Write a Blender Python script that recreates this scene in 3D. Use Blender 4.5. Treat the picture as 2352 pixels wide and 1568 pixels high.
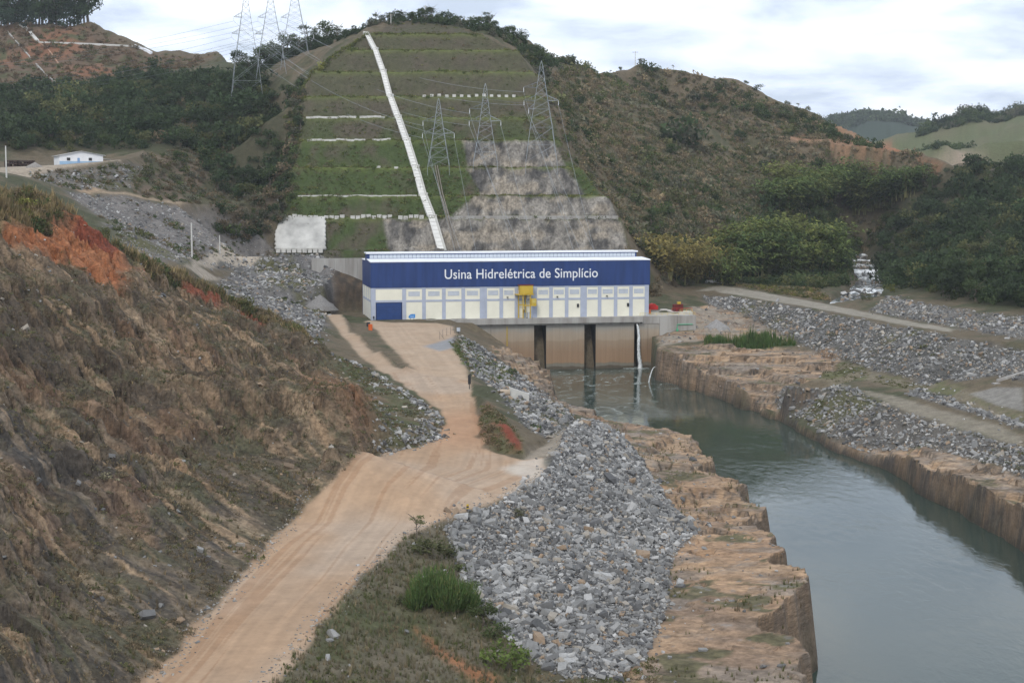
import bpy, bmesh, math, random
import numpy as np
from mathutils import Vector, Matrix
from mathutils.geometry import delaunay_2d_cdt

# ------------------------------------------------------------------ camera, sky, sun, exposure
scene = bpy.context.scene
for o in list(bpy.data.objects): bpy.data.objects.remove(o)
COL = scene.collection
CAM_Z, FOC, HORIZON = 62.0, 3600.0, 440.0          # metres above the river; focal length and horizon row on a 2352 x 1568 frame
PITCH = math.atan((784.0-HORIZON)/FOC)
cam_d = bpy.data.cameras.new('camera'); cam = bpy.data.objects.new('camera', cam_d); COL.objects.link(cam)
cam_d.sensor_width = 22.2; cam_d.lens = 22.2*FOC/2352.0
cam_d.clip_start = 0.1; cam_d.clip_end = 20000
cam.location = (0, 0, CAM_Z); cam.rotation_euler = (math.pi/2-PITCH, 0, 0)
scene.camera = cam

SUN_EL, SUN_AZ = math.radians(42), math.radians(197)     # azimuth clockwise from +Y: behind the camera, to the left
world = bpy.data.worlds.new('World'); scene.world = world; world.use_nodes = True
def build_world():
    nt = world.node_tree; N = nt.nodes; L = nt.links; N.clear()
    out = N.new('ShaderNodeOutputWorld'); bg = N.new('ShaderNodeBackground'); bg.inputs['Strength'].default_value = 0.1
    sky = N.new('ShaderNodeTexSky'); sky.sky_type = 'NISHITA'; sky.sun_disc = False
    sky.sun_elevation = SUN_EL; sky.sun_rotation = SUN_AZ; sky.air_density = 1.0; sky.dust_density = 2.0
    tc = N.new('ShaderNodeTexCoord')
    sep = N.new('ShaderNodeSeparateXYZ'); L.new(tc.outputs['Generated'], sep.inputs[0])
    # cloud deck: project the direction on a flat layer so that clouds flatten towards the horizon
    add = N.new('ShaderNodeMath'); add.operation = 'ADD'; add.inputs[1].default_value = 0.24; L.new(sep.outputs['Z'], add.inputs[0])
    mx = N.new('ShaderNodeMath'); mx.operation = 'MAXIMUM'; mx.inputs[1].default_value = 0.05; L.new(add.outputs[0], mx.inputs[0])
    dx = N.new('ShaderNodeMath'); dx.operation = 'DIVIDE'; L.new(sep.outputs['X'], dx.inputs[0]); L.new(mx.outputs[0], dx.inputs[1])
    dy = N.new('ShaderNodeMath'); dy.operation = 'DIVIDE'; L.new(sep.outputs['Y'], dy.inputs[0]); L.new(mx.outputs[0], dy.inputs[1])
    cmb = N.new('ShaderNodeCombineXYZ'); L.new(dx.outputs[0], cmb.inputs[0]); L.new(dy.outputs[0], cmb.inputs[1])
    n1 = N.new('ShaderNodeTexNoise'); n1.inputs['Scale'].default_value = 3.0; n1.inputs['Detail'].default_value = 9; n1.inputs['Roughness'].default_value = 0.53
    n1.inputs['Distortion'].default_value = 0.25
    L.new(cmb.outputs[0], n1.inputs['Vector'])
    cr = N.new('ShaderNodeValToRGB'); e = cr.color_ramp.elements
    k = 15.5
    e[0].position = 0.36; e[0].color = (0.46*k, 0.53*k, 0.645*k, 1)
    e[1].position = 0.58; e[1].color = (0.83*k, 0.86*k, 0.90*k, 1)
    m = cr.color_ramp.elements.new(0.46); m.color = (0.63*k, 0.70*k, 0.81*k, 1)
    L.new(n1.outputs['Fac'], cr.inputs[0])
    mix = N.new('ShaderNodeMix'); mix.data_type = 'RGBA'; mix.inputs['Factor'].default_value = 0.9
    L.new(sky.outputs[0], mix.inputs['A']); L.new(cr.outputs[0], mix.inputs['B'])
    L.new(mix.outputs['Result'], bg.inputs['Color']); L.new(bg.outputs[0], out.inputs[0])
build_world()
sun_d = bpy.data.lights.new('sun', 'SUN'); sun = bpy.data.objects.new('sun', sun_d); COL.objects.link(sun)
sun_d.energy = 1.5; sun_d.angle = math.radians(12); sun_d.color = (1.0, 0.95, 0.87)
sd = Vector((math.sin(SUN_AZ)*math.cos(SUN_EL), math.cos(SUN_AZ)*math.cos(SUN_EL), math.sin(SUN_EL)))
sun.rotation_euler = (-sd).to_track_quat('-Z', 'Y').to_euler()
scene.view_settings.view_transform = 'Standard'; scene.view_settings.look = 'None'
scene.view_settings.exposure = 0.0; scene.view_settings.gamma = 1.0; scene.view_settings.use_curve_mapping = False
scene.cycles.use_denoising = True
scene.cycles.max_bounces = 6; scene.cycles.volume_bounces = 0; scene.cycles.transparent_max_bounces = 4

# ------------------------------------------------------------------ helpers: survey points, noise, mesh building
rng = np.random.default_rng(7); random.seed(7)
CT, ST = math.cos(PITCH), math.sin(PITCH)
def ray(px, py):                      # a sight line of the survey, as slopes per metre of ground distance Y
    a, b = (px-1176.0)/FOC, -(py-784.0)/FOC
    dy = CT + b*ST; dz = b*CT - ST
    return a/dy, dz/dy
def Z(px, py, z):
    rx, rz = ray(px, py); y = (z-CAM_Z)/rz
    return (rx*y, y, z)
def Y(px, py, y):
    rx, rz = ray(px, py)
    return (rx*y, y, CAM_Z+rz*y)

def _h(ix, iy, iz, s):
    n = (ix.astype(np.uint32)*np.uint32(374761393) + iy.astype(np.uint32)*np.uint32(668265263)
         + iz.astype(np.uint32)*np.uint32(2147483647-58) + np.uint32((s*1442695041) & 0xffffffff))
    n = (n ^ (n >> np.uint32(13)))*np.uint32(1274126177)
    n = (n ^ (n >> np.uint32(16)))*np.uint32(2246822519)
    n = n ^ (n >> np.uint32(15))
    return (n & np.uint32(0xffffff)).astype(np.float32)/np.float32(0xffffff)
_T = np.random.default_rng(11).random(65536).astype(np.float32)
def vn2(x, y, s=0):                   # value noise from a 256 x 256 table
    x0 = np.floor(x); y0 = np.floor(y); fx = (x-x0).astype(np.float32); fy = (y-y0).astype(np.float32)
    xi = x0.astype(np.int32)+(s*37) % 256; yi = y0.astype(np.int32)+(s*101+s//256*17) % 256
    xa = xi & 255; xb = (xi+1) & 255; ya = (yi & 255) << 8; yb = ((yi+1) & 255) << 8
    fx = fx*fx*(3-2*fx); fy = fy*fy*(3-2*fy)
    a = _T[ya+xa]; c = _T[yb+xa]; a += (_T[ya+xb]-a)*fx; c += (_T[yb+xb]-c)*fx
    return a+(c-a)*fy
def fbm(x, y, s=0, octv=4, gain=0.5):
    x = np.asarray(x, np.float32); y = np.asarray(y, np.float32); r = 0; amp = 1.0; tot = 0
    ca, sa = math.cos(0.6), math.sin(0.6)
    for i in range(octv):
        r = r+amp*vn2(x, y, s+i*17); tot += amp; amp *= gain
        x, y = (ca*x-sa*y)*2.03+3.1, (sa*x+ca*y)*2.03+1.7
    return r/tot
def ss(a, b, x): t = np.clip((x-a)/(b-a), 0, 1); return t*t*(3-2*t)

def link_mesh(name, verts, faces, mat=None, parent=None, smooth=False, loc=None, mats=None, fmat=None):
    me = bpy.data.meshes.new(name)
    me.from_pydata([tuple(v) for v in verts], [], [tuple(f) for f in faces]); me.update()
    return link_data(name, me, mat, parent, smooth, loc, mats, fmat)
def link_data(name, me, mat=None, parent=None, smooth=False, loc=None, mats=None, fmat=None):
    if mats:
        for m in mats: me.materials.append(m)
        if fmat is not None: me.polygons.foreach_set('material_index', np.asarray(fmat, dtype=np.int32))
    elif mat is not None and len(me.materials) == 0: me.materials.append(mat)
    if smooth: me.polygons.foreach_set('use_smooth', np.ones(len(me.polygons), dtype=bool))
    o = bpy.data.objects.new(name, me); COL.objects.link(o)
    if loc is not None: o.location = loc
    if parent is not None: o.parent = parent
    return o
def np_mesh(name, v, f, col=None, smooth=False):      # fast mesh from numpy arrays; f is (n,3) or (n,4); col is per vertex rgb
    me = bpy.data.meshes.new(name); v = np.asarray(v, np.float32); f = np.asarray(f, np.int32); k = f.shape[1]
    me.vertices.add(len(v)); me.vertices.foreach_set('co', v.ravel())
    me.loops.add(f.size); me.loops.foreach_set('vertex_index', f.ravel())
    me.polygons.add(len(f)); me.polygons.foreach_set('loop_start', np.arange(0, f.size, k, dtype=np.int32))
    me.polygons.foreach_set('loop_total', np.full(len(f), k, np.int32))
    me.update(calc_edges=True)
    me.polygons.foreach_set('use_smooth', np.full(len(f), bool(smooth)))
    if col is not None:
        a = me.attributes.new('Col', 'FLOAT_COLOR', 'POINT')
        c4 = np.ones((len(v), 4), np.float32); c4[:, :3] = col; a.data.foreach_set('color', c4.ravel())
    return me
def tag(o, label=None, cat=None, group=None, kind=None):
    if label: o['label'] = label
    if cat: o['category'] = cat
    if group: o['group'] = group
    if kind: o['kind'] = kind
    return o
def empty(name, loc, rz=0.0):
    o = bpy.data.objects.new(name, None); o.empty_display_size = 0.5; COL.objects.link(o)
    o.location = loc; o.rotation_euler = (0, 0, rz); return o
def copy_tree(o, parent=None):
    c = o.copy(); COL.objects.link(c)
    if parent is not None: c.parent = parent
    for ch in list(o.children): copy_tree(ch, c)
    return c

class MB:                                            # collects boxes, bars and tubes into one mesh
    def __init__(s): s.v = []; s.f = []
    def box(s, x0, x1, y0, y1, z0, z1):
        b = len(s.v)
        s.v += [(x0,y0,z0),(x1,y0,z0),(x1,y1,z0),(x0,y1,z0),(x0,y0,z1),(x1,y0,z1),(x1,y1,z1),(x0,y1,z1)]
        s.f += [(b,b+3,b+2,b+1),(b+4,b+5,b+6,b+7),(b,b+1,b+5,b+4),(b+1,b+2,b+6,b+5),(b+2,b+3,b+7,b+6),(b+3,b,b+4,b+7)]
        return s
    def bar(s, p, q, r0, r1=None, n=4):
        r1 = r0 if r1 is None else r1
        p = Vector(p); q = Vector(q); d = (q-p)
        if d.length < 1e-6: return s
        d.normalize(); a = d.orthogonal().normalized(); b2 = d.cross(a); b = len(s.v)
        for c, r in ((p, r0), (q, r1)):
            for i in range(n):
                t = 2*math.pi*(i+0.5)/n
                s.v.append(tuple(c+a*(r*math.cos(t))+b2*(r*math.sin(t))))
        for i in range(n):
            j = (i+1) % n; s.f.append((b+i, b+j, b+n+j, b+n+i))
        s.f.append(tuple(b+n-1-i for i in range(n))); s.f.append(tuple(b+n+i for i in range(n)))
        return s
    def tube(s, pts, r, n=6):
        for p, q in zip(pts[:-1], pts[1:]): s.bar(p, q, r, r, n)
        return s
    def lathe(s, prof, n=10, cx=0, cy=0):             # prof: list of (radius, z)
        b = len(s.v)
        for r, z in prof:
            for i in range(n): t = 2*math.pi*i/n; s.v.append((cx+r*math.cos(t), cy+r*math.sin(t), z))
        for k in range(len(prof)-1):
            for i in range(n):
                j = (i+1) % n; s.f.append((b+k*n+i, b+k*n+j, b+(k+1)*n+j, b+(k+1)*n+i))
        s.f.append(tuple(b+n-1-i for i in range(n))); s.f.append(tuple(b+(len(prof)-1)*n+i for i in range(n)))
        return s
    def quad(s, a, b_, c, d):
        b = len(s.v); s.v += [tuple(a), tuple(b_), tuple(c), tuple(d)]; s.f.append((b, b+1, b+2, b+3)); return s
    def prism(s, poly, z0, z1):                       # polygon in xy, extruded
        b = len(s.v); n = len(poly)
        s.v += [(x, y, z0) for x, y in poly]+[(x, y, z1) for x, y in poly]
        s.f.append(tuple(b+n-1-i for i in range(n))); s.f.append(tuple(b+n+i for i in range(n)))
        for i in range(n): j = (i+1) % n; s.f.append((b+i, b+j, b+n+j, b+n+i))
        return s
    def build(s, name, mat, parent=None, smooth=False, loc=None):
        return link_mesh(name, s.v, s.f, mat, parent, smooth, loc)

# ------------------------------------------------------------------ materials
def new_mat(name):
    m = bpy.data.materials.new(name); m.use_nodes = True; nt = m.node_tree
    return m, nt, nt.nodes, nt.links, nt.nodes['Principled BSDF']
def paint(name, rgb, rough=0.7, var=0.15, scale=0.6, metal=0.0, streak=False, bump=0.0, spec=0.3, dirt=None):
    """a plain colour broken up by two noises; streak stretches the second along Z"""
    m, nt, N, L, P = new_mat(name)
    tc = N.new('ShaderNodeTexCoord'); mp = N.new('ShaderNodeMapping'); L.new(tc.outputs['Object'], mp.inputs[0])
    if streak: mp.inputs['Scale'].default_value = (1, 1, 0.12)
    n1 = N.new('ShaderNodeTexNoise'); n1.inputs['Scale'].default_value = scale; n1.inputs['Detail'].default_value = 6; n1.inputs['Roughness'].default_value = 0.6
    L.new(mp.outputs[0], n1.inputs['Vector'])
    cr = N.new('ShaderNodeValToRGB'); e = cr.color_ramp.elements
    d = dirt if dirt else tuple(c*(1-2*var) for c in rgb)
    e[0].position = 0.3; e[0].color = (*d, 1); e[1].position = 0.62; e[1].color = (*[min(1, c*(1+var*0.4)) for c in rgb], 1)
    L.new(n1.outputs['Fac'], cr.inputs[0]); L.new(cr.outputs[0], P.inputs['Base Color'])
    P.inputs['Roughness'].default_value = rough; P.inputs['Metallic'].default_value = metal; P.inputs['Specular IOR Level'].default_value = spec
    if bump > 0:
        n2 = N.new('ShaderNodeTexNoise'); n2.inputs['Scale'].default_value = scale*6; n2.inputs['Detail'].default_value = 5
        L.new(tc.outputs['Object'], n2.inputs['Vector'])
        b = N.new('ShaderNodeBump'); b.inputs['Strength'].default_value = 0.6; b.inputs['Distance'].default_value = bump
        L.new(n2.outputs['Fac'], b.inputs['Height']); L.new(b.outputs[0], P.inputs['Normal'])
    return m
def vcol_mat(name, rough=0.9, var=0.35, scales=(0.35, 2.2), bump=0.25, bscale=1.2, spec=0.15, stretch=None, inst=False):
    """colour from the mesh's own 'Col' attribute (soil, stone or leaf colour), broken up by world-space noise"""
    m, nt, N, L, P = new_mat(name)
    at = N.new('ShaderNodeAttribute'); at.attribute_name = 'Col'
    tc = N.new('ShaderNodeTexCoord')
    prev = at.outputs['Color']; crd = tc.outputs['Object']
    if inst:                              # scattered copies: the copy's own tint times its mesh shade
        ai = N.new('ShaderNodeAttribute'); ai.attribute_type = 'INSTANCER'; ai.attribute_name = 'tint'
        mu = N.new('ShaderNodeMix'); mu.data_type = 'RGBA'; mu.blend_type = 'MULTIPLY'; mu.inputs['Factor'].default_value = 1.0
        L.new(prev, mu.inputs['A']); L.new(ai.outputs['Color'], mu.inputs['B']); prev = mu.outputs['Result']
    if stretch:
        mp = N.new('ShaderNodeMapping'); mp.inputs['Scale'].default_value = stretch; L.new(crd, mp.inputs[0]); crd = mp.outputs[0]
    for i, sc in enumerate(scales):
        n = N.new('ShaderNodeTexNoise'); n.inputs['Scale'].default_value = sc; n.inputs['Detail'].default_value = 5; n.inputs['Roughness'].default_value = 0.65
        L.new(crd, n.inputs['Vector'])
        mr = N.new('ShaderNodeMapRange'); mr.inputs['From Min'].default_value = 0.3; mr.inputs['From Max'].default_value = 0.7
        mr.inputs['To Min'].default_value = 1-var; mr.inputs['To Max'].default_value = 1+var
        L.new(n.outputs['Fac'], mr.inputs['Value'])
        mul = N.new('ShaderNodeMix'); mul.data_type = 'RGBA'; mul.blend_type = 'MULTIPLY'; mul.inputs['Factor'].default_value = 1.0
        L.new(prev, mul.inputs['A']); L.new(mr.outputs[0], mul.inputs['B']); prev = mul.outputs['Result']
    L.new(prev, P.inputs['Base Color'])
    P.inputs['Roughness'].default_value = rough; P.inputs['Specular IOR Level'].default_value = spec
    if bump > 0:
        n2 = N.new('ShaderNodeTexNoise'); n2.inputs['Scale'].default_value = bscale; n2.inputs['Detail'].default_value = 8; n2.inputs['Roughness'].default_value = 0.7
        L.new(crd, n2.inputs['Vector'])
        b = N.new('ShaderNodeBump'); b.inputs['Strength'].default_value = 0.8; b.inputs['Distance'].default_value = bump
        L.new(n2.outputs['Fac'], b.inputs['Height']); L.new(b.outputs[0], P.inputs['Normal'])
    return m
M_GROUND = vcol_mat('ground_soil', var=0.24, scales=(0.5, 2.6), bump=0.30, bscale=1.1)
M_ROAD = vcol_mat('road_earth', var=0.08, scales=(0.15, 1.3), bump=0.05, bscale=2.0)
M_SLOPE = vcol_mat('weathered_rock', var=0.42, scales=(0.55, 2.0), bump=0.55, bscale=1.3)
M_FACE = vcol_mat('cut_rock_face', var=0.45, scales=(0.30, 0.9), bump=0.9, bscale=0.5, stretch=(1.3, 1.0, 0.6))
M_SLAB = vcol_mat('bedded_rock', var=0.36, scales=(0.5, 1.8), bump=0.40, bscale=0.9, stretch=(0.55, 0.55, 3.2))
M_STONE = vcol_mat('stone', var=0.18, scales=(3.0,), bump=0.05, bscale=6.0, rough=0.85)
M_LEAF = vcol_mat('leaf', var=0.12, scales=(0.5,), bump=0, rough=0.8, spec=0.1)
M_LEAF_I = vcol_mat('leaf_scattered', var=0.12, scales=(0.5,), bump=0, rough=0.8, spec=0.1, inst=True)
M_STONE_I = vcol_mat('stone_scattered', var=0.18, scales=(3.0,), bump=0.03, bscale=6.0, rough=0.85, inst=True)
def leaf_glow(M_LEAF):                      # thin leaves let light through
    nt = M_LEAF.node_tree; N = nt.nodes; L = nt.links; P = N['Principled BSDF']; out = [n for n in N if n.type == 'OUTPUT_MATERIAL'][0]
    t = N.new('ShaderNodeBsdfTranslucent'); mx = N.new('ShaderNodeMixShader'); mx.inputs[0].default_value = 0.35
    L.new(P.inputs['Base Color'].links[0].from_socket, t.inputs['Color']); L.new(P.outputs[0], mx.inputs[1]); L.new(t.outputs[0], mx.inputs[2]); L.new(mx.outputs[0], out.inputs['Surface'])
leaf_glow(M_LEAF); leaf_glow(M_LEAF_I)

# ------------------------------------------------------------------ scattering of what nobody could count: points that carry small meshes
_GN = {}
def scatter_group(key, variants, mat, jitter):
    if key in _GN: return _GN[key]
    ng = bpy.data.node_groups.new('scatter_'+key, 'GeometryNodeTree')
    ng.interface.new_socket('Geometry', in_out='INPUT', socket_type='NodeSocketGeometry'); ng.interface.new_socket('Geometry', in_out='OUTPUT', socket_type='NodeSocketGeometry')
    N, L = ng.nodes, ng.links; gi = N.new('NodeGroupInput'); go = N.new('NodeGroupOutput'); iop = N.new('GeometryNodeInstanceOnPoints'); j = N.new('GeometryNodeJoinGeometry')
    r = np.random.default_rng(len(key)+5)
    for i, (V, F) in enumerate(variants):
        n = len(V); t = (n+2)//3; sh = np.repeat(1+r.normal(0, jitter, t), 3)[:n].clip(0.5, 1.7) if jitter else np.ones(n)
        me = np_mesh(key+'_piece', V, F, np.repeat(sh[:, None], 3, 1)); me.materials.append(mat); o = bpy.data.objects.new(key+'_piece', me)
        oi = N.new('GeometryNodeObjectInfo'); oi.inputs['Object'].default_value = o; oi.inputs['As Instance'].default_value = True; L.new(oi.outputs['Geometry'], j.inputs[0])
    def attr(nm, ty): a = N.new('GeometryNodeInputNamedAttribute'); a.data_type = ty; a.inputs['Name'].default_value = nm; return a.outputs['Attribute']
    L.new(gi.outputs[0], iop.inputs['Points']); L.new(j.outputs[0], iop.inputs['Instance']); iop.inputs['Pick Instance'].default_value = True
    L.new(attr('variant', 'INT'), iop.inputs['Instance Index']); L.new(attr('turn', 'FLOAT_VECTOR'), iop.inputs['Rotation']); L.new(attr('size', 'FLOAT'), iop.inputs['Scale'])
    L.new(iop.outputs[0], go.inputs[0]); _GN[key] = ng; return ng
def strew(name, key, variants, pos, size, turn, tint, mat, parent=None, jitter=0.0):
    me = bpy.data.meshes.new(name); n = len(pos); me.vertices.add(n); me.vertices.foreach_set('co', np.asarray(pos, np.float32).ravel())
    a = me.attributes.new('variant', 'INT', 'POINT'); a.data.foreach_set('value', rng.integers(0, len(variants), n).astype(np.int32))
    a = me.attributes.new('turn', 'FLOAT_VECTOR', 'POINT'); a.data.foreach_set('vector', np.asarray(turn, np.float32).ravel())
    a = me.attributes.new('size', 'FLOAT', 'POINT'); a.data.foreach_set('value', np.asarray(size, np.float32))
    c4 = np.ones((n, 4), np.float32); c4[:, :3] = np.clip(tint, 0.004, 0.9); a = me.attributes.new('tint', 'FLOAT_COLOR', 'POINT'); a.data.foreach_set('color', c4.ravel())
    me.materials.append(mat); o = bpy.data.objects.new(name, me); COL.objects.link(o)
    if parent is not None: o.parent = parent
    o.modifiers.new('scatter', 'NODES').node_group = scatter_group(key, variants, mat, jitter); return o
# ------------------------------------------------------------------ the land: surveyed break lines -> triangulated -> fine grid
PTS = []; EDG = []
def line(pts, close=False):
    i0 = len(PTS); PTS.extend(pts)
    for i in range(len(pts)-1): EDG.append((i0+i, i0+i+1))
    if close: EDG.append((i0+len(pts)-1, i0))
    return list(pts)
def spots(pts): PTS.extend(pts)

# powerhouse frame: front left corner of the facade, facade turned PHI
PHI = math.radians(11.4); YARD = 18.2
PL = Z(853, 735, YARD)
FX, FY = (math.cos(PHI), math.sin(PHI)), (-math.sin(PHI), math.cos(PHI))
def ph(a, b, z=0.0):                 # a metres along the facade, b metres back from it
    return (PL[0]+FX[0]*a+FY[0]*b, PL[1]+FX[1]*a+FY[1]*b, z)
PH_L, PH_W = 98.6, 27.0

# river channel: left cliff edge (near -> far) and right water line with the cliff above it
LT = [(1830,1900,12.5),(1826,1700,12.3),(1822,1568,12),(1820,1480,12),(1818,1390,12),(1808,1310,11.5),(1778,1262,10.5),(1752,1212,9.5),
      (1733,1155,8),(1690,1125,7),(1648,1078,6),(1628,1045,5),(1596,1018,4),(1545,990,2.6),(1480,975,2.2),(1400,960,2.2),(1345,940,2.2),
      (1292,922,2.0),(1275,895,3.0),(1262,872,4.5),(1252,853,5.0),(1232,838,5.5),(1226,826,5.5)]
def dense(pts, step=2.2):
    out = []
    for a, b in zip(pts[:-1], pts[1:]):
        n = max(1, int(math.hypot(b[0]-a[0], b[1]-a[1])/step)); out += [tuple(a[k]+(b[k]-a[k])*i/n for k in range(3)) for i in range(n)]
    return out+[tuple(pts[-1])]
def blocky(i, s, k=2): j = i//k; return float(_h(np.array([j]), np.array([3]), np.array([0]), s)[0])-0.5
lt = dense([(42,60,12.5)]+[Z(*p) for p in LT])
lt = [(x+2.2*blocky(i+i//5, 5, 4)+1.6*blocky(i, 6, 2)+0.8*blocky(i, 7, 1)+3.0*math.sin(i*0.31)*math.sin(i*0.117+1), y, z) for i, (x, y, z) in enumerate(lt)]
line(lt)
line([(x+1.2+0.06*z, y+0.3, -3.5) for x, y, z in lt])
RW = [(1506,872,800),(1545,882,815),(1580,893,830),(1648,915,862),(1708,938,890),(1745,950,925),(1785,968,951),(1856,1004,985),(1928,1043,1021),
      (1985,1065,1046),(2047,1087,1044),(2100,1122,1058),(2166,1159,1084),(2255,1210,1118),(2303,1232,1142),(2352,1275,1168),(2480,1370,1240),(2700,1560,1400),(3100,1900,1650)]
rw = [Z(a, b, 0.0) for a, b, c in RW]
rt = [Y(a+3, c, w[1]+2.0) for (a, b, c), w in zip(RW, rw)]
_n = [max(1, int(math.hypot(b[0]-a[0], b[1]-a[1])/2.2)) for a, b in zip(rw[:-1], rw[1:])]
def resample(pts): return [tuple(a[k]+(b[k]-a[k])*i/n for k in range(3)) for a, b, n in zip(pts[:-1], pts[1:], _n) for i in range(n)]+[tuple(pts[-1])]
rw = resample(rw); rt = resample(rt)
_o = [2.0*blocky(i, 8, 4)+1.1*blocky(i, 9, 1) for i in range(len(rw))]
rw = [(x+0.8*o, y+0.7*o, z) for (x, y, z), o in zip(rw, _o)]; rt = [(x+0.8*o, y+0.7*o, max(z+0.5*blocky(i, 10, 3), 0.9)) for i, ((x, y, z), o) in enumerate(zip(rt, _o))]
line([(x-1.0, y-1.2, -3.5) for x, y, z in rw]); line(rt)
# channel floor and the tailrace wall foot under the powerhouse
tw0 = ph(34.5, -1.0, -3.5); tw1 = ph(99.5, -1.0, -3.5)
_b = lt[-1]; line([(_b[0]+1.5, _b[1]+0.3, -3.5), ph(46, -0.4, -3.5), ph(99.2, -0.4, -3.5), (rw[0][0]-1.0, rw[0][1]-1.2, -3.5)])
line([ph(99.6, -1.0, 10.5), (rt[0][0], rt[0][1], rt[0][2])])

# yard, roads
line([ph(-8, -0.5, YARD), ph(0, -0.5, YARD), ph(27, -0.5, YARD), ph(33, -0.5, YARD), ph(34, 0.5, YARD)])
line([ph(34.5, 1.0, 15.5), ph(41, 1.0, 12.5), ph(49, 1.0, 8.0)])
line([ph(35, 7.5, YARD), ph(100, 7.5, YARD), ph(112, 7.5, YARD), ph(113, 8, YARD)])            # under the building
line([ph(99, -1.6, 11.8), ph(106, -1.6, 12.6), ph(113.5, -1.6, 13.2), ph(114.5, 5, 14.5)])   # rock at the foot of the right hand wall
roadL = [Z(340,1568,16.0),Z(480,1400,16.5),Z(660,1200,17.3),Z(760,1110,17.8),Z(812,1066,18.0),Z(880,1040,18.0),Z(960,1026,18.1),Z(1012,1002,18.2),Z(1022,970,18.2),Z(1005,945,18.2),Z(940,895,18.2),Z(882,858,18.2)]
roadR = [Z(620,1568,16.0),Z(770,1390,16.5),Z(850,1310,16.9),Z(930,1232,17.2),Z(1010,1198,17.4),Z(1160,1140,17.8),Z(1250,1085,18.0)]
line([(-38,82,15.5)]+roadL); line([(-27,82,15.5)]+roadR)
roadM = [Z(1180,1056,18.0),Z(1110,1030,18.1),Z(1099,1000,18.1),Z(1098,960,18.1),Z(1084,900,18.1),Z(1078,868,18.1),Z(1060,820,18.2),Z(1030,785,18.2),Z(1045,758,18.2)]
line(roadM)
line([Z(750,722,20.0),Z(786,770,19.2),Z(835,825,18.5),Z(882,858,18.2)])                  # left edge of the small road
line([Z(790,722,20.0),Z(812,760,19.2),Z(862,805,18.6),Z(925,846,18.2),Z(965,862,18.2)])
line([Z(800,735,20.5),Z(830,765,20.6),Z(880,805,20.2),Z(930,840,19.0)])                  # rubble berm beside it
line([Z(860,752,18.2),Z(880,785,18.2),Z(930,822,18.2),Z(965,850,18.2)])
# path to the river terrace and the red bank beside the junction
line([Z(1200,1052,17.8),Z(1262,1012,16.8),Z(1305,978,15),Z(1345,948,9)])
line([Z(1110,1010,18.5),Z(1108,955,20.0),Z(1120,920,20.2),Z(1150,965,20.5),Z(1195,1015,19.6),Z(1205,1040,18.3)])
line([Z(1088,880,18.8),Z(1120,885,19.2),Z(1165,930,18.6),Z(1215,985,17.5),Z(1245,1010,16.6)])
line([Z(1062,775,18.0),Z(1110,800,13.5),Z(1160,830,10.5),Z(1215,872,7.2),Z(1262,905,4.0),Z(1300,940,4.2),Z(1350,955,5.0)])
spots([Z(1185,808,9.0), Z(1215,815,8.2), Z(1170,850,9.0), Z(1240,850,7.0), Z(1130,830,14), Z(1190,900,11.5), Z(1250,950,9.5)])
# spoil heap between the road and the river terrace
heapF = [Z(1372,968,9),Z(1440,1012,8),Z(1500,1100,8.5),Z(1560,1180,9),Z(1605,1212,9.5),Z(1560,1250,9.8),Z(1530,1300,10),Z(1522,1400,10.5),Z(1490,1480,11),Z(1450,1568,11.5),Z(1420,1700,11.5)]
line(heapF)
line([Z(1250,1085,18.0),Z(1285,1030,18.3),Z(1330,972,19.0),Z(1350,968,17.5)])
line([Z(1040,1228,16.3),Z(1062,1330,14),Z(1125,1420,13),Z(1205,1510,12.4),Z(1240,1568,12),Z(1260,1700,12)])
spots([Z(1330,1150,14.4), Z(1430,1120,11.8), Z(1230,1240,14.2), Z(1380,1260,11.8), Z(1250,1400,12.8), Z(1400,1400,11.3),
       Z(1000,1480,12.8), Z(850,1568,13.6), Z(900,1400,14.6), Z(1010,1300,15.0), (-12,85,12), (8,85,12)])
spots([Z(1650,1300,10.6), Z(1620,1450,11.4), Z(1600,1150,8.4), Z(1520,1050,5.2), Z(1640,1230,9.8)])

# left rock slope: foot = roadL, crest, and the far foot beside the small road
crest = [(730,790,428),(680,755,428),(620,728,425),(520,688,415),(420,640,400),(340,602,385),(250,552,365),(150,502,345),(60,470,325),(0,450,315),(-150,405,290),(-400,340,260)]
line([Y(*p) for p in crest]+[(-100,160,62),(-86,80,60)])
line([Z(720,794,20),Z(790,825,19.4),Z(862,860,18.9),Z(935,905,18.7),Z(985,945,18.7),Z(1004,968,18.6)])
spots([Z(880,960,21.5), Z(800,930,26), Z(840,1010,20.5), Z(760,1010,25)])
line([Y(340,655,372),Y(420,672,385),Y(520,735,392),Y(640,795,398)])                      # a ledge below the red cuts
line([Y(120,900,235),Y(300,880,262),Y(460,890,288),Y(600,900,310)])
line([Y(100,1150,185),Y(250,1080,205),Y(420,1060,228),Y(560,1040,246)])
# behind the crest: grey fill valley
line([(-150,300,38),(-105,400,32),(-92,450,28),(-80,480,25),(-66,470,22)])
bench = [Y(-300,360,520),Y(-60,395,528),Y(60,408,545),Y(190,436,570),Y(290,447,582),Y(400,464,600),Y(520,470,622),Y(640,452,640)]
line(bench)
line([Z(430,602,39.5),Z(470,592,39),Z(545,588,38.6),Z(620,588,38.6),Z(735,583,39)])
line([Z(410,640,36),Z(500,642,32.5),Z(560,668,28),Z(640,700,24.5),Z(735,716,20.5)])
line([Z(560,612,35),Z(660,622,33.5),Z(735,632,31.5),Z(760,640,30.5)])
line([ph(-14,6,19.0), ph(-12,16,18.4), ph(-10.5,30,18.3)])                              # floor of the pit left of the building
line([ph(-16.5,7,22.0), ph(-15,16,29.0), ph(-12.5,33,30)])
line([ph(-10,33,18.3), ph(30,44,18.3), ph(100,36,18.3), ph(112,30,18.3)])
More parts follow.
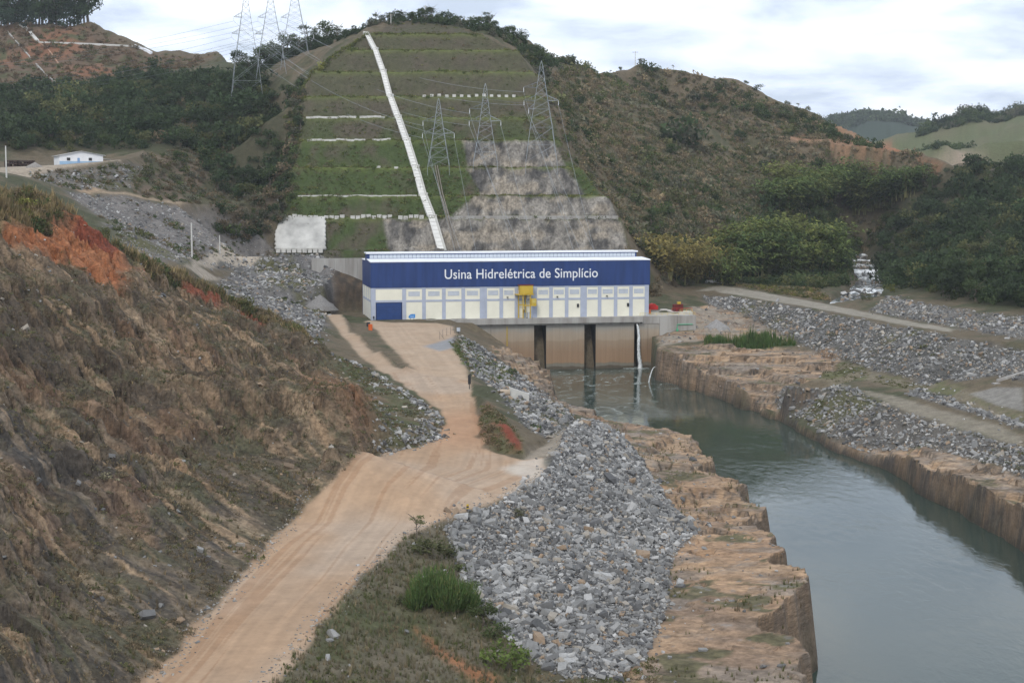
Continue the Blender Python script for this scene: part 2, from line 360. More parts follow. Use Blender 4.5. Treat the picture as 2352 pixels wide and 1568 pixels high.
# house terrace
line([Y(-300,372,560),Y(0,392,575),Y(135,381,590),Y(270,368,608),Y(330,352,640)])
line([Y(-300,368,620),Y(0,372,640),Y(135,366,655),Y(280,352,660),Y(330,345,665)])
spots([Y(350,410,622), Y(420,430,640), Y(560,440,660)])

# terraced cut
BR = [575,500,450,385,322,270,222,165,115,78]
BXL = [632,645,655,665,690,690,684,722,792,848]; BXR = [1450,1425,1400,1340,1290,1275,1255,1232,1192,1110]
BEN = []                                  # (y_row, Yfront, z)
yf = 624.0; zf = CAM_Z+ray(0, 575)[1]*yf; RISE = 1.15
for k, row in enumerate(BR):
    rz = ray(0, row)[1]
    if k > 0:
        y0 = yf+3.2; yf = (CAM_Z-zf+RISE*y0)/(RISE-rz); zf = CAM_Z+rz*yf
    BEN.append((row, yf, zf))
    xs = np.linspace(BXL[k], BXR[k], 7)
    line([Y(x, row, yf) for x in xs])
    line([(p[0]*(yf+3.2)/yf, yf+3.2, zf) for p in [Y(x, row, yf) for x in xs]])
line([(Y(x, 575, 624)[0], 617.0, 19.5) for x in (640, 800, 1000, 1200, 1450)])
sy = BEN[-1][1]
line([Y(770,112,sy+25),Y(845,68,sy+22),Y(900,52,sy+26),Y(960,46,sy+30),Y(1040,52,sy+30),Y(1110,72,sy+26),Y(1180,100,sy+30)])
line([Y(1180,100,sy+30),Y(1250,128,850),Y(1300,150,880),Y(1350,160,900),Y(1420,152,930),Y(1480,147,950),Y(1560,158,950),Y(1650,182,950),Y(1720,208,950),
      Y(1800,238,940),Y(1880,268,930),Y(1960,298,910),Y(2020,328,890),Y(2100,352,885),Y(2165,388,875)])
spots([(0,sy+150,100),(-60,sy+150,100),(100,sy+190,95),(200,1100,80),(260,1050,60)])
# right hill face
spots([Y(1450,350,760),Y(1360,300,745),Y(1500,250,850),Y(1600,350,830),Y(1600,480,740),Y(1520,520,690),Y(1750,400,850),Y(1750,520,770),Y(1900,430,850),Y(1880,520,800),Y(1700,290,900),
       Y(1460,480,690),Y(1540,400,770)])
line([Y(1790,318,888),Y(1900,324,884),Y(2050,338,872),Y(2120,360,862)]); line([Y(1790,322,880),Y(1900,329,876),Y(2050,343,864),Y(2120,366,852)])
line([Z(1490,700,18.5),Z(1530,668,22),Z(1570,655,23),Z(1650,648,22.5),Z(1760,655,22.5),Z(1880,664,22)])
# left valley, ridge and red hill
line([Y(545,180,800),Y(620,140,815),Y(700,108,815),Y(770,112,sy+25)])
spots([Y(550,245,745),Y(640,220,745),Y(630,330,715),Y(600,420,680),Y(500,380,690),Y(450,300,760),Y(350,330,700),Y(450,210,850),Y(300,240,800),Y(150,330,690),Y(100,260,770),Y(0,300,720)])
line([Y(-300,60,1000),Y(0,58,1000),Y(120,52,1000),Y(205,52,1000),Y(260,88,990),Y(335,122,985),Y(420,124,985),Y(500,122,980),Y(545,140,930)])
line([Y(-300,215,870),Y(0,212,880),Y(180,196,890),Y(330,165,915),Y(430,165,920)])
line([Y(0,105,960),Y(120,105,962),Y(330,122,972)]); line([Y(0,109,952),Y(120,108,955),Y(330,126,966)])
spots([(-400,1200,120),(-200,1150,110),(-150,950,105)])
# right bank
heap2 = [Z(1808,888,9.4),Z(1900,893,9.5),Z(2050,940,9.5),Z(2200,985,9.5),Z(2352,1032,9.5),Z(2600,1110,9.5)]
line(heap2)
line([Z(1935,828,11),Z(2010,855,10.6),Z(2100,878,10.4),Z(2200,884,10.6),Z(2352,884,11),Z(2600,900,11.5)])
line([Z(1520,790,11.2),Z(1640,782,11.2),Z(1830,795,11.4),Z(1935,828,11)])
line([Z(2080,905,10.0),Z(2200,940,10.0),Z(2352,988,10.0)]); line([Z(2100,900,11.6),Z(2210,932,11.8),Z(2352,975,11.8)])
footR = [Z(1632,702,17.2),Z(1700,722,15.6),Z(1752,742,14),Z(1830,788,12),Z(1935,822,11.4)]; line(footR)
bankR = [Z(1625,672,20.5),Z(1700,682,20.5),Z(1800,698,20.5),Z(1900,718,20.5),Z(2000,738,20.5),Z(2100,756,20.5),Z(2200,776,20.5),Z(2352,806,20.5),Z(2600,850,20.5)]; line(bankR)
bankR2 = [Z(1650,656,20.6),Z(1760,673,20.6),Z(1900,698,20.6),Z(2000,719,20.6),Z(2100,738,20.6),Z(2352,788,20.6),Z(2600,832,20.6)]; line(bankR2)
spots([Z(1590,740,14.5), Z(1560,760,13.0), Z(1620,760,13.0)])
line([Z(2040,676,24.5),Z(2100,692,25),Z(2200,707,25),Z(2352,724,25),Z(2600,750,25)])
line([Z(2030,664,24.8),Z(2100,678,25.5),Z(2200,694,25.5),Z(2352,712,25.5),Z(2600,740,25.5)])
strL = [Z(1895,704,18.4),Z(1922,684,19.2),Z(1952,662,20.6),Z(1972,640,21.8),Z(1962,622,23.4),Z(1948,600,26.5),Z(1940,570,31)]
strR = [Z(1995,706,18.4),Z(2025,684,19.2),Z(2045,662,20.4),Z(2060,640,21.6),Z(2040,622,23.6),Z(2002,603,26.5),Z(1980,570,31)]
strM = [((a[0]+b[0])/2, (a[1]+b[1])/2, a[2]) for a, b in zip(strL, strR)]
line([(x, y, z-1.0) for x, y, z in strL]); line([(x, y, z-1.0) for x, y, z in strR])
line([(x-3, y-2, z+1.0) for x, y, z in strL]); line([(x+3, y+2, z+1.0) for x, y, z in strR])
spots([Y(2352,480,700),Y(2200,520,720),Y(2100,560,740),Y(2230,405,820),Y(2352,400,800),Y(2600,400,760),Y(2100,500,830),Y(1990,480,900),Y(2352,600,590),Y(2200,610,620),Y(2600,600,580),Y(2080,470,900)])
line([Y(2130,352,1400),Y(2250,330,1350),Y(2352,305,1300),Y(2700,260,1250)])
spots([Y(2200,385,1050),Y(2300,375,1050),(420,1300,60),(380,1500,85)])
line([Y(1990,310,1750),Y(2100,292,1720),Y(2200,272,1700),Y(2352,248,1700),Y(2700,210,1700)])
line([Y(1700,310,3500),Y(1900,285,3500),Y(1950,272,3500),Y(1990,264,3500),Y(2050,269,3500),Y(2130,281,3500),Y(2300,300,3500),Y(2700,290,3500)])
spots([(-2600,4600,60),(2600,4600,60),(0,4600,60),(-1300,2500,60),(-500,2000,60),(200,2000,60),(700,2500,60),(-800,1200,90),(-500,700,80),(-300,400,66),(-130,60,60),(-60,55,30),(120,55,14),(300,400,26),(400,700,70),(600,1200,120),(900,1700,170)])

def build_tin():
    P = np.array(PTS, dtype=np.float64)
    r = delaunay_2d_cdt([Vector((p[0], p[1])) for p in P], EDG, [], 0, 1e-4)
    V2 = np.array([[v.x, v.y] for v in r[0]]); T = np.array([f for f in r[2] if len(f) == 3], dtype=np.int64)
    zz = np.zeros(len(V2))
    for i, ids in enumerate(r[3]):
        if ids: zz[i] = np.mean([P[j, 2] for j in ids])
        else:
            d = np.hypot(P[:, 0]-V2[i, 0], P[:, 1]-V2[i, 1])+1e-3; w = 1/d**3; zz[i] = (w*P[:, 2]).sum()/w.sum()
    return V2, T, zz
TV, TT, TZ = build_tin()

NU = 700; U = np.linspace(-0.395, 0.395, NU)
YR = np.concatenate([80*np.exp(np.arange(0, math.log(420/80), 0.0028)), np.arange(420.5, 820, 0.9), np.arange(820.5, 1060, 3.0), 1063*np.exp(np.arange(0, math.log(4300/1063), 0.04))])
NY = len(YR)
GX = (U[None, :]*YR[:, None]); GY = np.repeat(YR[:, None], NU, 1)
def grid_tin():
    H = np.full(GX.shape, np.nan); 
    for t in TT:
        a, b, c = TV[t[0]], TV[t[1]], TV[t[2]]
        ymin, ymax = min(a[1], b[1], c[1]), max(a[1], b[1], c[1])
        r0, r1 = np.searchsorted(YR, ymin-1e-6), np.searchsorted(YR, ymax+1e-6)
        if r1 <= r0: continue
        uu = [p[0]/max(p[1], 1.0) for p in (a, b, c)]
        yl = max(ymin, YR[r0]); 
        xmin, xmax = min(a[0], b[0], c[0]), max(a[0], b[0], c[0])
        ul = min(xmin/yl, xmin/YR[r1-1]); uh = max(xmax/yl, xmax/YR[r1-1])
        c0, c1 = np.searchsorted(U, ul-1e-6), np.searchsorted(U, uh+1e-6)
        if c1 <= c0: continue
        x = GX[r0:r1, c0:c1]; y = GY[r0:r1, c0:c1]
        det = (b[1]-c[1])*(a[0]-c[0])+(c[0]-b[0])*(a[1]-c[1])
        if abs(det) < 1e-9: continue
        l0 = ((b[1]-c[1])*(x-c[0])+(c[0]-b[0])*(y-c[1]))/det
        l1 = ((c[1]-a[1])*(x-c[0])+(a[0]-c[0])*(y-c[1]))/det
        l2 = 1-l0-l1
        m = (l0 >= -1e-6) & (l1 >= -1e-6) & (l2 >= -1e-6)
        z = l0*TZ[t[0]]+l1*TZ[t[1]]+l2*TZ[t[2]]
        sub = H[r0:r1, c0:c1]; sub[m] = z[m]
    return H
H = grid_tin()
if np.isnan(H).any():
    print('uncovered grid points', np.isnan(H).sum()); H = np.where(np.isnan(H), 20.0, H)

def sampler(A):
    def f(x, y):
        x = np.asarray(x, float); y = np.asarray(y, float)
        r = np.clip(np.searchsorted(YR, y)-1, 0, NY-2); t = np.clip((y-YR[r])/(YR[r+1]-YR[r]), 0, 1)
        u = (x/y-U[0])/(U[1]-U[0]); c = np.clip(np.floor(u).astype(int), 0, NU-2); s = np.clip(u-c, 0, 1)
        return (A[r, c]*(1-s)+A[r, c+1]*s)*(1-t)+(A[r+1, c]*(1-s)+A[r+1, c+1]*s)*t
    return f
def hit(px, py, ymin=90, ymax=4000):      # first point of the land on a survey sight line
    rx, rz = ray(px, py); k = (YR >= ymin) & (YR <= ymax); y = YR[k]
    d = CAM_Z+rz*y-GND(rx*y, y)
    j = np.argmax(d <= 0)
    if d[j] > 0: return (rx*ymax, ymax, float(GND(rx*ymax, ymax)))
    if j > 0: t = d[j-1]/(d[j-1]-d[j]); yy = y[j-1]+(y[j]-y[j-1])*t
    else: yy = y[0]
    return (rx*yy, yy, float(GND(rx*yy, yy)))
GND = sampler(H)
# ------------------------------------------------------------------ surface regions (plan polygons), relief and soil colours
def plan(px_list, ymin=90, ymax=4000): return np.array([hit(a, b, ymin, ymax)[:2] for a, b in px_list])
def sdist(poly, x, y):                    # signed distance to a plan polygon, positive inside
    d = np.full(x.shape, 1e9); ins = np.zeros(x.shape, bool); n = len(poly)
    for i in range(n):
        x0, y0 = poly[i]; x1, y1 = poly[(i+1) % n]
        ex, ey = x1-x0, y1-y0; L2 = ex*ex+ey*ey+1e-9
        t = np.clip(((x-x0)*ex+(y-y0)*ey)/L2, 0, 1)
        d = np.minimum(d, (x-x0-t*ex)**2+(y-y0-t*ey)**2)
        c = (y0 > y) != (y1 > y)
        if y1 != y0: ins ^= c & (x < (x1-x0)*(y-y0)/(y1-y0)+x0)
    d = np.sqrt(d); return np.where(ins, d, -d)
JX = (fbm(GX/7, GY/7, 91, 3)-0.5); JY = (fbm(GX/7, GY/7, 92, 3)-0.5)
_MC = {}
def mask(poly, feather=1.0, jit=2.0):
    """0..1 over the whole grid"""
    key = (poly.tobytes(), feather, jit)
    if key not in _MC: _MC[key] = _mask(poly, feather, jit)
    return _MC[key]
def _mask(poly, feather, jit):
    m = np.zeros(GX.shape, np.float32); pad = feather+jit
    y0, y1 = poly[:, 1].min()-pad, poly[:, 1].max()+pad
    r0, r1 = np.searchsorted(YR, y0), np.searchsorted(YR, y1)
    if r1 <= r0: return m
    x0, x1 = poly[:, 0].min()-pad, poly[:, 0].max()+pad
    sub = np.s_[r0:r1, :]; X = GX[sub]; cc = (X > x0) & (X < x1)
    c = np.where(cc.any(0))[0]
    if len(c) == 0: return m
    sub = np.s_[r0:r1, c[0]:c[-1]+1]
    m[sub] = ss(-feather, feather, sdist(poly, GX[sub]+JX[sub]*2*jit, GY[sub]+JY[sub]*2*jit))
    return m
def near_line(pts, x, y):                 # distance to a polyline and the side of it (positive to the right when walking it)
    best = np.full(x.shape, 1e9); side = np.zeros(x.shape)
    for (x0, y0), (x1, y1) in zip(pts[:-1], pts[1:]):
        ex, ey = x1-x0, y1-y0; L2 = ex*ex+ey*ey+1e-9
        t = np.clip(((x-x0)*ex+(y-y0)*ey)/L2, 0, 1); d = (x-x0-t*ex)**2+(y-y0-t*ey)**2
        m = d < best; best = np.where(m, d, best); side = np.where(m, np.sign((x-x0)*ey-(y-y0)*ex), side)
    return np.sqrt(best), side

# ---- region polygons, surveyed in the photograph and put down on the land
R = {}
R['road'] = plan([(325,1590),(480,1400),(660,1200),(760,1110),(812,1066),(880,1040),(960,1026),(1012,1002),(1024,970),(1005,940),(940,893),(878,852),(925,846),(1000,858),(1076,872),(1086,905),(1098,960),(1100,1000),(1114,1030),(1160,1046),(1200,1056),(1255,1044),(1258,1080),(1160,1140),(1010,1196),(930,1232),(850,1310),(770,1390),(605,1590)])
R['road'][0] = (-38.5, 82); R['road'][-1] = (-27, 82)
R['side'] = plan([(882,858),(835,825),(786,770),(748,722),(778,722),(802,760),(852,805),(900,840),(930,850)])
R['yard'] = plan([(838,738),(862,756),(888,790),(925,824),(955,852),(1000,864),(1076,874),(1070,845),(1052,815),(1030,790),(1045,768),(1040,750),(1000,741),(900,741)])
R['yard'] = np.vstack([R['yard'], np.array([ph(-1,-0.3)[:2]])])
R['gravel_patch'] = plan([(972,796),(1040,774),(1052,800),(1012,806)])
R['pale'] = plan([(1165,1075),(1225,1052),(1264,1050),(1256,1084),(1190,1128),(1150,1138),(1200,1105)])
R['path'] = plan([(1200,1055),(1262,1012),(1302,978),(1330,974),(1292,1030),(1262,1048)])
R['bank_road'] = plan([(1600,668),(1650,654),(1760,672),(1900,699),(2000,719),(2100,740),(2200,756),(2180,762),(2060,743),(1950,722),(1850,704),(1700,679),(1640,667)])
R['low_path'] = plan([(1930,885),(2060,912),(2200,950),(2352,1000),(2352,1028),(2200,983),(2050,935),(1900,890)])
R['slab_pad'] = plan([(2225,905),(2290,890),(2352,890),(2352,945),(2290,930)])
R['valley_path'] = plan([(425,612),(465,592),(545,587),(620,586),(600,592),(505,597),(458,612),(508,640),(480,645)])
R['house_road'] = plan([(-100,388),(0,384),(135,378),(275,366),(276,370),(135,386),(0,396),(-100,400)], 400)
R['bench_pad'] = plan([(165,431),(215,429),(240,437),(190,442)], 400)
R['bench_path'] = plan([(225,438),(400,460),(430,466),(400,466),(225,443)], 400)
R['slope'] = plan([(340,1568),(480,1400),(660,1200),(760,1110),(812,1066),(870,1040),(845,990),(870,950),(830,880),(760,840),(730,796)])
R['slope'] = np.vstack([R['slope'], np.array([Y(*p)[:2] for p in crest]), np.array([(-120,160),(-100,75),(-39,75)])])
R['inner'] = plan([(730,796),(760,840),(830,880),(870,950),(845,990),(870,1040),(960,1024),(1010,1000),(1020,970),(1000,945),(935,900),(862,858),(790,824)])
R['rubble_inner'] = plan([(850,985),(930,985),(985,960),(960,930),(1000,945),(1018,972),(1005,1000),(950,1018),(870,1030)])
R['veg_crest'] = np.array([Y(*p)[:2] for p in crest[:-1]]+[(-98,268)]+[hit(a, b)[:2] for a, b in ((0,500),(110,538),(190,530),(300,590),(345,640),(420,655),(520,705),(620,765),(700,800))])
R['red1'] = plan([(0,505),(60,520),(110,545),(190,538),(345,645),(270,672),(200,640),(150,600),(60,570),(0,545)])
R['red1b'] = plan([(165,555),(200,540),(345,642),(335,652),(250,610)])
R['red2'] = plan([(410,655),(440,658),(512,703),(498,713)])
R['red3'] = plan([(545,722),(590,738),(628,768),(600,768)])
R['red4'] = plan([(690,850),(800,880),(850,915),(850,980),(790,992),(730,930)])
R['mound'] = plan([(1104,955),(1120,925),(1160,965),(1205,1015),(1200,1040),(1150,1040),(1108,1015)])
R['mound_red'] = plan([(1142,975),(1162,972),(1200,1015),(1196,1032),(1178,1018)])
R['scar'] = plan([(950,1440),(1000,1468),(1140,1560),(1100,1580),(1000,1500)])
R['heap'] = np.array([hit(a, b)[:2] for a, b in ((1262,1085),(1335,970),(1378,966),(1440,1010),(1500,1098),(1560,1178),(1610,1212),(1565,1250),(1535,1300),(1530,1400),(1495,1480),(1468,1528),(1400,1562),(1300,1556),(1240,1530),(1195,1498),(1110,1410),(1060,1330),(1030,1240),(1020,1205),(1150,1150))])
R['toe'] = plan([(1238,1532),(1300,1560),(1400,1566),(1468,1532),(1500,1490),(1520,1600),(1500,1760),(1190,1760),(1205,1560)])
R['heap_dust'] = plan([(1225,1150),(1265,1165),(1330,1230),(1370,1290),(1340,1290),(1280,1235)])
R['verge'] = np.vstack([np.array([(-27,80)]), plan([(620,1568),(770,1390),(850,1310),(930,1236),(1010,1202),(1040,1230),(1065,1330),(1120,1415),(1200,1505),(1235,1568)]), np.array([(6,80)])])
R['terrace'] = np.vstack([plan([(1450,1700),(1455,1568),(1495,1480),(1530,1400),(1535,1300),(1565,1250),(1610,1212),(1560,1178),(1500,1098),(1440,1010),(1378,966),(1345,950)]), np.array([p[:2] for p in lt[::-1]][3:])+np.array([0.6,0])])
R['mid_bank'] = plan([(1050,772),(1075,780),(1130,815),(1180,845),(1220,880),(1262,912),(1300,944),(1320,962),(1262,1008),(1215,985),(1165,930),(1120,885),(1090,862),(1075,840)])
R['mid_grass'] = plan([(1030,785),(1065,778),(1130,830),(1180,870),(1130,880),(1085,860),(1060,825)])
R['outcrop'] = plan([(1125,800),(1190,800),(1235,820),(1262,860),(1290,915),(1350,935),(1345,955),(1290,940),(1225,885),(1170,840)])
R['riprap'] = plan([(1612,676),(1700,684),(1800,700),(1900,720),(2000,740),(2100,758),(2200,778),(2352,808),(2500,835),(2500,880),(2352,876),(2290,862),(2200,876),(2100,874),(2010,852),(1935,824),(1830,786),(1752,742),(1700,722),(1632,702)])
R['riprap2'] = plan([(1808,886),(1900,892),(2050,938),(2200,984),(2352,1030),(2450,1065),(2450,1150),(2352,1098),(2320,1085),(2250,1060),(2180,1040),(2120,1030),(2050,1032),(1985,1038),(1928,1012),(1856,975),(1785,935),(1780,910)])
R['riprap3'] = plan([(2080,906),(2200,938),(2352,986),(2352,968),(2210,928),(2100,896)])
R['riprap4'] = plan([(2000,712),(2040,680),(2100,694),(2200,709),(2352,728),(2450,745),(2450,800),(2352,780),(2200,752),(2100,735),(2010,718)])
R['slab_r'] = plan([(1510,800),(1560,792),(1640,786),(1760,792),(1900,798),(1930,812),(1930,845),(1880,868),(1800,886),(1780,910),(1785,948),(1740,945),(1650,905),(1560,875),(1512,862)])
R['flat_r'] = plan([(1935,828),(2010,857),(2100,880),(2200,888),(2230,905),(2352,950),(2352,968),(2210,928),(2090,896),(1930,880),(1880,868)])
R['slab_r2'] = np.vstack([plan([(2052,1032),(2120,1030),(2180,1040),(2250,1060),(2320,1085),(2352,1098),(2450,1150)]), np.array([p[:2] for p in rt if p[1] < 372][::-1])])
R['reeds'] = plan([(1618,792),(1625,778),(1700,776),(1760,770),(1830,790),(1826,795),(1740,794)])
R['yard_rock'] = plan([(1590,705),(1632,702),(1700,722),(1752,742),(1800,770),(1830,788),(1700,780),(1620,780),(1520,792),(1508,770),(1595,758)])
def face(k, xa, xb, xc, xd, y0=None):      # a cut face between bench k and the next: left/right below, left/right above
    yb = BEN[k][1]+3.3 if y0 is None else y0; yt = BEN[k+1][1]-0.2
    return np.array([(ray(xa, 500)[0]*yb, yb), (ray(xb, 500)[0]*yb, yb), (ray(xd, 500)[0]*yt, yt), (ray(xc, 500)[0]*yt, yt)])
R['rock_a'] = face(0, 905, 1470, 880, 1425, 612); R['rock_b'] = face(1, 1035, 1425, 1088, 1398); R['rock_c'] = face(2, 1105, 1345, 1072, 1300); R['rock_d'] = face(3, 1075, 1300, 1062, 1272)
R['cut'] = np.array([Y(BXL[k], BR[k], BEN[k][1])[:2] for k in range(len(BR))]+[Y(1040,56,sy+28)[:2], Y(900,56,sy+25)[:2]][::-1]+[Y(BXR[k], BR[k], BEN[k][1])[:2] for k in range(len(BR)-1, -1, -1)])
R['cut'] = np.vstack([R['cut'], np.array([(Y(1470,575,624)[0], 614), (Y(636,575,624)[0], 614)])])
R['fill'] = plan([(150,440),(230,448),(400,470),(480,500),(600,520),(630,575),(620,588),(545,590),(470,592),(430,604),(330,600),(250,520),(190,470)], 400)
R['fill2'] = plan([(470,600),(545,592),(620,590),(735,584),(835,622),(760,640),(735,690),(750,716),(735,790),(690,770),(600,715),(520,675),(505,645),(540,620)], 430)
R['house_slope'] = plan([(60,395),(135,388),(270,372),(330,385),(300,430),(225,435),(120,425)], 400)
R['brown_slope'] = plan([(330,360),(420,345),(480,400),(620,440),(620,470),(400,462),(300,445),(330,385)], 400)
R['red_hill'] = plan([(-250,62),(0,60),(120,54),(200,54),(260,90),(335,124),(500,124),(430,165),(330,170),(180,196),(0,212),(-250,215)], 700)
R['right_hill'] = np.array([hit(a, b, 600)[:2] for a, b in ((1300,160),(1480,150),(1650,185),(1880,270),(2020,330),(2160,392),(2050,440),(1900,480),(1750,560),(1600,640),(1500,600),(1420,480),(1300,330),(1240,180))])
R['hill_track'] = plan([(1790,315),(1900,321),(2050,336),(2120,360),(2120,368),(2050,346),(1900,331),(1790,325)], 700)
R['red_a'] = plan([(1795,298),(1865,302),(1855,315),(1800,314)], 700); R['red_b'] = plan([(2010,322),(2060,332),(2085,350),(2025,342)], 700); R['red_c'] = plan([(2108,374),(2168,384),(2150,400),(2112,394)], 700)
R['dirt_flat'] = plan([(2140,354),(2262,358),(2240,392),(2172,390)], 950)
R['stream'] = np.array([p[:2] for p in strL]+[p[:2] for p in strR[::-1]])

def relief():
    global H
    yd = GY
    road = np.maximum.reduce([mask(R[k], 1.5, 0.5) for k in ('road', 'side', 'yard', 'path', 'bank_road', 'low_path', 'valley_path', 'house_road', 'slab_pad')])
    inch = ss(0.6, 3.0, H)                                   # nothing grows in the channel
    cut = mask(R['cut'], 2.0, 0.0)
    quiet = np.clip(road, 0, 1)
    # broad hills
    far = ss(560, 700, yd)
    H0 = H.copy()
    H += far*(1-cut)*(1-quiet)*((fbm(GX/45, GY/45, 3, 5)-0.5)*13+(fbm(GX/11, GY/11, 5, 3)-0.5)*3.0)*ss(20, 40, H0)
    H += ss(1100, 1600, yd)*(fbm(GX/260, GY/260, 4, 4)-0.5)*30
    # left rock slope: tilted beds, gullies, ledges
    sl = mask(R['slope'], 4.0, 2.0); edge = sl*(1-quiet)
    q = (0.75*GX+1.0*GY)/1.25; p = (1.0*GX-0.75*GY)/1.25
    w = (fbm(GX/16, GY/16, 8, 4)-0.5)*16
    st1 = fbm((q+w)/5.5, p/26, 11, 4, 0.55); st2 = fbm((q+w*0.6)/1.7, p/9, 12, 3, 0.55)
    big = fbm(GX/22, GY/30, 9, 4)-0.5
    ridge = 1-np.abs(2*st1-1); ridge2 = 1-np.abs(2*st2-1)
    d = big*8.0+(ridge-0.55)*2.4+(ridge2-0.5)*1.9+(1-np.abs(2*fbm(GX/9, GY/12, 16, 4)-1)-0.6)*3.2
    d += (fbm(GX/1.1, GY/1.1, 14, 2)-0.5)*0.5
    # broken blocks along the beds
    qw = q+w*0.35; d += (_h(np.floor(qw/1.6).astype(np.int64), np.floor(p/5.5+fbm(qw/3, p/9, 18, 2)*2).astype(np.int64), np.zeros(q.shape, np.int64), 17)-0.5)*1.5*ss(0.40, 0.58, fbm(GX/13, GY/13, 19, 3))
    d += (_h(np.floor(qw/0.7).astype(np.int64), np.floor(p/2.2+fbm(qw/2, p/4, 18, 2)*2).astype(np.int64), np.zeros(q.shape, np.int64), 20)-0.5)*0.7*ss(0.42, 0.60, fbm(GX/9, GY/9, 22, 3))
    gl = np.abs(2*fbm(p/26+w*0.02, q/4.2, 24, 4, 0.5)-1); d -= (1-ss(0.0, 0.22, gl))*1.6                # runnels washed down the slope
    d += (fbm(GX/0.55, GY/0.8, 26, 2)-0.5)*0.45
    fade = ss(0, 7, H0-18.3)                                 # keep the foot of the slope on the road's edge
    H += edge*d*(0.12+0.88*fade)
    # ledges: pull heights towards uneven steps
    lv = H+(fbm(GX/30, GY/30, 15, 2)-0.5)*8; step = 4.3
    fr = lv/step-np.floor(lv/step); H += edge*fade*0.32*step*((ss(0.55, 1.0, fr))-fr)
    # slabs by the river: thin, uneven beds
    for key, step, amp in (('terrace', 1.9, 6.5), ('slab_r', 2.0, 6.5), ('slab_r2', 1.4, 2.6), ('outcrop', 1.7, 4.5), ('yard_rock', 1.1, 3.0)):
        m = mask(R[key], 2.0, 1.0)*inch
        n = (fbm(GX/24+GY/50, GY/13+GX/60, 21+len(key), 5, 0.55)-0.5)*amp+(fbm(np.floor(GX/3.5+JX*3), np.floor(GY/4.0+JY*3), 25, 1)-0.5)*0.8
        lv = H+n; fr = lv/step-np.floor(lv/step)
        if key == 'terrace': m = m*(0.25+0.75*ss(205, 250, GY+8*JX))
        H += m*(n*0.6+step*(ss(0.72, 0.98, fr)-fr)+(fbm(GX/1.3, GY/1.3, 23, 2)-0.5)*0.25)
    # rubble banks, heap
    for key, amp in (('heap', 1.6), ('mid_bank', 1.4), ('riprap', 1.2), ('riprap2', 1.2), ('riprap4', 1.2), ('fill2', 3.0), ('fill', 1.6), ('mound', 1.6), ('verge', 1.0), ('inner', 1.6), ('house_slope', 1.6), ('brown_slope', 3)):
        m = mask(R[key], 2.5, 1.0)*(1-quiet)
        H += m*((fbm(GX/6, GY/6, 31+len(key), 4)-0.5)*amp+(fbm(GX/1.2, GY/1.2, 33, 2)-0.5)*0.3)
    # cut rock faces behind the powerhouse
    rk = np.maximum.reduce([mask(R[k], 0.7, 0.8) for k in ('rock_a', 'rock_b', 'rock_c', 'rock_d')])
    H += rk*((fbm(GX/5, GY/3, 41, 4)-0.5)*4.0+(fbm(GX/1.6, GY/2.5, 42, 3)-0.5)*1.6)
    H += cut*(1-rk)*(fbm(GX/4, GY/4, 43, 3)-0.5)*0.9
    # general small relief away from the roads, wheel ruts on them
    H += (1-quiet)*inch*(fbm(GX/3.5, GY/3.5, 51, 3)-0.5)*0.5
    H += quiet*(fbm(GX/5, GY/5, 52, 3)-0.5)*0.10
    H[:] = np.where(H0 < 0.3, np.minimum(H, H0+0.3), H)
    return road, sl, st1, st2, rk, cut
ROAD, SLOPE, ST1, ST2, ROCKM, CUTM = relief()
GND = sampler(H)

